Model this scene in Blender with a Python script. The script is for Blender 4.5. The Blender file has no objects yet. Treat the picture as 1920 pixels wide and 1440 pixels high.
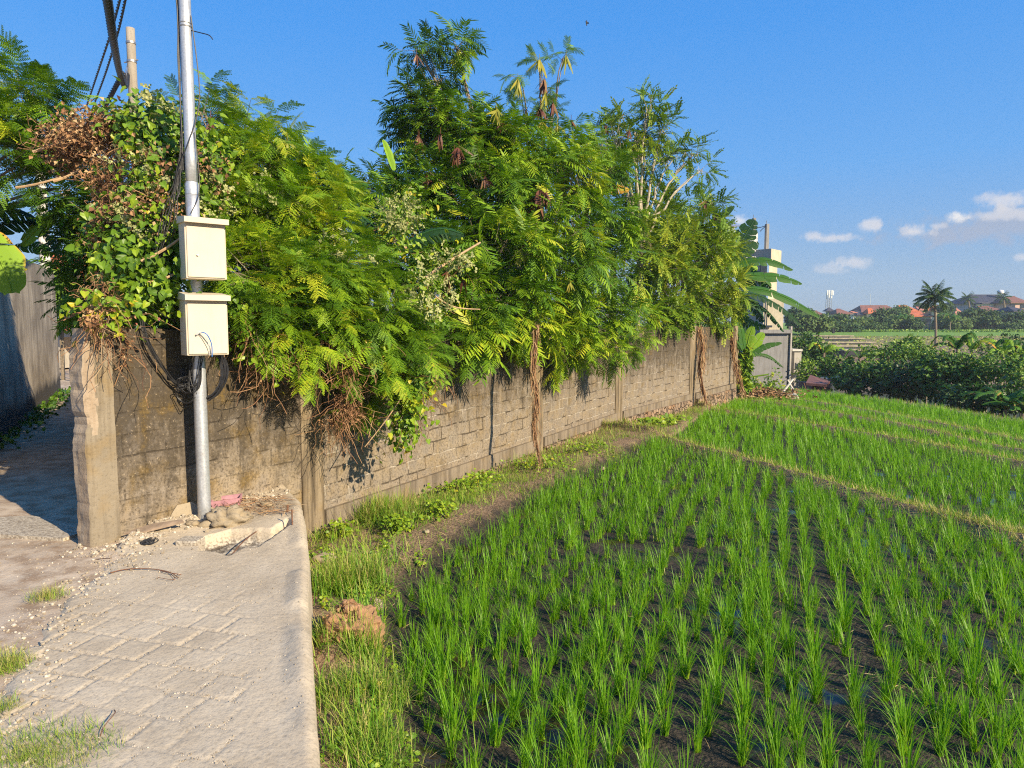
import bpy, math, random
import numpy as np
from mathutils import Vector, noise as mnoise
R = math.radians
rng = np.random.default_rng(7)
random.seed(7)
scene = bpy.context.scene
COL = scene.collection

# ---------------------------------------------------------------- camera
CAMH = 1.65
PITCH = 4.88
cam_d = bpy.data.cameras.new("camera")
cam_d.lens = 24.0; cam_d.sensor_width = 36.0
cam_d.clip_start = 0.05; cam_d.clip_end = 6000
cam = bpy.data.objects.new("camera", cam_d)
cam.location = (0, 0, CAMH)
cam.rotation_euler = (R(90 - PITCH), 0, 0)
COL.objects.link(cam); scene.camera = cam

# ---------------------------------------------------------------- light
SUN_EL = 28.0
SUN_DIR = Vector((0.75, -0.66, 0)).normalized()          # towards the sun, horizontal
sun_vec = Vector((SUN_DIR.x * math.cos(R(SUN_EL)), SUN_DIR.y * math.cos(R(SUN_EL)), math.sin(R(SUN_EL))))
sd = bpy.data.lights.new("sun", 'SUN'); sd.energy = 5.0; sd.angle = R(0.5); sd.color = (1.0, 0.84, 0.60)
so = bpy.data.objects.new("sun", sd); so.rotation_euler = sun_vec.to_track_quat('Z', 'Y').to_euler(); COL.objects.link(so)
scene.view_settings.view_transform = 'Standard'; scene.view_settings.look = 'None'
scene.view_settings.exposure = 0.84; scene.view_settings.gamma = 1.0; scene.view_settings.use_curve_mapping = False
scene.cycles.max_bounces = 6; scene.cycles.diffuse_bounces = 3; scene.cycles.glossy_bounces = 2
scene.cycles.transmission_bounces = 3; scene.cycles.transparent_max_bounces = 4; scene.cycles.volume_bounces = 0
scene.cycles.use_denoising = False; scene.cycles.filter_width = 1.15; scene.cycles.sample_clamp_indirect = 3.0; scene.cycles.sample_clamp_direct = 12.0

# pixel (1920 x 1440 photograph) -> world helpers
cp, sp = math.cos(R(PITCH)), math.sin(R(PITCH))
def ray(u, v):
    x = (u - 960) / 1280.0; y = -(v - 720) / 1280.0
    return np.array([x, cp + y * sp, -sp + y * cp])
def G(u, v, z):                       # point of the pixel's ray at height z
    d = ray(u, v); k = (z - CAMH) / d[2]; return np.array([0, 0, CAMH]) + k * d
def Q(u, v, Y):                       # point of the pixel's ray at distance Y
    d = ray(u, v); k = Y / d[1]; return np.array([0, 0, CAMH]) + k * d
def proj(P):                          # world -> pixel (for picking what the photo shows)
    P = np.atleast_2d(P); X, Y, Z = P[:, 0], P[:, 1], P[:, 2] - CAMH
    dep = Y * cp - Z * sp; up = Y * sp + Z * cp
    dep = np.where(np.abs(dep) < 1e-6, 1e-6, dep)
    return 960 + 1280 * X / dep, 720 - 1280 * up / dep, dep

# ---------------------------------------------------------------- world
w = bpy.data.worlds.new("World"); scene.world = w; w.use_nodes = True
nt = w.node_tree; nt.nodes.clear()
class NG:
    def __init__(s, tree): s.t = tree
    def n(s, typ, **kw):
        nd = s.t.nodes.new(typ)
        for k, v in kw.items():
            if k.startswith('i_'):
                key = k[2:]; key = int(key) if key.isdigit() else key.replace('_', ' ')
                s.put(nd.inputs[key], v)
            else: setattr(nd, k, v)
        return nd
    def put(s, sock, v):
        if isinstance(v, bpy.types.NodeSocket): s.t.links.new(v, sock)
        else: sock.default_value = v
    def m(s, op, a, b=0.0, c=0.0, clamp=False):
        nd = s.t.nodes.new('ShaderNodeMath'); nd.operation = op; nd.use_clamp = clamp
        s.put(nd.inputs[0], a); s.put(nd.inputs[1], b); s.put(nd.inputs[2], c); return nd.outputs[0]
    def mr(s, v, a, b, c=0.0, d=1.0, smooth=False):
        nd = s.t.nodes.new('ShaderNodeMapRange'); nd.clamp = True
        if smooth: nd.interpolation_type = 'SMOOTHSTEP'
        s.put(nd.inputs[0], v)
        for i, x in enumerate((a, b, c, d)): s.put(nd.inputs[i + 1], x)
        return nd.outputs[0]
    def mix(s, f, a, b, blend='MIX'):
        nd = s.t.nodes.new('ShaderNodeMix'); nd.data_type = 'RGBA'; nd.blend_type = blend
        s.put(nd.inputs[0], f); s.put(nd.inputs[6], c4(a)); s.put(nd.inputs[7], c4(b)); return nd.outputs[2]
    def noise(s, vec, scale, detail=3.0, rough=0.55, dist=0.0):
        nd = s.t.nodes.new('ShaderNodeTexNoise')
        if vec is not None: s.put(nd.inputs['Vector'], vec)
        nd.inputs['Scale'].default_value = scale; nd.inputs['Detail'].default_value = detail
        nd.inputs['Roughness'].default_value = rough; nd.inputs['Distortion'].default_value = dist
        return nd.outputs[0]
    def ramp(s, f, stops):
        nd = s.t.nodes.new('ShaderNodeValToRGB'); e = nd.color_ramp.elements
        while len(e) < len(stops): e.new(0.5)
        for el, (p, c) in zip(e, stops): el.position = p; el.color = c4(c)
        s.put(nd.inputs[0], f); return nd.outputs[0]
def c4(c):
    if isinstance(c, bpy.types.NodeSocket): return c
    return (c[0], c[1], c[2], 1.0) if len(c) == 3 else c
g = NG(nt)
sky = nt.nodes.new('ShaderNodeTexSky'); sky.sky_type = 'NISHITA'; sky.sun_disc = False
sky.sun_elevation = R(SUN_EL); sky.sun_rotation = math.atan2(SUN_DIR.x, SUN_DIR.y)
sky.altitude = 0; sky.air_density = 1.0; sky.dust_density = 0.6; sky.ozone_density = 3.0
tc = nt.nodes.new('ShaderNodeTexCoord')
sep = nt.nodes.new('ShaderNodeSeparateXYZ'); nt.links.new(tc.outputs['Generated'], sep.inputs[0])
az = g.m('ARCTAN2', sep.outputs[0], sep.outputs[1]); el = g.m('ARCSINE', sep.outputs[2])
cn = g.noise(tc.outputs['Generated'], 22.0, 6.0, 0.62)
cn2 = g.noise(tc.outputs['Generated'], 60.0, 4.0, 0.6)
skycol = g.n('ShaderNodeHueSaturation', i_Saturation=1.28, i_Value=1.0, i_Hue=0.502, i_Color=sky.outputs[0]).outputs[0]
skycol = g.mix(.82, skycol, g.ramp(g.mr(el, 0.0, .60), [(0, (2.4, 3.15, 4.25)), (.12, (2.0, 3.2, 5.0)), (.35, (1.05, 3.1, 6.6)), (.65, (.55, 2.6, 6.8)), (1, (.4, 2.3, 6.6))]))
def cloud(col, u, v, ru, rv, c, op, thr=0.55, soft=1.15):
    d = ray(u, v); d = d / np.linalg.norm(d)
    a0 = math.atan2(d[0], d[1]); e0 = math.asin(d[2]); k = math.cos(math.atan((u - 960) / 1280)) 
    ra = ru / 1280 * k * k; re = rv / 1280 * k
    x = g.m('DIVIDE', g.m('SUBTRACT', az, a0), ra); y = g.m('DIVIDE', g.m('SUBTRACT', el, e0), re)
    r2 = g.m('SQRT', g.m('ADD', g.m('MULTIPLY', x, x), g.m('MULTIPLY', y, y)))
    nn = g.m('ADD', g.m('MULTIPLY', g.m('SUBTRACT', cn, 0.5), 3.4), g.m('MULTIPLY', g.m('SUBTRACT', cn2, 0.5), 1.8))
    f = g.m('SUBTRACT', g.m('ADD', 1.35, nn), r2)
    mask = g.m('MULTIPLY', g.mr(f, 0.0, soft, 0.0, 1.0, True), op)
    return g.mix(mask, col, c)
PE = (5.6, 5.5, 5.7); GB = (2.75, 3.3, 4.4); WH = (7.0, 6.7, 6.4)
for a in [(1870, 425, 170, 36, GB, .9), (1760, 442, 110, 16, GB, .7), (1885, 374, 55, 16, PE, .75), (1875, 402, 80, 9, PE, .6),
          (1797, 405, 24, 13, WH, .85), (1718, 434, 30, 13, PE, .85), (1755, 424, 20, 6, PE, .5),
          (1630, 422, 20, 11, PE, .75), (1560, 446, 38, 9, PE, .75), (1525, 442, 16, 8, PE, .6), (1600, 492, 30, 10, PE, .65), (1555, 504, 34, 9, PE, .4),
          (1914, 482, 16, 9, PE, .6), (1388, 415, 30, 14, WH, .8)]:
    skycol = cloud(skycol, *a)
bg = nt.nodes.new('ShaderNodeBackground'); nt.links.new(skycol, bg.inputs[0]); bg.inputs[1].default_value = 0.078
wo = nt.nodes.new('ShaderNodeOutputWorld'); nt.links.new(bg.outputs[0], wo.inputs[0])

# ---------------------------------------------------------------- helpers: objects
def link(o, parent=None):
    COL.objects.link(o)
    if parent is not None: o.parent = parent
    return o
def tag(o, label=None, cat=None, group=None, kind=None):
    if label: o["label"] = label
    if cat: o["category"] = cat
    if group: o["group"] = group
    if kind: o["kind"] = kind
    return o
def empty(name, loc, rz=0.0, label=None, cat=None, group=None):
    o = bpy.data.objects.new(name, None); o.location = tuple(float(x) for x in loc); o.rotation_euler = (0, 0, rz)
    o.empty_display_size = 0.1; COL.objects.link(o); return tag(o, label, cat, group)
class MB:
    """collects geometry in world space; build() makes one mesh object"""
    def __init__(s): s.V = []; s.F = []; s.T = []; s.n = 0
    def add(s, V, F, mat=0, tint=0.5):
        V = np.asarray(V, float).reshape(-1, 3); F = np.asarray(F, int)
        s.V.append(V); s.F.append((F + s.n, mat))
        s.T.append(np.full(len(V), tint, float) if np.isscalar(tint) else np.asarray(tint, float)); s.n += len(V)
    def scatter(s, tpl, pos, fr, scale, tint, mat=0):
        """tpl=(V,F,T) copied with frames fr (M,3,3 rows = x,y,z axes)"""
        V, F, T = tpl; M = len(pos)
        if M == 0: return
        W = np.einsum('nk,mkj->mnj', V, fr) * np.asarray(scale).reshape(-1, 1, 1) + pos[:, None, :]
        n = len(V); off = (np.arange(M) * n)[:, None, None]
        FF = (F[None] + off).reshape(-1, F.shape[1])
        TT = np.clip(np.asarray(tint).reshape(-1, 1) + T[None, :], 0, 1).reshape(-1)
        s.add(W.reshape(-1, 3), FF, mat, TT)
    def build(s, name, mats, parent=None, smooth=False, world=True):
        V = np.concatenate(s.V) if s.V else np.zeros((0, 3)); T = np.concatenate(s.T) if s.T else np.zeros(0)
        if parent is not None and world:
            c, sn = math.cos(parent.rotation_euler.z), math.sin(parent.rotation_euler.z)
            V = V - np.array(parent.location)
            V = np.stack([V[:, 0] * c + V[:, 1] * sn, -V[:, 0] * sn + V[:, 1] * c, V[:, 2]], 1)
        loops = []; starts = []; tot = []; mi = []; st = 0
        for F, m in s.F:
            k = F.shape[1]; loops.append(F.reshape(-1)); starts.append(st + np.arange(len(F)) * k); st += F.size
            tot.append(np.full(len(F), k)); mi.append(np.full(len(F), m))
        me = bpy.data.meshes.new(name)
        me.vertices.add(len(V)); me.vertices.foreach_set('co', V.astype(np.float32).ravel())
        if loops:
            L = np.concatenate(loops); S = np.concatenate(starts); TO = np.concatenate(tot); MI = np.concatenate(mi)
            me.loops.add(len(L)); me.loops.foreach_set('vertex_index', L.astype(np.int32))
            me.polygons.add(len(S)); me.polygons.foreach_set('loop_start', S.astype(np.int32)); me.polygons.foreach_set('loop_total', TO.astype(np.int32))
            me.polygons.foreach_set('material_index', MI.astype(np.int32))
            me.polygons.foreach_set('use_smooth', np.full(len(S), bool(smooth)))
        at = me.attributes.new('tint', 'FLOAT', 'POINT'); at.data.foreach_set('value', T.astype(np.float32))
        for m in (mats if isinstance(mats, (list, tuple)) else [mats]): me.materials.append(m)
        me.update(calc_edges=True)
        o = bpy.data.objects.new(name, me); return link(o, parent)
    # ---- primitives
    def box(s, c, size, rz=0.0, mat=0, tint=0.5, taper=1.0, bev=0.0, rx=0.0):
        hx, hy, hz = [q / 2 for q in size]
        if bev <= 0:
            V = np.array([[x, y, z] for z in (-hz, hz) for x, y in ((-hx, -hy), (hx, -hy), (hx, hy), (-hx, hy))], float)
            V[4:, :2] *= taper
            F = [[0, 3, 2, 1], [4, 5, 6, 7], [0, 1, 5, 4], [1, 2, 6, 5], [2, 3, 7, 6], [3, 0, 4, 7]]
            V2 = V; s._xf_add(V2, np.array(F), c, rz, rx, mat, tint)
        else:
            b = bev; ring = lambda ex, ey, z: [[-ex + b, -ey, z], [ex - b, -ey, z], [ex, -ey + b, z], [ex, ey - b, z], [ex - b, ey, z], [-ex + b, ey, z], [-ex, ey - b, z], [-ex, -ey + b, z]]
            V = ring(hx - b * .6, hy - b * .6, -hz) + ring(hx, hy, -hz + b) + ring(hx, hy, hz - b) + ring(hx - b * .6, hy - b * .6, hz)
            V = np.array(V, float); V[16:, :2] *= taper
            F = [[i + 8 * k, (i + 1) % 8 + 8 * k, (i + 1) % 8 + 8 * (k + 1), i + 8 * (k + 1)] for k in range(3) for i in range(8)]
            s._xf_add(V, np.array(F), c, rz, rx, mat, tint)
            s.F.append((np.array([[7, 6, 5, 4, 3, 2, 1, 0]]) + s.n - 32, mat)); s.F.append((np.array([[24, 25, 26, 27, 28, 29, 30, 31]]) + s.n - 32, mat))
    def _xf_add(s, V, F, c, rz, rx, mat, tint):
        if rx:
            a, b = math.cos(rx), math.sin(rx); V = np.stack([V[:, 0], V[:, 1] * a - V[:, 2] * b, V[:, 1] * b + V[:, 2] * a], 1)
        a, b = math.cos(rz), math.sin(rz)
        V = np.stack([V[:, 0] * a - V[:, 1] * b, V[:, 0] * b + V[:, 1] * a, V[:, 2]], 1) + np.asarray(c, float)
        s.add(V, F, mat, tint)
    def tube(s, pts, rad, sides=6, mat=0, tint=0.5, cap=True):
        P = np.asarray(pts, float); n = len(P); rad = np.broadcast_to(rad, (n,))
        d = np.gradient(P, axis=0); d /= np.linalg.norm(d, axis=1)[:, None] + 1e-9
        ref = np.array([0, 0, 1.0]) if abs(d[0][2]) < .9 else np.array([1.0, 0, 0])
        rings = []
        for i in range(n):
            x = np.cross(d[i], ref); x /= np.linalg.norm(x) + 1e-9; y = np.cross(d[i], x); ref = -np.cross(d[i], x) if False else ref
            a = np.arange(sides) * 2 * math.pi / sides
            rings.append(P[i] + rad[i] * (np.cos(a)[:, None] * x + np.sin(a)[:, None] * y))
        V = np.concatenate(rings); F = [[i * sides + j, i * sides + (j + 1) % sides, (i + 1) * sides + (j + 1) % sides, (i + 1) * sides + j] for i in range(n - 1) for j in range(sides)]
        s.add(V, np.array(F), mat, tint)
        if cap:
            s.F.append((np.array([list(range(sides))[::-1]]) + s.n - n * sides, mat)); s.F.append((np.array([list(range(sides))]) + s.n - sides, mat))
    def lathe(s, c, prof, sides=20, mat=0, tint=0.5):
        V = []; 
        for r, z in prof:
            for j in range(sides):
                a = 2 * math.pi * j / sides; V.append([c[0] + r * math.cos(a), c[1] + r * math.sin(a), c[2] + z])
        F = [[i * sides + j, i * sides + (j + 1) % sides, (i + 1) * sides + (j + 1) % sides, (i + 1) * sides + j] for i in range(len(prof) - 1) for j in range(sides)]
        s.add(V, np.array(F), mat, tint)
    def rock(s, c, size, seed=0, mat=0, tint=0.5, nu=14, nv=9, rough=0.28, freq=1.6):
        V = []
        for i in range(nv + 1):
            th = math.pi * i / nv
            for j in range(nu):
                ph = 2 * math.pi * j / nu; d = Vector((math.sin(th) * math.cos(ph), math.sin(th) * math.sin(ph), math.cos(th)))
                r = 1 + rough * (mnoise.noise(d * freq + Vector((seed * 7.3, 0, 0))) * 1.6 + 0.5 * mnoise.noise(d * freq * 3 + Vector((seed, 5, 0))))
                q = d * r; m_ = max(abs(q.x), abs(q.y), abs(q.z)); q = q * (1 - .35 * (1 - 1 / (1 + m_)))
                V.append([c[0] + q.x * size[0], c[1] + q.y * size[1], c[2] + q.z * size[2]])
        F = [[i * nu + j, (i + 1) * nu + j, (i + 1) * nu + (j + 1) % nu, i * nu + (j + 1) % nu] for i in range(nv) for j in range(nu)]
        s.add(V, np.array(F), mat, tint)
def bez(a, b, c, n=8):
    t = np.linspace(0, 1, n)[:, None]; a, b, c = map(lambda q: np.asarray(q, float), (a, b, c))
    return (1 - t) ** 2 * a + 2 * t * (1 - t) * b + t * t * c
def spline(P, n=30):
    P = np.asarray(P, float); m = len(P); t = np.linspace(0, m - 1, n); out = []
    for q in t:
        i = min(int(q), m - 2); f = q - i
        p0 = P[max(i - 1, 0)]; p1 = P[i]; p2 = P[i + 1]; p3 = P[min(i + 2, m - 1)]
        out.append(0.5 * ((2 * p1) + (-p0 + p2) * f + (2 * p0 - 5 * p1 + 4 * p2 - p3) * f * f + (-p0 + 3 * p1 - 3 * p2 + p3) * f ** 3))
    return np.array(out)
def norm(a): return a / (np.linalg.norm(a, axis=-1, keepdims=True) + 1e-9)
def frames(d, nrm):
    y = norm(d); z = norm(nrm - (nrm * y).sum(-1, keepdims=True) * y); x = np.cross(y, z); return np.stack([x, y, z], 1)
def ball(n, k=0.4):
    return norm(rng.normal(size=(n, 3))) * (rng.random((n, 1)) ** k)
def hgrid(name, xs, ys, zf, mat, smooth=True):
    X, Y = np.meshgrid(xs, ys); Z = zf(X, Y)
    V = np.stack([X, Y, Z], -1).reshape(-1, 3); nx, ny = len(xs), len(ys)
    i = (np.arange(ny - 1)[:, None] * nx + np.arange(nx - 1)[None]).reshape(-1)
    F = np.stack([i, i + 1, i + nx + 1, i + nx], 1); b = MB(); b.add(V, F); return b.build(name, mat, smooth=smooth)
# cheap vector value noise
_P = rng.random((256, 256))
def vn(x, y, f=1.0, oct=3, seed=0):
    o = np.zeros(np.broadcast(x, y).shape); a = 1.0; tot = 0
    for k in range(oct):
        X = x * f + seed * 13.7 + k * 5.1; Y = y * f + seed * 3.3 + k * 9.2
        xi = np.floor(X).astype(int); yi = np.floor(Y).astype(int); fx = X - xi; fy = Y - yi
        fx = fx * fx * (3 - 2 * fx); fy = fy * fy * (3 - 2 * fy)
        p = lambda i, j: _P[(i) % 256, (j) % 256]
        o += a * ((p(xi, yi) * (1 - fx) + p(xi + 1, yi) * fx) * (1 - fy) + (p(xi, yi + 1) * (1 - fx) + p(xi + 1, yi + 1) * fx) * fy); tot += a
        a *= 0.5; f *= 2.03
    return o / tot
def sstep(x, a, b): t = np.clip((x - a) / (b - a), 0, 1); return t * t * (3 - 2 * t)
def dist_poly(X, Y, P):
    best = np.full(np.shape(X), 1e9)
    for (ax, ay), (bx, by) in zip(P[:-1], P[1:]):
        dx, dy = bx - ax, by - ay; t = np.clip(((X - ax) * dx + (Y - ay) * dy) / (dx * dx + dy * dy), 0, 1)
        best = np.minimum(best, np.hypot(X - ax - t * dx, Y - ay - t * dy))
    return best
def inside(X, Y, P):
    r = np.zeros(np.shape(X), bool); n = len(P)
    for i in range(n):
        x1, y1 = P[i][0], P[i][1]; x2, y2 = P[(i + 1) % n][0], P[(i + 1) % n][1]
        if y1 == y2: continue
        c = ((y1 > Y) != (y2 > Y)) & (X < (x2 - x1) * (Y - y1) / (y2 - y1) + x1); r ^= c
    return r
# ---------------------------------------------------------------- materials
def mat(name, fn):
    m = bpy.data.materials.new(name); m.use_nodes = True; t = m.node_tree; t.nodes.clear(); gg = NG(t)
    out = t.nodes.new('ShaderNodeOutputMaterial'); sh = fn(gg); t.links.new(sh, out.inputs[0]); return m
def pbr(g, col, rough=0.8, bump=None, bs=0.3, bd=0.02, spec=0.4, metal=0.0):
    p = g.n('ShaderNodeBsdfPrincipled'); g.put(p.inputs['Base Color'], c4(col)); g.put(p.inputs['Roughness'], rough)
    p.inputs['Specular IOR Level'].default_value = spec; g.put(p.inputs['Metallic'], metal)
    if bump is not None:
        b = g.n('ShaderNodeBump'); b.inputs['Strength'].default_value = bs; b.inputs['Distance'].default_value = bd
        g.put(b.inputs['Height'], bump); g.t.links.new(b.outputs[0], p.inputs['Normal'])
    return p.outputs[0]
def leafmat(name, stops, rough=0.5, trans=0.24, spec=0.3, jitter=0.25):
    def f(g):
        a = g.n('ShaderNodeAttribute', attribute_name='tint').outputs['Fac']
        geo = g.n('ShaderNodeNewGeometry')
        r = geo.outputs['Random Per Island']
        t = g.m('ADD', a, g.m('MULTIPLY', g.m('SUBTRACT', r, 0.5), jitter), clamp=True)
        col = g.ramp(t, stops)
        p = pbr(g, col, rough, spec=spec)
        tr = g.n('ShaderNodeBsdfTranslucent'); g.put(tr.inputs[0], g.mix(1.0, col, (1.25, 1.3, .55), 'MULTIPLY'))
        mx = g.n('ShaderNodeMixShader'); mx.inputs[0].default_value = trans
        g.t.links.new(p, mx.inputs[1]); g.t.links.new(tr.outputs[0], mx.inputs[2]); return mx.outputs[0]
    return mat(name, f)
def plain(name, col, rough=0.7, var=0.15, scale=8.0, metal=0.0, spec=0.4, bs=0.15, bd=0.01):
    def f(g):
        tcn = g.n('ShaderNodeTexCoord').outputs['Object']; n = g.noise(tcn, scale, 4)
        c = g.mix(g.mr(n, .3, .7), tuple(x * (1 - var) for x in col), tuple(min(1, x * (1 + var)) for x in col))
        return pbr(g, c, rough, bump=g.noise(tcn, scale * 4, 3), bs=bs, bd=bd, metal=metal, spec=spec)
    return mat(name, f)
M = {}
M['leuc'] = leafmat('feathery_leaf', [(0, (.030, .080, .010)), (.4, (.108, .225, .012)), (.75, (.26, .40, .016)), (1, (.46, .48, .03))])
M['leuc_pale'] = leafmat('pale_leaf', [(0, (.05, .12, .012)), (.5, (.155, .27, .018)), (1, (.40, .44, .04))])
M['vine'] = leafmat('vine_leaf', [(0, (.04, .09, .01)), (.5, (.13, .24, .015)), (.85, (.28, .38, .02)), (1, (.50, .38, .03))], rough=.4)
M['flower'] = leafmat('vine_flower', [(0, (.22, .24, .08)), (1, (.50, .50, .22))], rough=.8, trans=.2)
M['dry'] = leafmat('dry_vine', [(0, (.08, .040, .020)), (.4, (.26, .13, .065)), (.75, (.42, .25, .12)), (1, (.56, .42, .24))], rough=.8, trans=.15)
M['pod'] = leafmat('seed_pod', [(0, (.05, .02, .012)), (.5, (.15, .05, .03)), (1, (.35, .22, .08))], rough=.5, trans=.2)
M['podg'] = leafmat('green_pod', [(0, (.20, .24, .03)), (1, (.50, .40, .06))], rough=.5, trans=.3)
def banana(name, a, b, edge):
    return leafmat(name, [(0, a), (.75, b), (.86, edge), (1, edge)], rough=.58, trans=.25, spec=.2, jitter=.12)
M['ban'] = banana('banana_leaf', (.020, .070, .010), (.055, .16, .018), (.30, .20, .04))
M['banb'] = banana('bright_banana_leaf', (.12, .24, .02), (.24, .40, .03), (.55, .30, .04))
M['band'] = banana('deep_green_leaf', (.015, .05, .018), (.035, .11, .03), (.25, .13, .04))
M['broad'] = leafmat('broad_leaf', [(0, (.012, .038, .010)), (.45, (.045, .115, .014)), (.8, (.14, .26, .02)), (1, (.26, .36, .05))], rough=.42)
M['far'] = leafmat('far_leaf', [(0, (.03, .07, .02)), (.5, (.06, .12, .028)), (1, (.14, .20, .04))], rough=.6)
M['rice'] = leafmat('rice_blade', [(0, (.36, .42, .05)), (.14, (.24, .40, .02)), (.5, (.125, .31, .012)), (1, (.24, .46, .02))], rough=.42, trans=.4, jitter=.3)
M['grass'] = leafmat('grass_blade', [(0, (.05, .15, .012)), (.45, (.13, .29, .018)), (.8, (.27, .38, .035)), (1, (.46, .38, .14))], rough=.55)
M['straw'] = leafmat('straw', [(0, (.20, .13, .06)), (1, (.55, .42, .20))], rough=.8, trans=.1)
M['bark'] = plain('bark', (.20, .16, .11), .85, .4, 20)
M['pbark'] = plain('pale_bark', (.36, .31, .22), .8, .3, 20)
M['stick'] = plain('dry_stick', (.42, .28, .15), .8, .3, 15)
# ================================================================ terrain
WALL_A = np.array([-3.19, 5.02]); M1 = 0.535; WALL_B = np.array([2.42, 15.5]); M2 = 0.654; WALL_C = np.array([7.95, 24.0])
def on_wall(u):                    # wall front line at photo column u -> (X, Y)
    s = (u - 960) / 1280.0
    Y = 5.873 / (M1 - s); 
    if Y > 15.5 or Y < 0: Y = (2.42 - M2 * 15.5) / (s - M2)
    return np.array([s * Y, Y])
EDGE = [tuple(G(u, v, 0)[:2]) for u, v in ((536, 921), (563, 950), (575, 990), (580, 1040), (578, 1130), (585, 1200), (592, 1320), (600, 1440))]
EDGE = EDGE + [(-0.30, 1.0), (0.35, -1.5), (0.8, -4.0)]
EDGE = [(-2.30, 6.75)] + EDGE[1:]
STRIP = [tuple(G(u, v, -.52)[:2]) for u, v in ((1240, 818), (1100, 880), (990, 930), (860, 1010), (765, 1085), (735, 1140), (745, 1250), (785, 1440))] + [(-.1, 1.5), (.8, -4)]
BUNDS = [
    [(1.9, 14.6), (2.95, 13.2), (3.95, 10.7), (4.8, 8.1), (5.3, 6.8), (6.3, 4.3), (8.5, -2)],
    [(5.2, 20.5), (6.7, 17.8), (8.2, 14.1), (8.9, 11.8), (10.5, 7.5), (13, -2)],
    [(6.8, 26), (8.6, 22.2), (9.9, 17.5), (10.2, 14.0), (12.0, 9), (15, 0)],
    [(9.0, 28), (10.8, 23), (11.6, 18.5), (11.8, 15.1), (13.4, 10), (17, 0)],
    [(9.4, 34), (12.5, 29.6), (14.4, 24.5), (15.0, 19.6), (16.6, 13), (20, 2)]]
LEV = [-.62, -.82, -.95, -1.08, -1.2, -3.4]
def fX(P, X): xs = [p[0] for p in P]; ys = [p[1] for p in P]; return np.interp(X, xs, ys, left=99, right=-99)
WALLP = [tuple(WALL_A), tuple(WALL_B), tuple(WALL_C), (8.6, 25)]
def strip_side(X, Y):              # > 0 inside the weedy strip beside wall and slab
    P = STRIP[::-1]
    poly = P + [(7.9, 24.6), (WALL_B[0] - 1, WALL_B[1] + 1), (-4, 6), (-4, -6)]
    return inside(X, Y, poly)
def ground_z(X, Y):
    z = np.full(np.shape(X), LEV[0]); cur = None
    for i, P in enumerate(BUNDS):
        d = dist_poly(X, Y, P); sgn = np.where(Y > fX(P, X), 1.0, -1.0) * d
        st = sstep(sgn, -.05, .35 if i < 4 else 2.5)
        z = z + (LEV[i + 1] - LEV[i]) * st
        wd = .16 if i < 4 else .2
        z = z + (.14 if i == 0 else .13) * np.exp(-(d / wd) ** 2) * (1 if i < 4 else .6)
    dp = dist_poly(X, Y, STRIP); ss = np.where(strip_side(X, Y), dp, -dp)
    z = z + (.12 + .06 * vn(X, Y, 1.3)) * sstep(ss, -.12, .25)
    dw = dist_poly(X, Y, WALLP); z = z - .07 * sstep(1.0 - dw, 0, .9)
    # soil heap
    c = G(655, 1195, -.4); z = z + .12 * np.exp(-(((X - c[0]) / .20) ** 2 + ((Y - c[1]) / .24) ** 2) ** 1.3)
    return z + .05 * (vn(X, Y, 3.5) - .5) + .03 * (vn(X, Y, 11, 2) - .5)
def mudf(g):
    tcn = g.n('ShaderNodeTexCoord').outputs['Object']
    a = g.n('ShaderNodeAttribute', attribute_name='tint').outputs['Fac']
    n = g.noise(tcn, 5, 5); n2 = g.noise(tcn, 40, 4); n3 = g.noise(tcn, 1.4, 3)
    wet = g.mix(g.mr(n2, .35, .7), (.014, .010, .006), (.055, .039, .022))
    dry = g.mix(g.mr(n2, .3, .7), (.13, .078, .042), (.33, .225, .135))
    col = g.mix(g.mr(g.m('ADD', a, g.m('MULTIPLY', g.m('SUBTRACT', n, .5), .5)), .35, .65), wet, dry)
    puddle = g.m('MULTIPLY', g.mr(n3, .36, .43, 1, 0, True), g.mr(a, .1, .4, 1, 0))
    ro = g.mix(puddle, (.8, .8, .8), (.12, .12, .12))
    b = g.n('ShaderNodeBump'); b.inputs['Distance'].default_value = .03
    g.put(b.inputs['Strength'], g.m('SUBTRACT', 1.0, g.m('MULTIPLY', puddle, .93))); g.put(b.inputs['Height'], g.m('ADD', n2, g.m('MULTIPLY', n, 1.2)))
    p = g.n('ShaderNodeBsdfPrincipled'); g.put(p.inputs['Base Color'], col); g.put(p.inputs['Roughness'], ro); g.t.links.new(b.outputs[0], p.inputs['Normal'])
    return p.outputs[0]
M['mud'] = mat('wet_mud', mudf)
xs = np.concatenate([np.arange(-4, 4, .05), np.arange(4, 22, .09)]); ys = np.concatenate([np.arange(-4, 2, .3), np.arange(2, 12, .05), np.arange(12, 36, .1)])
gp = hgrid('paddy_ground', xs, ys, ground_z, M['mud'])
X, Y = np.meshgrid(xs, ys)
tt = np.zeros(X.shape)
for i, P in enumerate(BUNDS): tt = np.maximum(tt, np.exp(-(dist_poly(X, Y, P) / (.24)) ** 2))
tt = np.maximum(tt, np.where(strip_side(X, Y), .35 + .65 * sstep(dist_poly(X, Y, STRIP), .0, .5), 0))
gp.data.attributes['tint'].data.foreach_set('value', tt.astype(np.float32).ravel())
tag(gp, kind='structure')

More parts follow.
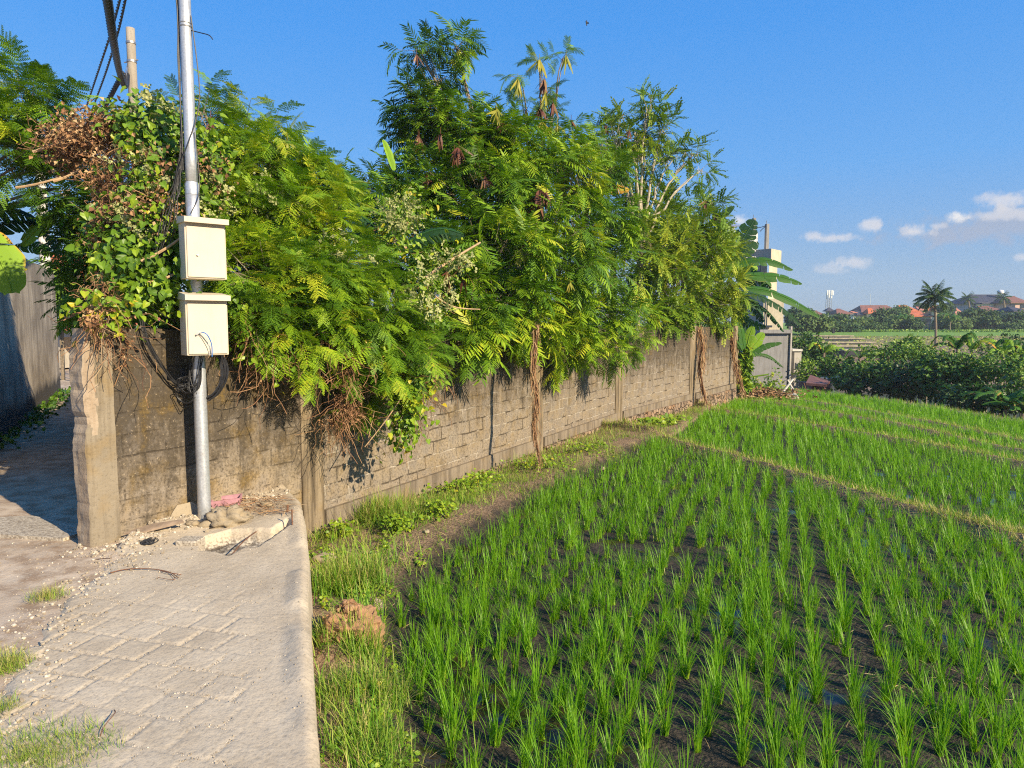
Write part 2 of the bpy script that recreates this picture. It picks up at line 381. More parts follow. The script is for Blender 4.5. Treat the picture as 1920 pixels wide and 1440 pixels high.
# far terrain
def far_z(X, Y):
    base = np.interp(Y, [-60, 20, 34, 52, 68, 130, 200, 400, 3000], [-4.2, -4.2, -4.2, -3.4, -.95, 1.0, 2.05, 3.5, 4])
    lft = np.interp(X, [-60, -8, 4], [1, 1, 0]) * 0
    return base + (.12 * (vn(X, Y, .2) - .5)) * (Y > 40) + lft
def farf(g):
    tcn = g.n('ShaderNodeTexCoord').outputs['Object']
    sepn = g.n('ShaderNodeSeparateXYZ'); g.put(sepn.inputs[0], tcn)
    mp = g.n('ShaderNodeMapping'); g.put(mp.inputs[0], tcn); mp.inputs['Scale'].default_value = (.25, 1, 1)
    n = g.noise(mp.outputs[0], .35, 5); n2 = g.noise(tcn, 2.5, 4)
    dry = g.mix(n2, (.15, .12, .045), (.27, .20, .09)); gr = g.mix(n2, (.085, .13, .02), (.15, .18, .035))
    c = g.mix(g.mr(n, .48, .66), dry, gr)
    y = sepn.outputs[1]
    c = g.mix(g.mr(g.m('ADD', y, g.m('MULTIPLY', n2, 4)), 84, 79), c, g.mix(n2, (.13, .08, .05), (.24, .16, .11)))
    c = g.mix(g.mr(y, 101, 103), c, g.mix(n2, (.11, .22, .02), (.16, .28, .03)))
    c = g.mix(g.mr(y, 54, 50), c, (.02, .03, .01))
    return pbr(g, c, .9, bump=n2, bs=.6, bd=.2)
M['farg'] = mat('far_ground', farf)
ft = hgrid('ground', np.concatenate([np.linspace(-420, -60, 8), np.linspace(-58, 160, 90), np.linspace(170, 420, 8)]),
           np.concatenate([np.linspace(-60, 30, 10), np.linspace(34, 260, 120), np.linspace(300, 420, 4)]), far_z, M['farg'])
tag(ft, kind='structure')

# ---------------------------------------------------------------- slab with pavers, alley ground
def concf(g):
    tcn = g.n('ShaderNodeTexCoord').outputs['Object']; a = g.n('ShaderNodeAttribute', attribute_name='tint').outputs['Fac']
    n = g.noise(tcn, 2.2, 5); n2 = g.noise(tcn, 55, 5, .65); n3 = g.noise(tcn, 9, 4)
    c = g.mix(g.mr(n, .3, .7), (.40, .325, .225), (.54, .455, .33))
    c = g.mix(g.mr(n3, .5, .8), c, (.54, .455, .33))
    c = g.mix(g.mr(n2, .30, .5, .55, 0), c, (.20, .165, .12))
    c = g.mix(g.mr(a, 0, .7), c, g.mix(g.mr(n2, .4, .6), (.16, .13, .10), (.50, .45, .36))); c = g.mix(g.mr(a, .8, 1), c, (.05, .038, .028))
    return pbr(g, c, .9, bump=g.m('ADD', n2, n3), bs=.45, bd=.008, spec=.25)
M['conc'] = mat('old_concrete', concf)
def dirtf(g):
    tcn = g.n('ShaderNodeTexCoord').outputs['Object']
    n = g.noise(tcn, 1.1, 5); n2 = g.noise(tcn, 45, 5, .7); n3 = g.noise(tcn, 6, 5, .6)
    c = g.mix(g.mr(n, .35, .65), (.42, .33, .235), (.53, .435, .325))
    c = g.mix(g.mr(n3, .42, .62, 0, .75), c, (.23, .15, .09))
    c = g.mix(g.mr(n2, .56, .68), c, (.48, .42, .33))
    return pbr(g, c, .95, bump=g.m('ADD', n2, n3), bs=.5, bd=.012, spec=.2)
M['dirt'] = mat('dusty_ground', dirtf)
PIT = [tuple(G(u, v, 0.02)[:2]) for u, v in ((378, 1002), (372, 1028), (402, 1030), (428, 1038), (455, 1024), (482, 1022), (515, 1004), (548, 984), (541, 976), (508, 992), (470, 990), (430, 990))]
ANG = R(-15)
def joint_d(X, Y):
    xr = X * math.cos(ANG) + Y * math.sin(ANG); yr = -X * math.sin(ANG) + Y * math.cos(ANG); wob = .012 * (vn(X, Y, 5) - .5)
    row = (yr + wob) / .19; ri = np.floor(row); fy = row - ri; colm = (xr + wob) / .205 + .5 * (ri % 2) + .07 * np.sin(ri * 5.3); fx = colm - np.floor(colm)
    return np.minimum(np.minimum(fy, 1 - fy) * .19, np.minimum(fx, 1 - fx) * .205)
def worn_f(X, Y): return sstep(dist_poly(X, Y, EDGE), .26, .36) * (1 - sstep(Y, 3.6, 4.3)) * (.35 + .65 * sstep(vn(X, Y, 1.8, 2, 4), .3, .6))
def slab_z(X, Y):
    xr = X * math.cos(ANG) + Y * math.sin(ANG); yr = -X * math.sin(ANG) + Y * math.cos(ANG)
    wob = .012 * (vn(X, Y, 5) - .5)
    row = (yr + wob) / .19; ri = np.floor(row); fy = row - ri
    colm = (xr + wob) / .205 + .5 * (ri % 2) + .07 * np.sin(ri * 5.3); ci = np.floor(colm); fx = colm - ci
    dj = np.minimum(np.minimum(fy, 1 - fy) * .19, np.minimum(fx, 1 - fx) * .205)
    de = dist_poly(X, Y, EDGE)
    worn = sstep(de, .26, .36) * (1 - sstep(Y, 3.6, 4.3)) * (.35 + .65 * sstep(vn(X, Y, 1.8, 2, 4), .3, .6))
    h = -.011 * worn * (1 - sstep(dj, .003, .011))
    h = h + worn * .008 * (np.sin(ci * 12.9 + ri * 78.2) * 43758.5 % 1 - .5)
    h = h + .010 * (vn(X, Y, 2.5) - .5) + .004 * (vn(X, Y, 40, 2) - .5)
    h = h + .02 * sstep(.16 - de, 0, .1) * sstep(vn(X, Y, 2.2, 2, 9), .35, .6)
    # rise by the wall + kerb nose
    c1 = G(555, 960, 0); h = h + .06 * np.exp(-(((X - c1[0]) / .35) ** 2 + ((Y - c1[1]) / .7) ** 2))
    dw = dist_poly(X, Y, WALLP); h = h + .05 * sstep(.55 - dw, 0, .5) * (X > -2.95) * (.6 + .8 * vn(X, Y, 9, 3, 2))
    h = h - np.where(inside(X, Y, PIT), (.11 + .06 * (vn(X, Y, 12) - .5)) * sstep(dist_poly(X, Y, PIT + [PIT[0]]) + .02 * (vn(X, Y, 20) - .5), 0, .035), 0)
    # left border sinks under the dirt
    b = [tuple(G(u, v, 0)[:2]) for u, v in ((225, 1000), (240, 1040), (150, 1110), (75, 1200), (10, 1290), (-60, 1500))]
    ln = dist_poly(X, Y, b); sd_ = X < np.interp(Y, [q[1] for q in b][::-1], [q[0] for q in b][::-1])
    ln = np.where(sd_, ln, -ln) + .12 * (vn(X, Y, 6) - .5)
    h = h - .08 * sstep(ln, -.02, .16)
    return h
def slab_build():
    xs = np.concatenate([np.arange(-3.7, 0.0, .0125), np.arange(0, 1.2, .1)]); ys = np.concatenate([np.arange(-4, 2.2, .1), np.arange(2.2, 6.95, .0125)])
    X, Y = np.meshgrid(xs, ys); Z = slab_z(X, Y)
    # clamp to the slab edge: vertices beyond it fold down the side face
    eY = np.array([e[1] for e in EDGE])[::-1]; eX = np.array([e[0] for e in EDGE])[::-1]
    ex = np.interp(Y, eY, eX) + .012 * (vn(Y, Y * 0, 3) - .5)
    over = np.maximum(X - ex, 0); Z = Z - .03 * sstep(ex - X, .07, 0) ** 2
    Zs = np.where(over > 0, np.maximum(-.03 - over * 30, -.75), Z); Xs = np.where(over > 0, np.minimum(ex + .02 + .02 * (vn(Y, Zs, 8)), X), X)
    keep = over < .16
    V = np.stack([Xs, Y, Zs], -1).reshape(-1, 3); nx, ny = len(xs), len(ys)
    i = (np.arange(ny - 1)[:, None] * nx + np.arange(nx - 1)[None]).reshape(-1); kf = keep.reshape(-1)
    ok = kf[i] & kf[i + 1] & kf[i + nx] & kf[i + nx + 1]; i = i[ok]
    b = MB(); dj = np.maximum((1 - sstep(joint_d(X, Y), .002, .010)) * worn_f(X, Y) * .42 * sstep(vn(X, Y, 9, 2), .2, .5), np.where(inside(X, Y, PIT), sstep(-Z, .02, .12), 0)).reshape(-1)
    b.add(V, np.stack([i, i + 1, i + nx + 1, i + nx], 1), 0, dj); return b.build('pavement', M['conc'], smooth=True)
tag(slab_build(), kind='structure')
def alley_z(X, Y):
    z = -.022 + .02 * (vn(X, Y, 1.2) - .5) + .010 * (vn(X, Y, 9, 3) - .5)
    lim = np.interp(Y, [-6, 1.5, 2.4, 3.3, 4.3, 5.0, 5.6, 7.5], [-1.0, -1.6, -1.75, -1.9, -2.2, -2.75, -3.3, -4.5])
    return np.where(X > lim, -.9, z)
al = hgrid('path', np.concatenate([np.arange(-60, -9, 3.0), np.arange(-9, -4.5, .15), np.arange(-4.5, -1.0, .03)]),
           np.concatenate([np.arange(-6, 2, .4), np.arange(2, 8, .03), np.arange(8, 30, .3), np.arange(30, 70, 4)]), alley_z, M['dirt'])
tag(al, kind='structure')
# flat broken concrete apron in the lane mouth
apr = MB(); P = [G(u, v, 0) for u, v in ((-60, 1000), (118, 1011), (152, 1000), (142, 985), (60, 968), (-80, 975))]
top = np.array([[p[0], p[1], .008] for p in P]); bot = top.copy(); bot[:, 2] = -.05; n = len(P)
apr.add(np.vstack([top, bot]), np.array([[i, i + n, (i + 1) % n + n, (i + 1) % n] for i in range(n)])); apr.F.append((np.array([list(range(n))[::-1]]), 0))
tag(apr.build('lane_slab', M['conc']), kind='structure')

# ================================================================ block wall
def blockf(plaster, off):
    def f(g):
        tcn = g.n('ShaderNodeTexCoord').outputs['Object']
        nz = g.n('ShaderNodeTexNoise'); g.put(nz.inputs['Vector'], tcn); nz.inputs['Scale'].default_value = 3.0; nz.inputs['Detail'].default_value = 3
        wob = g.n('ShaderNodeVectorMath', operation='MULTIPLY_ADD'); g.put(wob.inputs[0], nz.outputs['Color']); wob.inputs[1].default_value = (.05, 0, .05); g.put(wob.inputs[2], tcn)
        sx = g.n('ShaderNodeSeparateXYZ'); g.put(sx.inputs[0], wob.outputs[0])
        cb = g.n('ShaderNodeCombineXYZ'); g.put(cb.inputs[0], g.m('ADD', sx.outputs[0], off)); g.put(cb.inputs[1], g.m('ADD', sx.outputs[2], .04))
        br = g.n('ShaderNodeTexBrick'); g.put(br.inputs['Vector'], cb.outputs[0]); br.inputs['Scale'].default_value = 1.0
        br.inputs['Brick Width'].default_value = .37; br.inputs['Row Height'].default_value = .173; br.inputs['Mortar Size'].default_value = .010 if plaster < .5 else .007; br.inputs['Mortar Smooth'].default_value = .25
        br.inputs['Color1'].default_value = (.0, .0, .0, 1); br.inputs['Color2'].default_value = (1, 1, 1, 1); br.inputs['Mortar'].default_value = (.5, .5, .5, 1); br.inputs['Bias'].default_value = 0
        raw = g.n('ShaderNodeSeparateXYZ'); g.put(raw.inputs[0], tcn); zz = raw.outputs[2]
        n = g.noise(tcn, 1.6, 5, .6); n2 = g.noise(tcn, 38, 5, .7); n3 = g.noise(tcn, 7, 5, .65)
        mp = g.n('ShaderNodeMapping'); g.put(mp.inputs[0], tcn); mp.inputs['Scale'].default_value = (1, 1, .22); streak = g.noise(mp.outputs[0], 7, 6, .72, .4)
        rough_ = g.noise(tcn, 5.5, 9, .74, .3)
        bc = g.mix(g.m('MULTIPLY', br.outputs['Color'], .6), (.172, .145, .118), (.275, .24, .198))
        bc = g.mix(g.mr(rough_, .40, .66), bc, (.30, .235, .155))
        mort = g.m('MULTIPLY', br.outputs['Fac'], 1.0)
        gap = g.mr(g.noise(tcn, 2.3, 4, .6), .44 + .12 * plaster, .52 + .12 * plaster)
        mc = g.mix(gap, (.055, .042, .03), (.40, .35, .28))
        vis = g.m('MULTIPLY', g.mr(g.noise(tcn, 4.0, 5, .7), .38 + .06 * plaster, .50 + .06 * plaster), 1.0)
        c = g.mix(g.m('MULTIPLY', mort, vis), bc, mc)
        low = g.mr(zz, .1, .7, 1, 0)
        c = g.mix(g.m('MULTIPLY', g.m('MULTIPLY', g.mr(n, .35, .62), low), .6 * plaster), c, (.38, .30, .195))
        och = g.mr(g.m('ADD', g.noise(tcn, 2.6, 5, .65), g.mr(zz, .0, 1.6, -.02, .04)), .50, .64)
        c = g.mix(g.m('MULTIPLY', och, .18 + .42 * plaster), c, (.23, .145, .035))
        dk = g.m('ADD', g.m('ADD', g.m('MULTIPLY', rough_, .55), g.m('MULTIPLY', streak, .45)), g.mr(zz, -.1 if plaster == 1.0 else .0, 1.6, -.08 if plaster == 1.0 else -.09, .28 if plaster == 1.0 else .24))
        st = g.mr(dk, .45, .60)
        c = g.mix(g.m('MULTIPLY', st, .84), c, g.mix(g.m('MULTIPLY', och, g.mr(rough_, .5, .6)), (.052, .042, .030), (.13, .085, .025)))
        c = g.mix(g.mr(n2, .36, .50, .7, 0), c, (.055, .043, .03))
        c = g.mix(g.m('MULTIPLY', g.mr(n2, .60, .66), .7), c, (.38, .30, .20))
        h = g.m('ADD', g.m('MULTIPLY', g.m('MULTIPLY', mort, vis), -.9), g.m('ADD', g.m('MULTIPLY', n2, .6), g.m('MULTIPLY', rough_, 1.3)))
        return pbr(g, c, .93, bump=h, bs=.75, bd=.014, spec=.2)
    return mat('block_masonry', f)
def plasterf(col, dark, streaks=.5, moss=0.3):
    def f(g):
        tcn = g.n('ShaderNodeTexCoord').outputs['Object']
        n = g.noise(tcn, 2.0, 5, .6); n2 = g.noise(tcn, 40, 5, .7)
        mp = g.n('ShaderNodeMapping'); g.put(mp.inputs[0], tcn); mp.inputs['Scale'].default_value = (1, 1, .08); streak = g.noise(mp.outputs[0], 10, 5, .65)
        c = g.mix(g.mr(n, .3, .7), tuple(x * .78 for x in col), col)
        c = g.mix(g.m('MULTIPLY', g.mr(g.noise(tcn, 3, 3), .5, .65), moss), c, (.24, .15, .04))
        c = g.mix(g.m('MULTIPLY', g.mr(streak, .46, .62), streaks), c, dark)
        c = g.mix(g.mr(n2, .32, .46, .5, 0), c, tuple(x * .3 for x in col))
        return pbr(g, c, .93, bump=g.m('ADD', n2, g.m('MULTIPLY', n, 2)), bs=.6, bd=.010, spec=.2)
    return mat('rough_plaster', f)
def stonef(g):
    tcn = g.n('ShaderNodeTexCoord').outputs['Object']
    v = g.n('ShaderNodeTexVoronoi'); v.feature = 'F1'; g.put(v.inputs['Vector'], tcn); v.inputs['Scale'].default_value = 6.5
    ve = g.n('ShaderNodeTexVoronoi'); ve.feature = 'DISTANCE_TO_EDGE'; g.put(ve.inputs['Vector'], tcn); ve.inputs['Scale'].default_value = 6.5
    n2 = g.noise(tcn, 30, 5, .7); n = g.noise(tcn, 3, 4)
    c = g.mix(g.n('ShaderNodeSeparateColor', i_0=v.outputs['Color']).outputs[0], (.13, .09, .06), (.33, .235, .16))
    c = g.mix(g.mr(n, .5, .7), c, (.30, .15, .06)); c = g.mix(g.mr(n2, .5, .7), c, (.36, .29, .21))
    e = g.mr(ve.outputs[0], .0, .09); c = g.mix(e, (.05, .038, .026), c)
    return pbr(g, c, .9, bump=g.m('ADD', g.m('MULTIPLY', e, 2), n2), bs=.8, bd=.03, spec=.2)
M['stone'] = mat('rubble_stone', stonef)
M['blockA'] = blockf(1.0, 0.1); M['blockB'] = blockf(0.25, .3); M['blockC'] = blockf(0.0, .7)
M['post'] = plasterf((.275, .23, .165), (.07, .05, .03), .5, .5)
M['pil'] = plasterf((.28, .22, .145), (.06, .045, .03), .75, .3)
M['foot'] = plasterf((.25, .205, .15), (.07, .055, .04), .55, .35)
M['broken'] = plasterf((.40, .32, .23), (.22, .14, .08), .4, .15)
wall = empty('boundary_wall', (WALL_A[0], WALL_A[1], 0), 0, 'weathered grey concrete block wall along the edge of the rice field', 'wall')
ZT = 1.63; TH = .13
def wframe(p, q):
    d = q - p; L = np.linalg.norm(d); d = d / L; return d, np.array([d[1], -d[0]]), L, math.atan2(d[1], d[0])
def wpart(name, p, q, z0, z1, thick, front, m_, nx, nz, amp, top_j=0.0):
    """panel whose local x runs along the wall, local -y faces the field"""
    d, nn, L, a = wframe(p, q)
    xs = np.linspace(0, L, max(2, int(L / nx) + 1)); zs = np.linspace(z0, z1, max(2, int((z1 - z0) / nz) + 1))
    Xg, Zg = np.meshgrid(xs, zs); Yg = -front - amp * (vn(Xg + p[0] * 3, Zg, 6, 3) - .3)
    Zg = Zg + top_j * (vn(Xg + p[1], Xg * 0, 5, 2) - .6) * (Zg > z1 - .02)
    V = np.stack([Xg, Yg, Zg], -1).reshape(-1, 3); n, mz = len(xs), len(zs)
    i = (np.arange(mz - 1)[:, None] * n + np.arange(n - 1)[None]).reshape(-1); b = MB(); b.add(V, np.stack([i, i + 1, i + n + 1, i + n], 1))
    # top, ends, back
    tr = V[-n:]; tb = tr.copy(); tb[:, 1] = thick; j = np.arange(n - 1)
    b.add(np.vstack([tr, tb]), np.stack([j, j + 1, j + n + 1, j + n], 1))
    for k, fl in ((0, 1), (n - 1, 0)):
        e = V[k::n]; eb = e.copy(); eb[:, 1] = thick; j = np.arange(mz - 1); F = np.stack([j, j + 1, j + mz + 1, j + mz], 1)
        b.add(np.vstack([e, eb]), F if not fl else F[:, ::-1])
    b.add([[0, thick, z0], [L, thick, z0], [L, thick, z1], [0, thick, z1]], [[1, 0, 3, 2]])
    o = b.build(name, m_, wall, world=False); o.location = (p[0] - WALL_A[0], p[1] - WALL_A[1], 0); o.rotation_euler = (0, 0, a); return o
stations = [on_wall(u) for u in (206, 556, 598, 995, 1010)] 
pj = [on_wall(u) for u in (1003,)][0]
d1 = norm(WALL_B - WALL_A)
def along(u): return on_wall(u)
S = [along(206), along(558), along(598), along(997), along(1017), along(1154), along(1167)]
S2 = [along(1293), along(1304), along(1376), along(1386)]
wpart('wall_panel', S[0] + d1 * .003, S[1], -.75, ZT, TH, 0, M['blockA'], .06, .05, .012, .05)
wpart('wall_panel', S[2], S[3], -.32, ZT, TH, 0, M['blockB'], .08, .06, .010, .04)
wpart('wall_panel', S[4], S[5], -.32, ZT, TH, 0, M['blockC'], .08, .06, .010, .02)
wpart('wall_panel', S[6], S2[0], -.32, ZT, TH, 0, M['blockC'], .08, .06, .010, .02)
wpart('wall_panel', S2[1], S2[2], -.32, ZT - .02, TH, 0, M['blockB'], .08, .06, .010, .05)
wpart('pilaster', S[1], S[2], -.8, ZT + .02, TH, .022, M['pil'], .03, .05, .012)
for a_, b_ in ((S[3], S[4]), (S[5], S[6]), (S2[0], S2[1]), (S2[2], S2[3])): wpart('pilaster', a_, b_, -1.3, ZT + .02, TH, .018, M['pil'], .05, .06, .010)
wpart('footing', S[2] + d1 * .003, S[3] - d1 * .003, -.52, -.318, TH - .01, .05, M['foot'], .06, .05, .02)
wpart('footing', S[2] + d1 * .005, S[3] - d1 * .005, -1.3, -.515, TH - .02, .08, M['stone'], .05, .05, .06)
wpart('footing', S[4] + d1 * .003, S[5] - d1 * .003, -.48, -.318, TH - .01, .05, M['foot'], .06, .05, .02)
wpart('footing', S[4] + d1 * .005, S[5] - d1 * .005, -1.4, -.475, TH - .02, .09, M['stone'], .05, .05, .08)
wpart('footing', S[6] + d1 * .003, S2[0], -.48, -.318, TH - .01, .05, M['foot'], .06, .05, .02)
wpart('footing', S[6] + d1 * .005, S2[0], -1.6, -.475, TH - .02, .09, M['stone'], .05, .05, .08)
wpart('footing', S2[1], S2[2], -.50, -.335, TH - .01, .05, M['foot'], .06, .05, .02)
wpart('footing', S2[1], S2[2], -1.7, -.495, TH - .02, .10, M['stone'], .05, .05, .09)
# end post with its broken edge
def endpost():
    p = S[0]; L = .225; a = math.atan2(d1[1], d1[0])
    prof = [(-.75, 0), (0, 0), (.30, .006), (.62, .0), (.86, .004), (.90, .022), (.97, .026), (1.0, .008), (1.14, .006), (1.17, .016), (1.24, .004), (1.36, .008), (1.40, .018), (1.50, .020), (1.55, .035), (1.66, .05)]
    zz = np.arange(-.75, 1.64, .02); ins = np.interp(zz, [q[0] for q in prof], [q[1] for q in prof]) + .018 * (vn(zz * 1.0, zz * 0, 22, 4) - .4)
    b = MB(); n = len(zz); cols = 12
    V = []
    for k, z in enumerate(zz):
        x0 = -L + ins[k]
        for j in range(cols): x = x0 + (0 - x0) * j / (cols - 1); V.append([x, -.018 - .010 * (vn(np.array(x * 9.), np.array(z * 6.))) + (.02 * math.exp(-(x - x0) / .02)), z])
    V = np.array(V); i = (np.arange(n - 1)[:, None] * cols + np.arange(cols - 1)[None]).reshape(-1); F = np.stack([i, i + 1, i + cols + 1, i + cols], 1)
    # chipped zone gets the pale broken material
    cz = V[F].mean(1); chip = (cz[:, 0] < -L + .05 + .07 * vn(cz[:, 2] * 4, cz[:, 2] * 0, 2, 3, 5) ) & (cz[:, 2] > .72 + .35 * vn(cz[:, 0] * 9, cz[:, 2] * 3, 2, 3, 7))
    b.add(V, F[~chip], 0); b.add(V, F[chip], 1)
    e = V[::cols]; m_ = 5; ev = []
    for j in range(m_):
        q = e.copy(); q[:, 1] = e[:, 1] + (TH + .03) * j / (m_ - 1); q[:, 0] += .02 * (vn(q[:, 1] * 20, q[:, 2] * 12, 1, 3) - .5) * (0 < j); ev.append(q)
    for j in range(m_ - 1):
        k = np.arange(n - 1); b.add(np.vstack([ev[j], ev[j + 1]]), np.stack([k, k + 1, k + n + 1, k + n], 1)[:, ::-1], 1)
    b.box((-L / 2 + .02, TH / 2, .43), (L - .06, TH - .01, 2.36))
    o = b.build('end_post', [M['post'], M['broken']], wall, world=False); o.location = (p[0] - WALL_A[0], p[1] - WALL_A[1], 0); o.rotation_euler = (0, 0, a)
endpost()
# return wall along the lane (seen from the side of the lane)
rw = MB(); A = WALL_A + np.array([.05, .16]); B = A + np.array([-.56, 1.0]) * 12
d, nn, L, a = wframe(A, B); rw.box(((A[0] + B[0]) / 2, (A[1] + B[1]) / 2, .6), (L, .12, 2.06), a)
tag(rw.build('lane_wall', M['blockC']), 'plain block wall turning the corner into the lane behind the broken post', 'wall')

# left wall of the lane
def lwf(g):
    tcn = g.n('ShaderNodeTexCoord').outputs['Object']
    n = g.noise(tcn, 1.2, 5, .6); n2 = g.noise(tcn, 30, 5, .7)
    mp = g.n('ShaderNodeMapping'); g.put(mp.inputs[0], tcn); mp.inputs['Scale'].default_value = (1, 1, .09); streak = g.noise(mp.outputs[0], 1.7, 3, .6, 1.2)
    sx = g.n('ShaderNodeSeparateXYZ'); g.put(sx.inputs[0], tcn)
    c = g.mix(g.mr(n, .3, .7), (.40, .33, .24), (.62, .53, .40))
    c = g.mix(g.mr(g.m('ADD', streak, g.mr(sx.outputs[2], 0, 2.9, -.03, .07)), .42, .80), c, (.17, .14, .105)); c = g.mix(g.mr(g.noise(tcn, 1.0, 6, .65), .44, .62, 0, .75), c, (.17, .135, .095))  # second mix: brown patches painted to stand in for dappled leaf shade
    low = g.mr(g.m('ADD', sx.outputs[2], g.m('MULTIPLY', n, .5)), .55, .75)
    c = g.mix(low, (.05, .043, .036), c)  # dark foot band paints the facing wall's cast shadow into the plaster
    return pbr(g, c, .9, bump=n2, bs=.5, bd=.01)
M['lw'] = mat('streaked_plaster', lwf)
A = np.array([-5.9, 7.15]); B = np.array([-11.35, 17.1]); d, nn, L, a = wframe(A, B)
lw = MB(); nseg = 60
tt_ = np.linspace(0, 1, nseg + 1)
zt = 2.9 + .10 * (vn(tt_ * 9, tt_ * 0, 1, 3) - .5)
Vf = []
for t, z in zip(tt_, zt):
    p = A + (B - A) * t
    for zz in np.linspace(-.2, z, 24): 
        o_ = 0.0; Vf.append([p[0] + nn[0] * o_, p[1] + nn[1] * o_, zz])
i = (np.arange(nseg)[:, None] * 24 + np.arange(23)[None]).reshape(-1); lw.add(Vf, np.stack([i, i + 24, i + 25, i + 1], 1))
Vt = np.array(Vf)[23::24]; Vb = Vt - np.array([nn[0], nn[1], 0]) * .18; k = np.arange(nseg); lw.add(np.vstack([Vt, Vb]), np.stack([k, k + 1, k + nseg + 2, k + nseg + 1], 1))
lw.add([[B[0], B[1], -.2], [B[0] - nn[0] * .18, B[1] - nn[1] * .18, -.2], [B[0] - nn[0] * .18, B[1] - nn[1] * .18, 2.9], [B[0], B[1], 2.9]], [[0, 1, 2, 3]])
lw.add([[A[0] - nn[0] * .18, A[1] - nn[1] * .18, -.2], [B[0] - nn[0] * .18, B[1] - nn[1] * .18, -.2], [B[0] - nn[0] * .18, B[1] - nn[1] * .18, 2.88], [A[0] - nn[0] * .18, A[1] - nn[1] * .18, 2.88]], [[0, 1, 2, 3]])
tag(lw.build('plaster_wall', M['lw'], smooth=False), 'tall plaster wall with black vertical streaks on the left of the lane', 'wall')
# ================================================================ plant templates (base at origin, along +y, face +z)
def tpl(V, F, T): return (np.array(V, float), np.array(F, int), np.array(T, float))
def frond(seed, hi=True):
    r = np.random.default_rng(seed); V = []; F = []; T = []
    npr = 9 if hi else 8; droop = .22 + .2 * r.random()
    rac = lambda t: np.array([.06 * math.sin(t * 3 + seed), t * (1 - .12 * t), -droop * t * t + .05 * t])
    pts = [rac(t) for t in np.linspace(0, 1, 5)]
    for i in range(4):
        a, b = pts[i], pts[i + 1]; n = len(V); V += [a + [-.010, 0, 0], a + [.010, 0, 0], b + [.008, 0, 0], b + [-.008, 0, 0]]; F.append([n, n + 1, n + 2, n + 3]); T += [.15] * 4
    for k in range(npr):
        t = .16 + .84 * k / (npr - 1); o = rac(t); 
        ln = .36 * (1 - .35 * abs(t - .5) - (.2 if k == 0 else 0)) * (.85 + .3 * r.random())
        for sd_ in (-1, 1):
            an = R(66 - 22 * t + 12 * (r.random() - .5)); dx, dy = sd_ * math.sin(an), math.cos(an); dz = -.18 - .25 * r.random(); nv = np.array([dx, dy, dz]); tj = .14 * (r.random() - .5)
            px_, py_ = dy, -dx
            if hi:
                m_ = 7
                for q in range(m_):
                    f = (q + .6) / m_; c = o + nv * ln * f - np.array([0, 0, .10 * ln * f * f]); w_ = .044 * (1 - .6 * abs(f - .4)); l2 = ln / m_ * .46
                    for s2 in (-1, 1):
                        tip = c + np.array([px_ * s2 * w_ + dx * l2 * 1.1, py_ * s2 * w_ + dy * l2 * 1.1, -.012 * r.random()])
                        n = len(V); V += [c - nv * l2 * .8, c + nv * l2 * .9, tip + nv * l2 * .3, tip - nv * l2 * .9]
                        F.append([n, n + 1, n + 2, n + 3] if s2 > 0 else [n + 3, n + 2, n + 1, n]); T += [tj] * 4
            else:
                w_ = .034
                p0 = o + nv * ln * .06; p1 = o + nv * ln * .5 - np.array([0, 0, .02]); p2 = o + nv * ln - np.array([0, 0, .06])
                sv = np.array([px_, py_, 0]) * w_; n = len(V)
                V += [p0 - sv * .5, p0 + sv * .5, p1 + sv, p1 - sv, p2 + sv * .3, p2 - sv * .3]; F += [[n, n + 1, n + 2, n + 3], [n + 3, n + 2, n + 4, n + 5]]; T += [tj] * 6
    return tpl(V, F, T)
FR_HI = [frond(i) for i in range(5)]; FR_LO = [frond(i + 10, False) for i in range(5)]
def heart(fold=.25):
    V = [[0, 0, 0], [-.32, -.12, fold * .3], [-.46, .2, fold * .6], [-.3, .62, fold * .3], [0, 1, -.12], [.3, .62, fold * .3], [.46, .2, fold * .6], [.32, -.12, fold * .3], [0, .5, -.02]]
    F = [[0, 1, 2, 8], [8, 2, 3, 4], [8, 4, 5, 6], [0, 8, 6, 7]]; F = [f[::-1] for f in F]
    return tpl(V, F, [.05, -.03, 0, 0, .04, 0, 0, -.03, .05])
HEART = heart()
def oval(w=.24, bend=.18):
    V = [[0, 0, 0], [-w, .35, .05], [-w * .8, .7, 0], [0, 1, -bend], [w * .8, .7, 0], [w, .35, .05], [0, .35, 0], [0, .7, -.04]]
    F = [[0, 6, 1, 1], [6, 7, 2, 1], [7, 3, 3, 2], [0, 5, 6, 6], [5, 4, 7, 6], [4, 3, 3, 7]]
    F = [[0, 6, 2, 1], [6, 7, 3, 2], [0, 5, 4, 6], [6, 4, 3, 7]]
    return tpl(V, F, [0, 0, 0, 0, .03, .03, 0, 0])
OVAL = oval(); OVALW = oval(.34, .3)
def pinnate(seed):                      # loose sprig of small oval leaflets
    r = np.random.default_rng(seed); V = []; F = []; T = []
    for k in range(9):
        t = .15 + .85 * k / 8; o = np.array([.05 * math.sin(3 * t), t, -.22 * t * t])
        for s_ in ((-1, 1) if k < 8 else (0,)):
            a = R(60 + 20 * (r.random() - .5)) * s_; d_ = np.array([math.sin(a), math.cos(a), -.3 * r.random()]); l = .20 * (.8 + .4 * r.random()); p_ = np.array([math.cos(a), -math.sin(a), .2 * (r.random() - .5)]) * .062
            n = len(V); V += [o, o + d_ * l * .5 + p_, o + d_ * l, o + d_ * l * .5 - p_]; F.append([n, n + 1, n + 2, n + 3]); T += [.2 * (r.random() - .5)] * 4
    n = len(V); V += [[-.008, 0, 0], [.008, 0, 0], [.008, 1, -.22], [-.008, 1, -.22]]; F.append([n, n + 1, n + 2, n + 3]); T += [.1] * 4
    return tpl(V, F, T)
PINN = [pinnate(i) for i in range(4)]
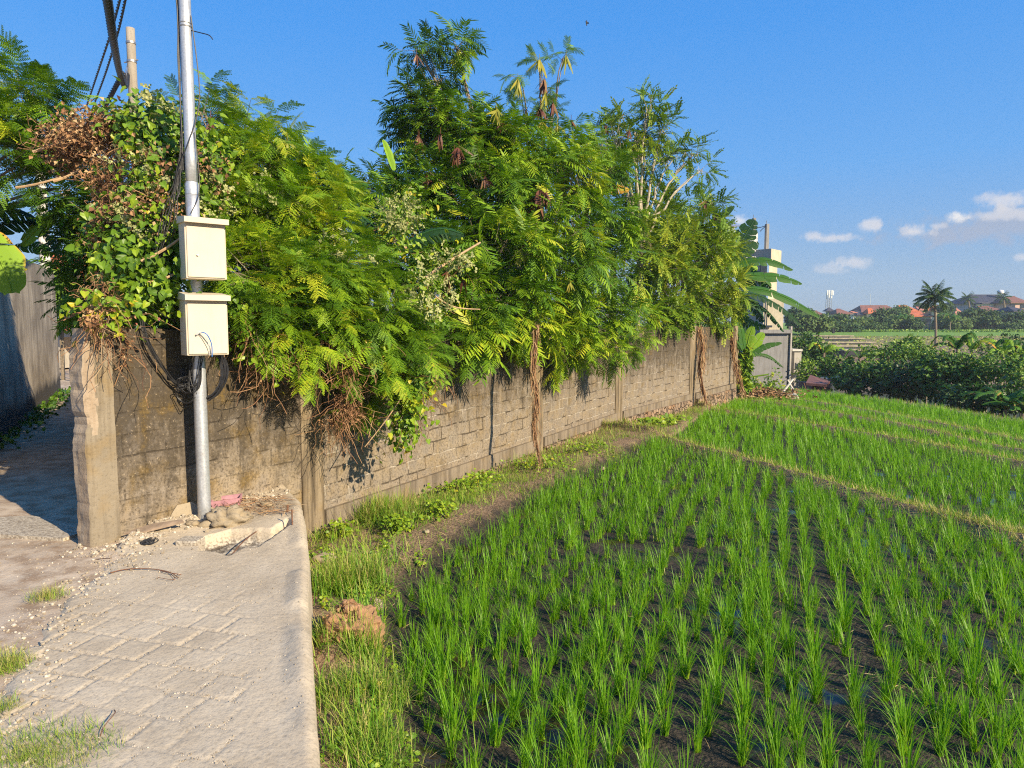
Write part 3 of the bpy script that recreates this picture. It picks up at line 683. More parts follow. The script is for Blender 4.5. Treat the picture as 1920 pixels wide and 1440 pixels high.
def flowerhead(seed):
    r = np.random.default_rng(seed); V = []; F = []; T = []
    for k in range(16):
        p_ = np.array([r.normal() * .35, .5 + r.normal() * .3, r.random() * .25]); s_ = .11
        a = r.random() * 3; n = len(V); V += [p_ + [s_ * math.cos(a), s_ * math.sin(a), 0], p_ + [-s_ * math.sin(a), s_ * math.cos(a), .05], p_ - [s_ * math.cos(a), s_ * math.sin(a), 0], p_ - [-s_ * math.sin(a), s_ * math.cos(a), .05]]
        F.append([n, n + 1, n + 2, n + 3]); T += [.5 * (r.random() - .5)] * 4
    return tpl(V, F, T)
FLOW = [flowerhead(i) for i in range(3)]
POD = tpl([[-.05, 0, 0], [.05, 0, 0], [.075, .5, .03], [-.075, .5, .03], [.02, 1, 0], [-.02, 1, 0]], [[0, 1, 2, 3], [3, 2, 4, 5]], [0] * 6)
STRAW = tpl([[-.02, 0, 0], [.02, 0, 0], [.03, .5, .04], [-.03, .5, .04], [.008, 1, 0], [-.008, 1, 0]], [[0, 1, 2, 3], [3, 2, 4, 5]], [0] * 6)
CRUMP = tpl([[0, 0, 0], [-.3, .4, .2], [0, .9, -.1], [.35, .45, .25]], [[0, 3, 2, 1]], [0, .05, 0, -.05])

def wy(u): return on_wall(u)[1]
def cy(u, Y): return Y * wy(u) / (6.915 / (.72 - (u - 960) / 1280.0))
def blob_pts(bl, n, k=.42, shrink=0.0):
    """bl=(u,v,ru,rv,Y,rd): n points in the ellipsoid -> positions, outward dirs"""
    u, v, ru, rv, Y, rd = bl; c = Q(u, v, Y); s_ = Y / 1280; o = ball(n, k); P = c + o * np.array([max(ru * s_ - shrink, .04), rd, max(rv * s_ - shrink, .04)])
    return P, norm(o * np.array([1, 1, 1.0])), c
def twig_fronds(mb, tw, P, D, per=7, L=.26, tinf=None, lib=FR_HI, twl=.28, matl=0):
    n = len(P); T0 = norm(D * .7 + np.array([0, 0, .45]) + rng.normal(size=(n, 3)) * .35)
    for k in range(per):
        f = .25 + .75 * k / (per - 1); az_ = 2.4 * k + rng.random(n) * 1.0
        ref = np.cross(T0, np.array([.3, .2, 1.0])); ref = norm(ref); r2 = np.cross(T0, ref)
        rad = np.cos(az_)[:, None] * ref + np.sin(az_)[:, None] * r2
        d = norm(T0 * (.35 + .5 * f) + rad * (.95 - .4 * f) + np.array([0, 0, -.22]))
        nr = norm(np.array([0, 0, 1.0]) + T0 * .35 + rng.normal(size=(n, 3)) * .18)
        pos = P + T0 * (f * twl) ; idx = rng.integers(0, len(lib), n); sc = L * (.75 + .5 * rng.random(n)); tn = tinf(pos, n)
        fr = frames(d, nr)
        for j in range(len(lib)):
            m_ = idx == j; mb.scatter(lib[j], pos[m_], fr[m_], sc[m_] * 1.12, tn[m_], matl)
    if tw is not None:
        for p_, t_ in zip(P, T0): tw.tube([p_ - t_ * .12, p_ + t_ * twl * .5, p_ + t_ * twl * 1.05], [.006, .004, .002], 3, cap=False)
def limbs(br, base, blobs, r0=.05):
    base = np.asarray(base, float); out = []
    for bl in blobs:
        c = Q(bl[0], bl[1], bl[4]); mid = base * .45 + c * .55 + np.array([0, 0, .12 * np.linalg.norm(c - base)]); mid[:2] = base[:2] * .6 + c[:2] * .4 + rng.normal(size=2) * .1
        pts = bez(base, mid, c, 12); pts += np.concatenate([np.zeros((1, 3)), rng.normal(size=(11, 3)) * .018])
        br.tube(pts, np.linspace(r0 * .8, r0 * .22, 12), 6, cap=False); out.append(pts)
    return out
def feather_tree(name, label, cat, base, blobs, counts, tint=.35, var=.3, L=.26, lib=FR_HI, per=7, group=None, mats='leuc', pods=(), r0=.05, trunkh=1.3, twl=.28, k=.42, bark='bark', conv=True, shrink=.13, dens=1.0):
    if conv: blobs = [(b[0], b[1], b[2], b[3], cy(b[0], b[4]), b[5]) for b in blobs]; pods = [(p[0], p[1], cy(p[0], p[2]) * .955) + tuple(p[3:]) for p in pods]
    root = empty(name, base, 0, label, cat, group)
    cr = MB(); tw = MB(); base = np.asarray(base, float)
    top = base + np.array([.1, -.05, trunkh]); tk = MB(); tk.tube(bez(base, base + [.05, .05, trunkh * .6], top, 6), np.linspace(r0 * 1.4, r0, 6), 8); tk.build('trunk', M[bark], root, True)
    LM = limbs(tw, top, blobs, r0)
    for bl, cnt, lm in zip(blobs, counts, LM):
        P, D, c = blob_pts(bl, max(2, int(cnt * dens)), k, shrink); ph = rng.random(3) * 9
        tb = tint + .16 * (rng.random() - .5)
        tinf = lambda pos, n: tb + var * ((np.sin(pos[:, 0] * 3.1 + ph[0]) + np.sin(pos[:, 2] * 4.3 + ph[1]) + np.sin(pos[:, 1] * 3.7 + ph[2])) / 5) + (rng.random(n) - .5) * var + np.where(rng.random(n) < .045, .4, 0)
        twig_fronds(cr, tw, P, D, per, L, tinf, lib, twl)
        for q in P[::2]:
            s_ = lm[rng.integers(5, 11)]; tw.tube(bez(s_, (s_ + q) / 2 + [0, 0, .08], q, 5), np.linspace(.010, .005, 5), 4, cap=False)
    tw.build('branch', M[bark], root); cr.build('crown', M[mats], root)
    for (u, v, Y, n, ln, mt) in pods:
        pb = MB(); c = Q(u, v, Y); 
        for g_ in range(max(1, n // 9)):
            cc = c + rng.normal(size=3) * .09 * (1 if n > 9 else .2); m_ = min(n, 11)
            d = norm(np.array([0, 0, -1.0]) + rng.normal(size=(m_, 3)) * .33); nr = norm(rng.normal(size=(m_, 3)) * .5 + np.array([.3, -1, 0]))
            pb.scatter(POD, np.repeat(cc[None], m_, 0), frames(d, nr), ln * (.8 + .5 * rng.random(m_)), .15 + .6 * rng.random(m_) ** 1.5)
            pb.tube([cc + [0, 0, .10], cc], [.004, .004], 3, cap=False)
        pb.build('pod_cluster', M[mt], root)
    return root
def leafy(mb, bl, n, tp, size, tint, var=.3, k=.35, hang=.5, matl=0, clump=0, cj=1.6):
    P, D, c = blob_pts(bl, n, k)
    if clump:
        m_ = max(1, n // clump); C_, Dc, _ = blob_pts(bl, m_, k); idx = rng.integers(0, m_, n); P = C_[idx] + rng.normal(size=(n, 3)) * size * cj; D = Dc[idx]
    d = norm(D * .5 + np.array([0, 0, -hang]) + rng.normal(size=(n, 3)) * .5); nr = norm(D + np.array([.25, -.35, .55]) + rng.normal(size=(n, 3)) * .45)
    tn = tint + var * (rng.random(n) - .5) + .12 * np.sin(P[:, 0] * 5 + P[:, 2] * 6)
    tps = tp if isinstance(tp, list) else [tp]; idx = rng.integers(0, len(tps), n); fr = frames(d, nr); sc = size * (.6 + .8 * rng.random(n))
    for j, t_ in enumerate(tps): q = idx == j; mb.scatter(t_, P[q], fr[q], sc[q], tn[q], matl)
def tangle(mb, bl, n, L=.26, r=.0024, matl=0, hang=0.0, curl=.75):
    P, D, c = blob_pts(bl, n, .5)
    for p_, d_ in zip(P, D):
        d = norm(rng.normal(size=3) - d_ * .2 + np.array([0, 0, -hang * 2])); pts = [p_]; m_ = 6; l = L * (.5 + rng.random()) / m_
        for q in range(m_): d = norm(d + rng.normal(size=3) * curl + np.array([0, 0, -hang])); pts.append(pts[-1] + d * l)
        mb.tube(np.array(pts), r * (.6 + .8 * rng.random()), 3, matl, .2 + .6 * rng.random(), cap=False)

# ================================================================ the growth over the wall
feather_tree('leucaena_tree', 'bright feathery bush rising just right of the metal pole and upper meter box', 'tree', (-2.6, 7.6, 0),
    [(440, 262, 70, 50, 7.6, .5), (480, 330, 100, 60, 7.4, .6), (545, 345, 75, 60, 7.6, .5), (600, 385, 60, 40, 7.6, .4), (430, 420, 60, 70, 6.9, .4), (520, 430, 100, 80, 7.2, .6), (590, 450, 80, 60, 7.3, .5), (500, 262, 35, 25, 7.8, .3), (385, 215, 18, 22, 7.2, .2)],
    [24, 38, 30, 20, 32, 44, 30, 6, 5], tint=.62, var=.5, L=.25, pods=[(398, 232, 7.2, 9, .12, 'pod'), (420, 268, 7.2, 12, .12, 'pod'), (545, 265, 7.6, 8, .16, 'podg'), (414, 300, 7.0, 9, .10, 'pod')])
feather_tree('leucaena_tree', 'feathery branches spilling over the wall top between the meter boxes and the second pilaster', 'tree', (-1.9, 8.0, 0),
    [(480, 520, 80, 60, 6.3, .35), (500, 600, 60, 50, 6.15, .25), (580, 540, 90, 60, 6.5, .4), (650, 520, 80, 60, 7.0, .5), (600, 610, 80, 45, 6.55, .3), (680, 600, 90, 60, 6.8, .35), (740, 660, 75, 50, 7.0, .3), (700, 690, 70, 38, 6.8, .25), (570, 655, 60, 30, 6.3, .2), (770, 710, 45, 26, 7.2, .2), (690, 740, 26, 20, 6.8, .12), (800, 650, 50, 30, 7.6, .2), (530, 690, 20, 14, 6.3, .1)],
    [44, 26, 46, 40, 34, 46, 38, 28, 14, 10, 5, 10, 2], tint=.50, var=.5, L=.23, pods=[(655, 585, 6.8, 5, .12, 'pod')])
feather_tree('leucaena_tree', 'tallest feathery tree with a narrow leaning top in the middle of the growth', 'tree', (-.55, 12.0, 0),
    [(853, 88, 22, 20, 11, .25), (790, 100, 32, 18, 11, .25), (815, 150, 26, 26, 11, .25), (790, 205, 50, 28, 11, .4), (850, 235, 50, 30, 10.8, .45), (790, 255, 50, 36, 11, .5), (880, 275, 80, 50, 10.6, .6), (820, 330, 80, 50, 10.8, .6), (930, 240, 60, 40, 10.8, .5), (960, 300, 90, 50, 10.4, .7), (900, 370, 110, 60, 10.2, .8), (700, 350, 60, 34, 11.2, .4), (750, 385, 60, 40, 10.5, .5), (700, 410, 60, 40, 10.2, .5), (760, 470, 80, 50, 9.6, .5), (830, 540, 70, 50, 9.3, .4), (860, 450, 70, 50, 9.8, .5)],
    [8, 9, 9, 20, 20, 20, 36, 38, 20, 44, 60, 16, 20, 20, 40, 36, 36], tint=.38, var=.45, L=.29, per=7, lib=FR_LO, r0=.07, trunkh=2.2,
    pods=[(775, 110, 10.9, 10, .16, 'pod'), (795, 260, 10.7, 26, .2, 'pod'), (800, 320, 10.5, 26, .2, 'pod'), (860, 290, 10.2, 24, .22, 'pod'), (920, 205, 10.3, 18, .2, 'podg'), (940, 222, 10.4, 12, .18, 'pod'), (1015, 365, 9.7, 40, .24, 'pod'), (830, 245, 10.3, 12, .2, 'pod'), (845, 505, 8.5, 5, .2, 'pod'), (870, 520, 8.5, 4, .2, 'pod'), (900, 330, 10, 14, .2, 'pod')])
feather_tree('leucaena_tree', 'sparse leaning sprig of long yellow and brown pods against the sky', 'tree', (.4, 13.2, 0),
    [(975, 145, 14, 14, 11, .15), (1010, 125, 22, 16, 11, .2), (1055, 108, 12, 8, 11, .15), (1020, 180, 24, 24, 11, .25), (1035, 225, 26, 16, 11, .25), (985, 205, 16, 26, 11, .2)],
    [3, 3, 2, 4, 4, 3], tint=.5, L=.24, per=5, twl=.2, r0=.045, trunkh=2.6,
    pods=[(968, 135, 11, 16, .26, 'podg'), (1010, 120, 11, 14, .26, 'podg'), (1022, 150, 11, 18, .24, 'pod'), (1010, 175, 11, 12, .26, 'podg'), (1030, 200, 11, 18, .22, 'pod'), (1062, 105, 11, 6, .26, 'podg'), (1020, 235, 10.8, 14, .24, 'podg'), (1045, 240, 10.8, 14, .2, 'podg'), (1070, 222, 11, 6, .18, 'pod')])
feather_tree('leucaena_tree', 'wide feathery tree with low branches over the wall at the tall dry stem', 'tree', (1.2, 14.6, 0),
    [(1050, 280, 60, 36, 10.8, .4), (1040, 330, 90, 50, 10.4, .7), (1110, 330, 60, 60, 11.2, .6), (1130, 270, 30, 26, 11.5, .3), (1000, 420, 110, 60, 9.8, .7), (1100, 410, 80, 60, 10.8, .7), (930, 470, 90, 60, 9.2, .6), (1030, 500, 110, 60, 9.6, .6), (1130, 500, 90, 60, 10.8, .6), (930, 560, 80, 50, 9.0, .4), (1030, 580, 90, 50, 9.6, .5), (1120, 590, 80, 45, 10.8, .5), (1050, 630, 60, 24, 10.0, .25), (1120, 645, 50, 22, 10.8, .25), (880, 600, 50, 40, 8.6, .3), (970, 610, 60, 36, 9.1, .3), (860, 640, 24, 14, 8.4, .15), (1180, 600, 60, 36, 12.0, .4), (1160, 655, 16, 12, 11.2, .1), (1060, 660, 60, 26, 9.9, .15), (1120, 672, 50, 20, 10.6, .12), (1010, 640, 50, 30, 9.3, .15), (890, 640, 40, 20, 8.4, .12), (1190, 640, 30, 20, 11.6, .12)],
    [18, 38, 30, 10, 46, 36, 38, 46, 36, 30, 36, 30, 12, 8, 16, 20, 3, 20, 2, 16, 10, 14, 8, 6], tint=.46, var=.5, L=.30, lib=FR_LO, r0=.06, trunkh=1.6,
    pods=[(1070, 520, 9.2, 12, .14, 'podg'), (980, 470, 9.2, 8, .2, 'podg'), (1000, 540, 9.2, 9, .16, 'pod')])
feather_tree('leucaena_tree', 'yellowish green fine leaved bush bulging over the far end of the wall', 'tree', (4.6, 20.2, -.3),
    [(1230, 400, 60, 40, 14.5, .7), (1220, 470, 80, 55, 13.6, .8), (1290, 430, 60, 40, 15.5, .7), (1290, 480, 80, 50, 15.2, .9), (1345, 474, 38, 38, 17.0, .6), (1260, 550, 90, 50, 14.6, .8), (1340, 540, 55, 50, 16.2, .7), (1340, 590, 50, 34, 16.6, .5), (1240, 590, 60, 24, 14.0, .4), (1360, 575, 14, 34, 18, .4), (1335, 380, 20, 25, 16, .3)],
    [44, 70, 44, 68, 34, 74, 60, 40, 26, 16, 12], tint=.52, var=.5, L=.34, lib=PINN, per=9, mats='leuc_pale', r0=.05, k=.42, twl=.4,
    pods=[(1330, 385, 16, 14, .3, 'pod'), (1345, 400, 16, 10, .3, 'pod')])
feather_tree('slender_tree', 'thin pale trunked tree with an airy crown behind the wall', 'tree', (3.15, 17.4, -.3),
    [(1215, 205, 26, 26, 14, .3), (1190, 250, 50, 34, 14, .5), (1240, 245, 30, 30, 14, .4), (1150, 260, 34, 36, 14, .4), (1210, 300, 70, 36, 14, .6), (1150, 320, 50, 36, 14, .5), (1260, 300, 26, 20, 14, .3), (1300, 290, 30, 20, 14, .3), (1315, 320, 20, 24, 14, .3), (1180, 370, 60, 24, 14, .5), (1165, 215, 12, 18, 14, .2)],
    [20, 34, 20, 28, 44, 32, 14, 18, 12, 24, 8], tint=.42, var=.4, L=.30, lib=PINN, per=6, mats='leuc_pale', r0=.05, trunkh=4.0, bark='pbark', k=.6, twl=.32, dens=.62,
    pods=[(1150, 225, 14, 10, .2, 'pod'), (1182, 235, 14, 10, .2, 'pod'), (1140, 275, 13.8, 12, .2, 'pod')])
feather_tree('leucaena_tree', 'dark feathery foliage above the lane behind the vine covered corner', 'tree', (-6.2, 10.2, 0),
    [(185, 440, 44, 40, 8.6, .5), (178, 500, 30, 60, 8.6, .4), (215, 420, 60, 40, 8.2, .5), (170, 560, 22, 40, 8.2, .3)], [26, 24, 24, 12], tint=.16, var=.25, L=.27, lib=FR_LO, conv=False)
feather_tree('leucaena_tree', 'blue green feathery tree reaching in from the left over the plaster wall', 'tree', (-8.0, 9.2, 0),
    [(20, 190, 50, 34, 7.8, .4), (75, 205, 40, 24, 7.8, .3), (20, 250, 60, 40, 7.8, .5), (75, 262, 46, 34, 7.8, .4), (30, 310, 70, 45, 7.8, .5), (10, 160, 20, 14, 7.8, .2), (115, 300, 36, 40, 8.0, .3), (110, 355, 40, 30, 8.0, .3)],
    [16, 12, 24, 16, 26, 3, 12, 12], tint=.48, var=.35, L=.30, r0=.05, trunkh=2.4, k=.55, conv=False, dens=.6)

# vine heap over the corner, with its dry crown
vh = empty('climbing_vine', (-3.6, 6.6, 1.6), 0, 'green flowering vine heaped over the broken wall corner with a rusty dry top', 'vine')
v1 = MB()
for bl, n in [((300, 270, 60, 60, 6.2, .4), 420), ((330, 340, 60, 60, 6.1, .4), 460), ((300, 430, 70, 60, 5.9, .35), 520), ((270, 505, 60, 44, 5.7, .3), 420), ((260, 240, 50, 30, 6.3, .3), 200), ((380, 300, 40, 70, 6.4, .3), 300), ((300, 540, 50, 16, 5.55, .2), 160), ((300, 575, 80, 30, 6.1, .2), 420), ((430, 580, 50, 30, 6.6, .2), 260), ((230, 460, 40, 60, 5.9, .3), 200), ((430, 560, 20, 20, 5.9, .15), 60), ((370, 440, 40, 60, 6.1, .3), 200)]:
    leafy(v1, bl, int(n * 1.9), HEART, .056, .50, .55, clump=6)
v1.build('foliage', M['vine'], vh)
v2 = MB()
for bl, n in [((290, 225, 40, 30, 6.2, .3), 60), ((300, 330, 70, 50, 6.0, .4), 90), ((390, 360, 20, 60, 6.2, .25), 60), ((270, 440, 50, 40, 5.8, .3), 60), ((360, 400, 40, 60, 6.0, .3), 50)]: leafy(v2, bl, n, FLOW, .10, .5, .5, hang=-.2)
v2.build('blossom', M['flower'], vh)
v3 = MB()
for bl, n in [((170, 265, 75, 36, 6.3, .35), 330), ((215, 245, 50, 34, 6.3, .3), 240), ((120, 285, 40, 34, 6.4, .25), 130), ((205, 330, 36, 40, 6.1, .25), 130), ((270, 390, 70, 50, 5.85, .3), 150), ((195, 440, 14, 100, 5.9, .1), 110), ((250, 330, 60, 60, 6.0, .3), 110), ((190, 545, 34, 26, 5.3, .2), 50)]: tangle(v3, bl, int(n * 1.0), .20, .0022)
for bl, n in [((170, 262, 80, 40, 6.3, .35), 1500), ((215, 240, 52, 36, 6.3, .3), 900), ((120, 285, 42, 36, 6.4, .25), 420), ((205, 330, 40, 44, 6.1, .25), 420), ((270, 390, 80, 50, 5.8, .3), 700), ((196, 450, 13, 90, 5.9, .1), 420), ((330, 400, 50, 40, 5.9, .3), 300), ((300, 310, 60, 40, 5.9, .3), 240), ((400, 330, 20, 40, 6.1, .2), 120)]: leafy(v3, (bl[0], bl[1], bl[2] * 1.12, bl[3] * 1.15, bl[4], bl[5]), int(n * .95), CRUMP, .042, .52, .9, k=.6, hang=.3, clump=9, cj=1.2)
v3.build('dry_tangle', M['dry'], vh)
for a_, b_, Y in [((62, 285), (185, 232), 6.2), ((100, 340), (160, 312), 6.2), ((265, 490), (340, 445), 5.5), ((275, 530), (325, 514), 5.5), ((30, 352), (120, 330), 7.2), ((395, 350), (437, 350), 6.3)]:
    p, q = Q(*a_, Y), Q(*b_, Y + .1); m_ = (p + q) / 2 + [0, .0, -.03]; stk = MB(); stk.tube(bez(p, m_, q, 6), np.linspace(.014, .009, 6), 6); stk.build('stem', M['stick'], vh)

def hang_vine(label, parts, dry=0.0, name='hanging_vine'):
    rt = empty(name, Q(*parts[0][0][:2], parts[0][0][4]), 0, label, 'vine'); f = MB(); d_ = MB()
    for bl, n, nd in parts:
        bl = (bl[0], bl[1], bl[2], bl[3], cy(bl[0], bl[4]) if name == 'creeper' else bl[4], bl[5])
        if n: leafy(f, bl, int(n * 1.5), HEART, .055, .58, .6, clump=4)
        if nd: tangle(d_, bl, nd, .42, .0026, hang=.3, curl=.45); leafy(d_, bl, nd * 4, CRUMP, .035, .45, .7)
    if f.n: f.build('foliage', M['vine'], rt)
    if d_.n: d_.build('dry_tangle', M['dry'], rt)
    return rt
hang_vine('bright green heart leaved vine tail hanging lowest on the block wall', [((765, 720, 34, 30, 7.25, .12), 160, 20), ((762, 770, 28, 34, 7.2, .10), 190, 12), ((757, 815, 16, 26, 7.15, .06), 90, 4), ((800, 710, 24, 26, 7.4, .1), 60, 50)])
hang_vine('rusty dry vine hanging on the wall right of the plaster pilaster', [((650, 670, 24, 60, 6.75, .10), 8, 70), ((655, 760, 28, 40, 6.75, .08), 0, 70), ((625, 790, 26, 12, 6.8, .06), 0, 20), ((600, 650, 40, 30, 6.5, .1), 10, 40)])
hang_vine('dry brown strands hanging beside the lower meter box', [((462, 610, 24, 44, 6.0, .08), 30, 34), ((485, 680, 16, 46, 6.1, .06), 14, 24), ((510, 640, 26, 30, 6.1, .1), 40, 14), ((555, 690, 30, 24, 6.35, .08), 20, 12)])
hang_vine('dry straw coloured nest of roots topping the broken end post', [((185, 578, 30, 12, 5.08, .09), 50, 26), ((215, 590, 40, 12, 5.2, .08), 40, 12), ((235, 650, 8, 40, 5.25, .03), 0, 10), ((170, 605, 14, 16, 5.0, .08), 6, 22)])
hang_vine('pale flowering creeper clambering over branches in the middle of the wall', [((755, 395, 40, 30, 8.2, .3), 160, 0), ((745, 440, 40, 40, 8.0, .3), 160, 6), ((785, 560, 40, 40, 7.4, .25), 180, 10), ((800, 600, 30, 40, 7.4, .2), 120, 10), ((845, 490, 40, 20, 8.0, .2), 70, 6), ((660, 620, 50, 40, 6.6, .2), 120, 10), ((560, 480, 60, 30, 6.5, .3), 90, 0), ((1245, 300, 10, 60, 13.5, .2), 30, 0)], name='creeper')
cf = MB()
for bl, n in [((750, 400, 42, 34, 8.0, .3), 90), ((800, 560, 50, 50, 7.3, .25), 80), ((845, 490, 36, 14, 7.9, .2), 34), ((640, 470, 60, 40, 6.9, .3), 30), ((500, 400, 80, 60, 6.9, .3), 50)]: leafy(cf, bl, n, FLOW, .10, .5, .5, hang=-.2)
o_ = cf.build('blossom_spray', M['flower']); tag(o_, 'clusters of tiny cream flowers scattered over the bright bushes', 'flowers', kind='stuff')
# bent bare branches through the growth
bb = MB(); bb.tube(spline([Q(798, 520, 7.8), Q(845, 488, 8.0), Q(900, 455, 8.6)], 10), np.linspace(.018, .012, 10), 6)
tag(bb.build('broken_branch', M['stick']), 'bare tan branch slanting through the middle bushes above the wall', 'branch')
bb = MB(); bb.tube(spline([Q(805, 548, 7.6), Q(850, 575, 7.7), Q(900, 580, 8.2)], 10), np.linspace(.010, .006, 10), 6)
tag(bb.build('broken_branch', M['stick']), 'thin drooping bare twig just above the wall top', 'branch')
bb = MB(); bb.tube(spline([Q(760, 735, 6.95), Q(722, 790, 6.9), Q(684, 838, 6.85)], 8), .006, 5); bb.tube(spline([Q(702, 770, 7.0), Q(690, 825, 6.95)], 4), .004, 4)
tag(bb.build('broken_branch', M['stick']), 'thin straw coloured twig dangling beside the green vine tail', 'branch')
# dry stems on the pilasters
def dry_stem(label, pts, wid, n, seed):
    rt = MB(); P = spline(pts, 26)
    for k in range(n):
        o = rng.normal(size=(26, 3)) * .006 + rng.normal(size=3) * np.array([wid, wid * .45, 0]); i0 = rng.integers(0, 14); i1 = i0 + rng.integers(6, 13)
        q = P[i0:i1] + o[i0:i1]; rt.tube(q, .006 * (.5 + rng.random()) * wid / .04, 4, 0, rng.random(), cap=False)
    m_ = n * 16; idx = rng.integers(0, 26, m_); pos = P[idx] + rng.normal(size=(m_, 3)) * np.array([wid, wid * .5, .03]) * .8
    rt.scatter(STRAW, pos, frames(norm(np.array([0, 0, -1.]) + rng.normal(size=(m_, 3)) * .28), norm(np.array([.3, -1, .2]) + rng.normal(size=(m_, 3)) * .6)), (wid * 3.6) * (.4 + .9 * rng.random(m_)), rng.random(m_) ** .8 * 1.0)
    rt.tube(P + [0, .02, 0], np.full(26, wid * .5), 7, 0, .1); return tag(rt.build('dry_climber', M['dry']), label, 'dry plant')
dry_stem('tall shaggy dry stem clinging to the middle pilaster', [Q(1008, 610, 9.95), Q(1000, 690, 9.85), Q(1006, 760, 9.8), Q(1002, 800, 9.75), Q(1012, 868, 9.65)], .034, 22, 1)
dry_stem('shaggy dry banana stalk hanging on the pilaster near the wall end', [Q(1312, 612, 20.0), Q(1318, 650, 19.9), Q(1314, 700, 19.8), Q(1325, 758, 19.6)], .065, 20, 2)
dry_stem('dry stalk leaning on the very last pilaster of the wall', [Q(1372, 615, 23.0), Q(1376, 660, 23.0), Q(1384, 700, 22.9), Q(1394, 735, 22.7)], .06, 18, 3)

# ---------------------------------------------------------------- bananas
def ban_leaf(mb, pts, wid, up=(0, 0, 1), droop=.35, tear=.25, tint=.35, nseg=40, fold=.06, edge=True, tip=.12, matl=0):
    """strip pairs either side of a midrib; each strip may tear loose and sag"""
    P = spline(pts, nseg); d = norm(np.gradient(P, axis=0)); up = np.broadcast_to(np.asarray(up, float), P.shape); z = norm(up - (up * d).sum(1, keepdims=True) * d); x = np.cross(d, z)
    t = np.linspace(0, 1, nseg); W = wid * np.clip(np.sin(np.pi * np.clip(t * .93 + .07, 0, 1)) ** .55, tip, 1) * (1 - .15 * t)
    mb.tube(P + z * .004, np.linspace(.016, .005, nseg) * (wid / .2), 5, matl, .72, cap=False)
    for s_ in (-1, 1):
        sag = 0.; sk = 0.; first_ = True; i = 0
        while i < nseg - 1:
            run = 1 + int(rng.random() / max(tear, .04) * 1.2); run = min(run, nseg - 1 - i); sag = rng.random() * .35 * min(1, tear * 2.5); wj = 1 - .22 * rng.random() * min(1, tear * 3); e = .3 if (edge and rng.random() < .4) else 0; tj = tint + .16 * (rng.random() - .5)
            rows = []
            for ii in range(i, i + run + 1):
                f = (ii - i) / run; sh = (.5 - f) * .35 * (d[ii] * (np.linalg.norm(P[min(i + run, nseg - 1)] - P[i]))) * min(1, tear * 3); w_ = W[ii] * wj * (1 - .12 * abs(2 * f - 1))
                rows.append([P[ii], P[ii] + s_ * x[ii] * w_ * .5 + z[ii] * w_ * (fold * .5 - (droop + sag) * .25) + sh * .4, P[ii] + s_ * x[ii] * w_ * (1 - .3 * (droop + sag)) + z[ii] * w_ * (fold * .6 - droop - sag) + d[ii] * w_ * .28 + sh * .6])
            V = [p for r_ in rows for p in r_]; F = []
            for q_ in range(run): F += [[3 * q_, 3 * q_ + 1, 3 * q_ + 4, 3 * q_ + 3], [3 * q_ + 1, 3 * q_ + 2, 3 * q_ + 5, 3 * q_ + 4]]
            if s_ > 0: F = [f_[::-1] for f_ in F]
            mb.add(V, F, matl, np.array([tj, tj, tj + e] * (run + 1))); i += run
def banana(label, base, leaves, mt='ban', stem_r=.10, stem_top=None, name='banana_plant', group=None):
    rt = empty(name, base, 0, label, 'banana plant', group)
    if stem_top is not None: s_ = MB(); s_.tube(spline([base, (np.asarray(base) + stem_top) / 2, stem_top], 8), np.linspace(stem_r, stem_r * .55, 8), 10, 0, .6); s_.build('stem', M['banb'], rt)
    for kw in leaves:
        b = MB(); kw = dict(kw); m_ = kw.pop('m', mt); ban_leaf(b, **kw); b.build('leaf', M[m_], rt)
    return rt
q = lambda Y, *p: [Q(u, v, Y + (pp[0] if (pp := r_) else 0)) for (u, v, *r_) in p]
c0 = Q(1378, 540, 25)
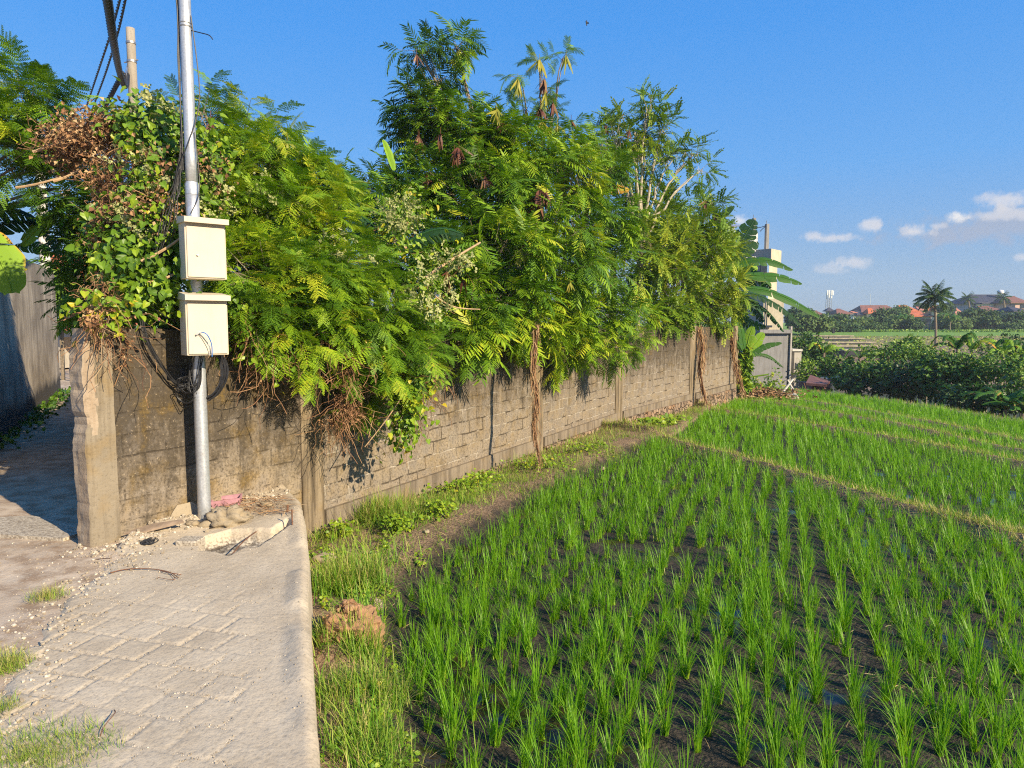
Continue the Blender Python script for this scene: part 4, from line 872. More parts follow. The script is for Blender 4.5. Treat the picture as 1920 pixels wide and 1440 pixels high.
banana('large banana plant with long torn leaves arching past the end of the wall', (c0[0], c0[1], -1.2), [
    dict(pts=q(25, (1366, 500), (1380, 470), (1398, 440), (1415, 412)), wid=0.500, up=(-.2, -1, .3), droop=0.02, tear=0.18, tint=.15, m='band', fold=.1),
    dict(pts=q(25, (1378, 498), (1410, 488), (1445, 489), (1487, 506)), wid=0.309, up=(0, -.75, .7), droop=0.28, tear=0.11, tint=.3),
    dict(pts=q(24.7619, (1392, 515), (1425, 517), (1462, 519), (1504, 532)), wid=0.297, up=(0, -.8, .6), droop=0.24, tear=0.12, tint=.5),
    dict(pts=q(24.5238, (1400, 540), (1440, 545), (1490, 566), (1536, 594)), wid=0.309, up=(.1, -.7, .7), droop=0.28, tear=0.08, tint=.45, tip=.3),
    dict(pts=q(24.2857, (1392, 546), (1430, 557), (1470, 580), (1505, 613)), wid=0.286, up=(.2, -.6, .7), droop=0.32, tear=0.30, tint=.15, tip=.3, m='band'),
    dict(pts=q(24.7619, (1385, 560), (1410, 566), (1440, 585), (1470, 622)), wid=0.238, up=(.2, -.6, .7), droop=0.24, tear=0.24, tint=.6, tip=.3, m='band'),
    dict(pts=q(26.1905, (1328, 425), (1345, 410), (1362, 398), (1377, 387)), wid=0.190, up=(.2, -1, -.3), droop=0.04, tear=0.06, tint=.1, m='band'),
    dict(pts=q(25.5952, (1375, 510), (1395, 500), (1408, 500), (1420, 506)), wid=0.333, up=(0, -1, .5), droop=0.12, tear=0.12, tint=.5, m='banb'),
    dict(pts=q(25, (1380, 520), (1400, 530), (1415, 540), (1425, 548)), wid=0.262, up=(0, -1, .5), droop=0.12, tear=0.24, tint=.2),
    dict(pts=q(25, (1370, 560), (1385, 590), (1395, 615), (1398, 640)), wid=0.262, up=(0, -1, .1), droop=0.12, tear=0.24, tint=.2, m='band'),
    dict(pts=q(25.3, (1385, 530), (1405, 520), (1425, 522), (1446, 540)), wid=.42, up=(0, -.9, .5), droop=.2, tear=.2, tint=.35),
    dict(pts=q(25.4, (1380, 550), (1400, 560), (1418, 578), (1432, 604)), wid=.40, up=(.2, -.9, .5), droop=.2, tear=.25, tint=.2, m='band'),
    dict(pts=q(25.6, (1372, 520), (1385, 490), (1400, 470), (1422, 455)), wid=.36, up=(0, -1, .2), droop=.1, tear=.2, tint=.3, m='band'),
    dict(pts=q(25.0, (1378, 570), (1392, 590), (1412, 606), (1436, 612)), wid=.34, up=(0, -.9, .5), droop=.3, tear=.3, tint=.4)],
    stem_r=.16, stem_top=Q(1378, 545, 25))
c1 = Q(1400, 720, 24.5)
banana('small bright banana plant at the foot of the wall end wrapped in ivy', (c1[0], c1[1], c1[2]), [
    dict(pts=q(24, (1404, 664), (1422, 656), (1440, 648), (1466, 643)), wid=.15, up=(0, -1, .4), droop=.2, tear=.1, tint=.3),
    dict(pts=q(24, (1406, 666), (1428, 664), (1446, 670), (1469, 689)), wid=.13, up=(0, -.8, .6), droop=.5, tear=.5, tint=.5),
    dict(pts=q(24, (1402, 662), (1412, 650), (1422, 638), (1432, 624)), wid=.28, up=(.4, -1, .2), droop=.1, tear=.1, tint=.4, m='banb'),
    dict(pts=q(24, (1399, 660), (1402, 645), (1406, 628), (1412, 612)), wid=.24, up=(-.3, -1, .2), droop=.1, tear=.1, tint=.5, m='banb'),
    dict(pts=q(23.6, (1392, 658), (1384, 645), (1372, 630), (1354, 616)), wid=.20, up=(0, -.9, .4), droop=.6, tear=.4, tint=.4),
    dict(pts=q(23.8, (1396, 655), (1393, 640), (1390, 620), (1384, 600)), wid=.2, up=(.6, -1, .0), droop=.1, tear=.1, tint=.4)],
    stem_r=.12, stem_top=Q(1402, 662, 24))
iv = MB()
for bl, n in [((1394, 690, 14, 34, 23.9, .15), 420), ((1396, 722, 14, 12, 23.8, .15), 120), ((1402, 660, 8, 12, 23.9, .1), 60)]: leafy(iv, bl, n, HEART, .16, .5, .7)
tag(iv.build('ivy', M['vine']), 'ivy with yellow green leaves wrapping the small banana stem', 'vine')
c2 = Q(700, 470, 10.2)
banana('banana plant standing inside the growth with one leaf held against the sky', (c2[0], c2[1], 0), [
    dict(pts=q(9.6, (690, 350), (655, 335), (620, 312), (577, 295)), wid=.22, up=(.2, -.8, .6), droop=.35, tear=.12, tint=.35),
    dict(pts=q(9.8, (738, 320), (732, 300), (725, 280), (718, 262)), wid=.07, up=(1, -1, 0), droop=.0, tear=.02, tint=.5, fold=.6, m='banb'),
    dict(pts=q(9.2, (700, 425), (670, 402), (635, 393), (595, 398)), wid=.17, up=(0, -.5, .9), droop=.5, tear=.2, tint=.1, m='band'),
    dict(pts=q(9.2, (735, 430), (700, 432), (660, 436), (630, 434)), wid=.15, up=(0, -.5, .9), droop=.5, tear=.2, tint=.1, m='band'),
    dict(pts=q(9.2, (740, 470), (790, 440), (830, 430), (870, 440)), wid=.22, up=(0, -.7, .7), droop=.5, tear=.3, tint=.1, m='band')], stem_top=Q(715, 440, 10), stem_r=.13)
c3 = Q(1150, 480, 17.2)
banana('banana plant half hidden in the right side trees with a leaf yellowing at its edge', (c3[0], c3[1], 0), [
    dict(pts=q(13.872, (1085, 395), (1070, 385), (1055, 384), (1040, 392)), wid=0.260, up=(0, -.8, .6), droop=.4, tear=.2, tint=.2),
    dict(pts=q(16.32, (1120, 350), (1140, 352), (1160, 352), (1180, 356)), wid=0.195, up=(0, -.9, .4), droop=.4, tear=.2, tint=.85, m='banb'),
    dict(pts=q(16.32, (1130, 350), (1145, 335), (1160, 322), (1172, 312)), wid=0.195, up=(0, -.9, .4), droop=.4, tear=.2, tint=.5),
    dict(pts=q(15.368, (1190, 555), (1207, 570), (1222, 588), (1237, 612)), wid=0.169, up=(0, -.9, .5), droop=.3, tear=.1, tint=.78, m='banb'),
    dict(pts=q(14.416, (1100, 500), (1090, 515), (1085, 525), (1075, 535)), wid=0.130, up=(0, -.9, .5), droop=.6, tear=.5, tint=.8, m='dry')], stem_top=Q(1150, 470, 17.2), stem_r=.12)
cq4 = Q(60, 470, 9.5)
banana('broad leaved plant topping the left plaster wall with a yellow edged leaf', (cq4[0] - .8, cq4[1], 0), [
    dict(pts=q(7.8, (-40, 430), (-10, 470), (10, 510), (22, 550)), wid=.26, up=(.6, -1, .3), droop=.05, tear=.06, tint=.5, m='banb', fold=.05, tip=.4),
    dict(pts=q(8.6, (-20, 400), (10, 385), (60, 378), (100, 372)), wid=.16, up=(0, -.3, 1), droop=.4, tear=.1, tint=.6, m='banb'),
    dict(pts=q(8.6, (40, 460), (70, 430), (100, 400), (128, 370)), wid=.14, up=(-.4, -1, .2), droop=.2, tear=.1, tint=.7, m='banb'),
    dict(pts=q(8.8, (40, 450), (65, 425), (85, 410), (105, 405)), wid=.13, up=(0, -1, .5), droop=.2, tear=.1, tint=.6, m='banb'),
    dict(pts=q(8.8, (-30, 440), (10, 420), (50, 415), (85, 425)), wid=.20, up=(0, .3, 1), droop=.5, tear=.2, tint=.1, m='band'),
    dict(pts=q(8.8, (-30, 400), (20, 395), (60, 405), (90, 440)), wid=.22, up=(0, .5, 1), droop=.5, tear=.2, tint=.1, m='band'),
    dict(pts=q(8.8, (20, 465), (50, 460), (75, 465), (100, 478)), wid=.12, up=(0, -1, .5), droop=.3, tear=.1, tint=.5, m='ban'),
    dict(pts=q(9.4, (60, 410), (85, 440), (100, 460), (112, 476)), wid=.08, up=(0, -1, .5), droop=.2, tear=.3, tint=.1, m='band')], name='broad_leaved_plant')
# ================================================================ rice and weeds
def blade_tpl(bend, w=.012, seg=3):
    V = []; F = []; T = []
    for i in range(seg + 1):
        t = i / seg; ww = w * (1 - t ** 1.6) + .0004; z = t * (1 - .25 * bend * t); y = bend * t * t * .6
        V += [[-ww / 2, y, z], [ww / 2, y, z]]; T += [t, t]
        if i < seg: n = 2 * i; F.append([n, n + 1, n + 3, n + 2])
    return tpl(V, F, T)
BL = [blade_tpl(b_, .030) for b_ in (.1, .3, .55, .95)]
BLT = [(V, F, T * .5) for V, F, T in BL]
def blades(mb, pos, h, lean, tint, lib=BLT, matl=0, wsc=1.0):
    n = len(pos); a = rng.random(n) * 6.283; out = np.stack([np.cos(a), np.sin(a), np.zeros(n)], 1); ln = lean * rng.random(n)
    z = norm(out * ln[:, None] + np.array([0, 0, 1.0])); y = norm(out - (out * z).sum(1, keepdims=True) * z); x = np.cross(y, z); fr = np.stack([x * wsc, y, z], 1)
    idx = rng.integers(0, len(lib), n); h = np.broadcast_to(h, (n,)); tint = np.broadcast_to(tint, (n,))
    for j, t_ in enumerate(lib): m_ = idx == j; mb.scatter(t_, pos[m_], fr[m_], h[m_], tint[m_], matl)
def rice_clump(mb, p, h, n, spread=.034, tint=.0, ws=.80):
    pos = p + np.concatenate([rng.normal(size=(n, 2)) * spread * .5, np.zeros((n, 1)) - .01], 1)
    blades(mb, pos, h * (.62 + .45 * rng.random(n)), .27, tint + .45 * (rng.random(n) - .35), [(V, F, T * .62) for V, F, T in BL], wsc=ws)
def gz(x, y): return ground_z(np.asarray(x, float), np.asarray(y, float))
rd = np.array([.375, 1.0]); rd /= np.linalg.norm(rd); rp = np.array([rd[1], -rd[0]])
ii, jj = np.meshgrid(np.arange(-70, 200), np.arange(-170, 180)); 
jit = lambda s_: rng.normal(size=ii.shape) * s_
A_ = jj * .172 + .05 * np.sin(ii * .12 + jj) + .06 * np.sin(ii * .05) + jit(.024); B_ = ii * .188 + jit(.045) + .08 * (jj % 2)
RX = (rd[0] * B_ + rp[0] * A_).ravel(); RY = (rd[1] * B_ + rp[1] * A_).ravel()
RZ = gz(RX, RY); u_, v_, dp_ = proj(np.stack([RX, RY, RZ + .15], 1))
ok = (dp_ > 1) & (u_ > -60) & (u_ < 2000) & (v_ < 1560) & (RY > 2) & (RY < 36)
dstrip = dist_poly(RX, RY, STRIP); ok &= ~strip_side(RX, RY) & (dstrip > .04)
for P in BUNDS: ok &= dist_poly(RX, RY, P) > .24
ok &= RY < fX(BUNDS[4], RX) - .0
ok &= ~((vn(RX, RY, .8, 2, 3) < .24) & (rng.random(RX.shape) < .6))
ok &= rng.random(RX.shape) > .02
RX, RY, RZ = RX[ok], RY[ok], RZ[ok]
order = np.argsort(RX ** 2 + RY ** 2); RX, RY, RZ = RX[order], RY[order], RZ[order]
NV = 14; protos = []
for k in range(NV):
    b = MB(); rice_clump(b, np.zeros(3), .335, int(30 + 22 * rng.random()), tint=.13, ws=.82, spread=.024); protos.append(b)
NI = 298; first = []
for k in range(min(NI, len(RX))):
    j = k % NV
    if k < NV: o = protos[j].build('rice_plant', M['rice']); first.append(o)
    else: o = first[j].copy(); COL.objects.link(o)
    f = .72 + .42 * rng.random() * (1 if rng.random() > .08 else .5)
    o.location = (RX[k], RY[k], RZ[k] - .01); o.rotation_euler = (0, 0, rng.random() * 6.28); o.scale = (f * (.8 + .4 * rng.random()),) * 2 + (f,)
    tag(o, 'bright green rice clump growing from dark mud in the nearest rows', 'rice plant', 'rice plants in the nearest rows')
b = MB()
for k in range(NI, len(RX)):
    Y = RY[k]; n = 27 if Y < 9 else (15 if Y < 14 else 11); rice_clump(b, np.array([RX[k], RY[k], RZ[k]]), .325 * (.72 + .4 * rng.random()), n, .036 if Y < 10 else .07, tint=.12 + min(.22, .02 * max(0, Y - 6)), ws=.85 if Y < 9 else (1.2 if Y < 14 else 1.8))
tag(b.build('rice_field', M['rice']), 'dense green rice rows filling the farther paddies', 'rice', kind='stuff')

# bund grass, strip grass
def scat(n, test, x0, x1, y0, y1):
    X = x0 + (x1 - x0) * rng.random(n); Y = y0 + (y1 - y0) * rng.random(n); m_ = test(X, Y); X, Y = X[m_], Y[m_]; return np.stack([X, Y, gz(X, Y) - .01], 1)
b = MB()
for i, P in enumerate(BUNDS):
    pp = spline([(x, y, 0) for x, y in P], 400); n = 5200 if i < 2 else 4200; idx = rng.random(n) ** .9 * 399; c_ = pp[idx.astype(int)]
    pos = c_ + np.concatenate([rng.normal(size=(n, 2)) * (.12 if i else .10), np.zeros((n, 1))], 1); pos[:, 2] = gz(pos[:, 0], pos[:, 1])
    uu, vv, dd = proj(pos); k = (uu > -30) & (uu < 1960) & (dd > 1) & (vv < 1500); pos = pos[k]
    blades(b, pos, .07 + .09 * rng.random(len(pos)), 1.3, .62 + .38 * rng.random(len(pos)), wsc=2.0)
tag(b.build('bund_grass', M['grass']), 'short yellow green grass along the mud banks between paddies', 'grass', kind='stuff')
instrip = lambda X, Y: strip_side(X, Y) & ~inside(X, Y, [(-9, -5)] + [(e[0] + .02, e[1]) for e in EDGE[::-1]] + [(-9, 9)]) & ((X + 5.873 - M1 * Y) > .1) & ((X - 2.42 - M2 * (Y - 15.5)) > .1)
b = MB()
hp = G(655, 1195, -.4); ch = G(650, 1030, -.6)
def strip_ok(X, Y):
    m_ = instrip(X, Y); m_ &= ((X - hp[0]) / .27) ** 2 + ((Y - hp[1] + .10) / .40) ** 2 > 1; m_ &= ((X - ch[0]) / .3) ** 2 + ((Y - ch[1]) / .22) ** 2 > 1; return m_
pos = scat(15000, lambda X, Y: strip_ok(X, Y) & (vn(X, Y, 3.5, 3, 6) + .25 * (rng.random(X.shape) - .5) > .46) & (dist_poly(X, Y, STRIP) > .05), -1.9, .4, 1.8, 6.0)
blades(b, pos, .04 + .24 * sstep(vn(pos[:, 0], pos[:, 1], 4, 2, 8), .3, .75) * (.2 + rng.random(len(pos))), 1.3, -.05 + .75 * vn(pos[:, 0], pos[:, 1], 5.0, 3, 1) * (.2 + 1.3 * rng.random(len(pos))), wsc=1.25)
pos = scat(110000, lambda X, Y: instrip(X, Y) & (vn(X, Y, 2.5, 3, 6) + .36 * np.exp(-((dist_poly(X, Y, WALLP) - .45) / .65) ** 2) > .50), -2.2, 8.5, 5.6, 25)
blades(b, pos, .05 + .22 * vn(pos[:, 0], pos[:, 1], 3, 2, 5) * (.4 + rng.random(len(pos))), 1.3, .30 + .45 * rng.random(len(pos)), wsc=1.2)
for (u, v, r_, n, h) in [(625, 1110, .16, 700, .34), (665, 1090, .16, 700, .30), (700, 1095, .12, 400, .3), (715, 965, .26, 1900, .36), (760, 975, .28, 1300, .26), (840, 945, .3, 1000, .22), (1060, 880, .4, 900, .14), (1150, 850, .4, 800, .14), (640, 1320, .2, 700, .20), (690, 1420, .22, 800, .22), (610, 1000, .12, 300, .16), (680, 1240, .14, 500, .28), (720, 1300, .16, 500, .26), (610, 1230, .1, 300, .24), (900, 925, .3, 700, .16), (960, 900, .3, 600, .14)]:
    c = G(u, v, -.5); pos = np.concatenate([c[:2] + rng.normal(size=(n, 2)) * r_ * .6, np.zeros((n, 1))], 1); pos[:, 2] = gz(pos[:, 0], pos[:, 1]) - .01
    k = (pos[:, 0] + 5.873 - M1 * pos[:, 1]) > .08; pos = pos[k]
    k = ~inside(pos[:, 0], pos[:, 1], [(-9, -5)] + [(e[0] + .03, e[1]) for e in EDGE[::-1]] + [(-9, 9)]); pos = pos[k]
    blades(b, pos, h * (.4 + .7 * rng.random(len(pos))), .9, .05 + .7 * rng.random(len(pos)), wsc=.8)
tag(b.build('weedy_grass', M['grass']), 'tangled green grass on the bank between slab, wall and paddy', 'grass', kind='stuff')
b = MB()
for (u, v, ru, rv, Y, n) in [(870, 925, 50, 22, 0, 520), (820, 975, 34, 14, 0, 260), (905, 905, 30, 14, 0, 200), (640, 1000, 26, 12, 0, 160), (745, 1000, 30, 14, 0, 200), (1010, 880, 60, 10, 0, 260), (1100, 850, 60, 10, 0, 200), (700, 950, 30, 20, 0, 160), (1380, 745, 30, 10, 0, 200), (1430, 740, 24, 14, 1, 260), (1230, 815, 50, 8, 0, 200)]:
    c = G(u, v, -.5 if u < 1200 else -.95); s_ = c[1] / 1280; pos = c + rng.normal(size=(n, 3)) * np.array([ru * s_ * .5, ru * s_ * .5, 0]); pos[:, 2] = gz(pos[:, 0], pos[:, 1]) + .02 + .14 * rng.random(n)
    k = ((pos[:, 0] + 5.873 - M1 * pos[:, 1]) > .06) | (Y == 1); pos = pos[k]; n = len(pos)
    b.scatter(OVALW, pos, frames(norm(rng.normal(size=(n, 3)) * [1, 1, .3]), norm(np.array([.2, -.4, 1]) + rng.normal(size=(n, 3)) * .4)), (.05 if u < 1200 else .12) * (.6 + .8 * rng.random(n)), .45 + .4 * rng.random(n))
tag(b.build('broadleaf_weeds', M['vine']), 'low broad leaved weeds at the foot of the block wall', 'weeds', kind='stuff')
b = MB(); pos = scat(26000, lambda X, Y: strip_ok(X, Y) & (vn(X, Y, 5, 3, 16) > .56), -1.9, .4, 1.8, 6.6); n = len(pos); pos[:, 2] += .02 + .05 * rng.random(n)
b.scatter(OVALW, pos, frames(norm(rng.normal(size=(n, 3)) * [1, 1, .3]), norm(np.array([.2, -.4, 1]) + rng.normal(size=(n, 3)) * .5)), .018 + .022 * rng.random(n), .25 + .6 * rng.random(n)); tag(b.build('small_weeds', M['vine']), 'small creeping leafy weeds mixed into the bank grass', 'weeds', kind='stuff')
# straw litter on bank, bunds, mud and slab
b = MB(); n = 2600
pos = scat(9000, lambda X, Y: (dist_poly(X, Y, STRIP) < .22) & (Y > 2), -2, 3, 2, 14)[:1400]
p2 = np.concatenate([G(1700, 1250, -.6)[:2] + rng.normal(size=(260, 2)) * np.array([.5, .5]), np.zeros((260, 1))], 1); p2[:, 2] = gz(p2[:, 0], p2[:, 1]) + .01; pos = np.vstack([pos, p2])
p3 = scat(3000, lambda X, Y: ~strip_side(X, Y), -.5, 5, 2.5, 9)[:500]; pos = np.vstack([pos, p3]); n = len(pos)
b.scatter(STRAW, pos + [0, 0, .012], frames(norm(rng.normal(size=(n, 3)) * [1, 1, .15]), norm(np.array([0, 0, 1.]) + rng.normal(size=(n, 3)) * .3)), .03 + .08 * rng.random(n), rng.random(n)); b.V[-1][:, 2] += 0
tag(b.build('straw_litter', M['straw']), 'pale straw and dead leaves strewn over mud banks and mud', 'straw', kind='stuff')
# tufts on the slab / dirt: each one a thing
def tuft(label, u, v, r_, n, h, t0=.3, dead=0):
    c = G(u, v, 0); b = MB(); pos = np.concatenate([c[:2] + ball(n, .6)[:, :2] * [r_, r_ * .8], np.full((n, 1), -.015)], 1); blades(b, pos, h * (.4 + .8 * rng.random(n)), 1.7, t0 + .6 * rng.random(n), wsc=.8)
    if dead: m_ = dead; pp = np.concatenate([c[:2] + ball(m_, .6)[:, :2] * [r_, r_ * .8], .03 * rng.random((m_, 1))], 1); b.scatter(CRUMP, pp, frames(norm(rng.normal(size=(m_, 3))), norm(rng.normal(size=(m_, 3)) + [0, 0, 1])), .02 + .02 * rng.random(m_), -.1 + .5 * rng.random(m_))
    tag(b.build('grass_tuft', M['grass']), label, 'grass tuft')
tuft('small grass tuft in white rubble beside the pavers', 88, 1115, .13, 420, .10, .45)
tuft('large dark green tuft at the bottom left over the pavers', 60, 1420, .33, 3200, .085, .25, 0)
tuft('yellowish grass tuft at the left border of the pavers', 8, 1245, .14, 700, .11, .35)
tuft('lower yellow tuft on the left border just above the big dark one', 4, 1330, .08, 300, .10, .3)

# ================================================================ pole, boxes, cables
PX, PY = -2.60, 5.66
def galvf(g):
    tcn = g.n('ShaderNodeTexCoord').outputs['Object']; n = g.noise(tcn, 6, 4); v = g.n('ShaderNodeTexVoronoi'); g.put(v.inputs['Vector'], tcn); v.inputs['Scale'].default_value = 60
    mp = g.n('ShaderNodeMapping'); g.put(mp.inputs[0], tcn); mp.inputs['Scale'].default_value = (1, 1, .15); st = g.noise(mp.outputs[0], 30, 4)
    c = g.mix(g.m('MULTIPLY', v.outputs['Distance'], .9), (.40, .41, .42), (.58, .60, .62)); c = g.mix(g.mr(n, .55, .7, 0, .35), c, (.30, .25, .19))
    c = g.mix(g.mr(st, .55, .7, 0, .5), c, (.66, .67, .66))
    return pbr(g, c, g.mr(st, .3, .7, .34, .55), metal=.55, bump=n, bs=.1, bd=.003)
M['galv'] = mat('galvanised_steel', galvf)
def creamf(g):
    tcn = g.n('ShaderNodeTexCoord').outputs['Object']; n = g.noise(tcn, 3, 4); mp = g.n('ShaderNodeMapping'); g.put(mp.inputs[0], tcn); mp.inputs['Scale'].default_value = (1, 1, .12); st = g.noise(mp.outputs[0], 22, 4)
    c = g.mix(g.mr(n, .3, .7), (.56, .475, .345), (.62, .535, .395)); c = g.mix(g.mr(st, .6, .75, 0, .35), c, (.42, .33, .22))
    return pbr(g, c, .62, bump=n, bs=.05, bd=.003, spec=.45)
M['cream'] = mat('cream_paint', creamf)
M['black'] = plain('black_rubber', (.022, .022, .024), .5, .3, 20, spec=.4)
M['blue'] = plain('blue_cable', (.04, .16, .45), .45, .1, 20)
M['white'] = plain('white_cable', (.55, .55, .52), .5, .1, 20)
M['steel'] = plain('dull_steel', (.35, .34, .33), .4, .2, 30, metal=.7)
pole = empty('utility_pole', (PX, PY, 0), 0, 'slim galvanised steel pole carrying two cream meter boxes in front of the wall', 'pole')
b = MB(); b.tube([(PX, PY, z) for z in np.linspace(-.1, 2.75, 12)], .052, 24); b.build('lower_tube', M['galv'], pole, True)
b = MB(); b.tube([(PX, PY, z) for z in np.linspace(2.75, 5.6, 12)], .0455, 24); b.lathe((PX, PY, 2.71), [(.054, 0), (.054, .08), (.046, .10)], 24); b.build('upper_tube', M['galv'], pole, True)
b = MB(); b.lathe((PX, PY, 4.02), [(.047, -.006), (.052, 0), (.047, .006)], 20); b.lathe((PX, PY, 4.045), [(.047, -.005), (.051, 0), (.047, .005)], 20); b.build('tie_wire', M['steel'], pole, True)
def meter_box(label, z0, z1, uc, w_, dp, rz, roofed):
    X0 = PX + math.sin(rz) * (.05 + dp / 2) + (uc - 378) * .004 * .3; Y0 = PY - math.cos(rz) * (.05 + dp / 2); rt = empty('meter_box', (X0, Y0, z0), rz, label, 'meter box')
    b = MB(); b.box((0, 0, (z1 - z0) / 2), (w_, dp, z1 - z0), bev=.004); o = b.build('case', M['cream'], rt, world=False)
    b = MB(); b.box((0, -dp / 2 - .006, (z1 - z0) / 2 - .012), (w_ - .022, .012, z1 - z0 - .045), bev=.004); b.build('door', M['cream'], rt, world=False)
    H = z1 - z0; ov = .012
    V = [(-w_ / 2 - ov, -dp / 2 - .06, H - .012), (w_ / 2 + ov, -dp / 2 - .06, H - .012), (w_ / 2 + ov, dp / 2 + .01, H + .002), (-w_ / 2 - ov, dp / 2 + .01, H + .002),
         (-w_ / 2 - ov, -dp / 2 - .06, H + .030), (w_ / 2 + ov, -dp / 2 - .06, H + .030), (w_ / 2 + ov - .01, dp / 2 + .01, H + .062), (-w_ / 2 - ov + .01, dp / 2 + .01, H + .062)]
    b = MB(); b.add(V, [[0, 3, 2, 1], [4, 5, 6, 7], [0, 1, 5, 4], [1, 2, 6, 5], [2, 3, 7, 6], [3, 0, 4, 7]]); b.build('lid', M['cream'], rt, world=False)
    b = MB(); lx = -w_ * .22; lz = H * .42 if roofed else H * .40
    b.tube([(lx, -dp / 2 - .010, lz), (lx, -dp / 2 - .022, lz)], .011, 14); b.tube([(lx, -dp / 2 - .022, lz), (lx, -dp / 2 - .026, lz)], .005, 8); b.build('lock', M['steel'], rt, world=False)
    b = MB(); b.box((0, dp / 2 + .02, H * .5), (.12, .04, .05)); b.box((0, dp / 2 + .02, H * .85), (.12, .04, .05)); b.build('bracket', M['steel'], rt, world=False); return rt, X0, Y0, dp
ub = meter_box('upper cream metal meter box with a bent lid on the pole', 2.02, 2.46, 404, .305, .19, R(38), True)
lb = meter_box('lower cream metal meter box with a blue cable hanging from its lock', 1.415, 1.86, 392, .315, .20, R(38), False)
# coil of slack cable under the lower box
cc = empty('cable_coil', (PX + .02, PY + .05, 1.15), 0, 'black cables looped behind the pole below the lower meter box', 'cable')
def loop(cx, cz, rx, rz_, y, r_, n=26, a0=0, a1=6.283, wob=.01):
    a = np.linspace(a0, a1, n); return np.stack([cx + rx * np.cos(a), y + .02 * np.sin(a * 2) + wob * rng.normal(size=n) * .4, cz + rz_ * np.sin(a)], 1)
b = MB()
for k in range(9): b.tube(spline(loop(PX + .03 + .012 * rng.normal(), 1.27 + .012 * rng.normal(), .17 + .012 * rng.normal(), .22 + .015 * rng.normal(), PY + .03 + .02 * rng.normal(), .004, 14, -3.3, .9), 40), .0055 if k % 3 else .008, 5, 0, .5)
b.build('thick_loop', M['black'], cc)
b = MB()
for k in range(6): b.tube(spline(loop(PX - .12 + .03 * rng.normal(), 1.12 + .03 * rng.normal(), .07 + .02 * rng.random(), .06 + .02 * rng.random(), PY + .02 * rng.normal() - .03, .003, 12, 0, 6.0), 30), .0035, 4)
for k in range(7):
    x0 = PX - .09 + .22 * rng.random(); b.tube(spline([(x0, PY - .06, 1.42), (x0 - .03, PY - .06, 1.25 + .05 * rng.random()), (PX - .08 + .1 * rng.random(), PY - .07, 1.10 + .05 * rng.random()), (PX + .04, PY - .065, 1.17 + .06 * rng.random()), (PX + .05, PY - .07, 1.40)], 24), .0035, 4)
b.tube(spline([(PX - .13, PY + .12, 1.2), (PX - .125, PY + .14, .9), (PX - .12, PY + .13, .66)], 10), .004, 4)
b.build('thin_loop', M['black'], cc)
# cables from the wall top down to the coil
b = MB(); wq = lambda u, v, off=.10: (lambda p: Q(u, v, p[1] - off))(on_wall(u))
for k in range(5):
    j = rng.normal(size=(5, 3)) * .012; b.tube(spline(np.array([wq(262, 572), wq(275, 640), wq(305, 690), wq(335, 722), wq(372, 722, .22)]) + j, 26), .006 if k < 2 else .0035, 5)
b.tube(spline([wq(262, 590), wq(280, 612), wq(305, 628)], 10), .004, 4); b.tube(spline([wq(285, 575), wq(305, 590), wq(330, 603)], 10), .005, 4)
tag(b.build('hanging_cable', M['black']), 'bunch of black cables swooping from the wall top to the pole coil', 'cable')
# cables running up the pole
rt = empty('pole_cable', (PX, PY, 2.5), 0, 'dark cables strapped along the upper pole with loose ends', 'cable'); b = MB()
for k in range(7):
    a = 2.6 + k * .33; r_ = .056; zs = np.linspace(5.6, 2.9, 16); wv = .010 * np.sin(zs * (2 + k * .3) + k) ; wv = np.where(np.abs(zs - 4.03) < .15, 0, wv)
    P = np.stack([PX + (r_ + np.abs(wv)) * np.cos(a), PY - (r_ + np.abs(wv)) * np.sin(a), zs], 1); b.tube(P, .0065 if k % 2 else .0045, 5)
b.tube(spline([(PX + .055, PY - .02, 4.1), (PX + .10, PY - .02, 3.6), (PX + .085, PY - .03, 3.35), (PX + .01, PY - .06, 3.1), (PX - .08, PY - .05, 2.9), (PX - .20, PY - .02, 2.5), (PX - .26, PY, 2.25), (PX - .30, PY, 2.0)], 40), .005, 5)
b.tube(spline([(PX + .05, PY - .03, 3.2), (PX + .075, PY - .03, 2.9), (PX + .07, PY - .04, 2.7), (PX + .01, PY - .06, 2.55)], 20), .004, 5)
b.build('strapped_cable', M['black'], rt)
b = MB()
for k in range(6):
    x0 = .02 * k; b.tube(spline([(PX - .06, PY - .02, 3.2), (PX - .07 - x0 * .3, PY - .03, 2.9), (PX - .10 - x0, PY - .05, 2.6), (PX - .15 - x0 * 1.2, PY - .07, 2.35), (PX - .24 - x0, PY - .08, 2.12)], 26) + rng.normal(size=(26, 3)) * .004, .0045, 4)
b.build('loose_cable', M['black'], rt)
b = MB(); b.tube(spline([Q(358, 57, PY), Q(378, 62, PY), Q(392, 66, PY), Q(399, 74, PY)], 12), .004, 4); b.build('cable_tail', M['black'], rt)
lx, ly = -.32 * .22, -.10
def lw_(pts, r_, name, m_):
    b = MB(); b.tube(spline(pts, 20), r_, 6); b.build(name, M[m_], lb[0], world=False)
lw_([(lx, ly - .03, .185), (lx + .03, ly - .06, .18), (lx + .055, ly - .07, .155), (lx + .085, ly - .05, .085), (lx + .09, ly - .03, -.01)], .0045, 'blue_wire', 'blue')
lw_([(lx - .01, ly - .03, .185), (lx + .02, ly - .055, .17), (lx + .04, ly - .065, .145), (lx + .065, ly - .045, .075), (lx + .075, ly - .02, .0)], .003, 'white_wire', 'white')
lw_([(lx - .02, ly - .03, .165), (lx - .005, ly - .04, .18), (lx + .012, ly - .045, .19)], .008, 'white_wire', 'white')
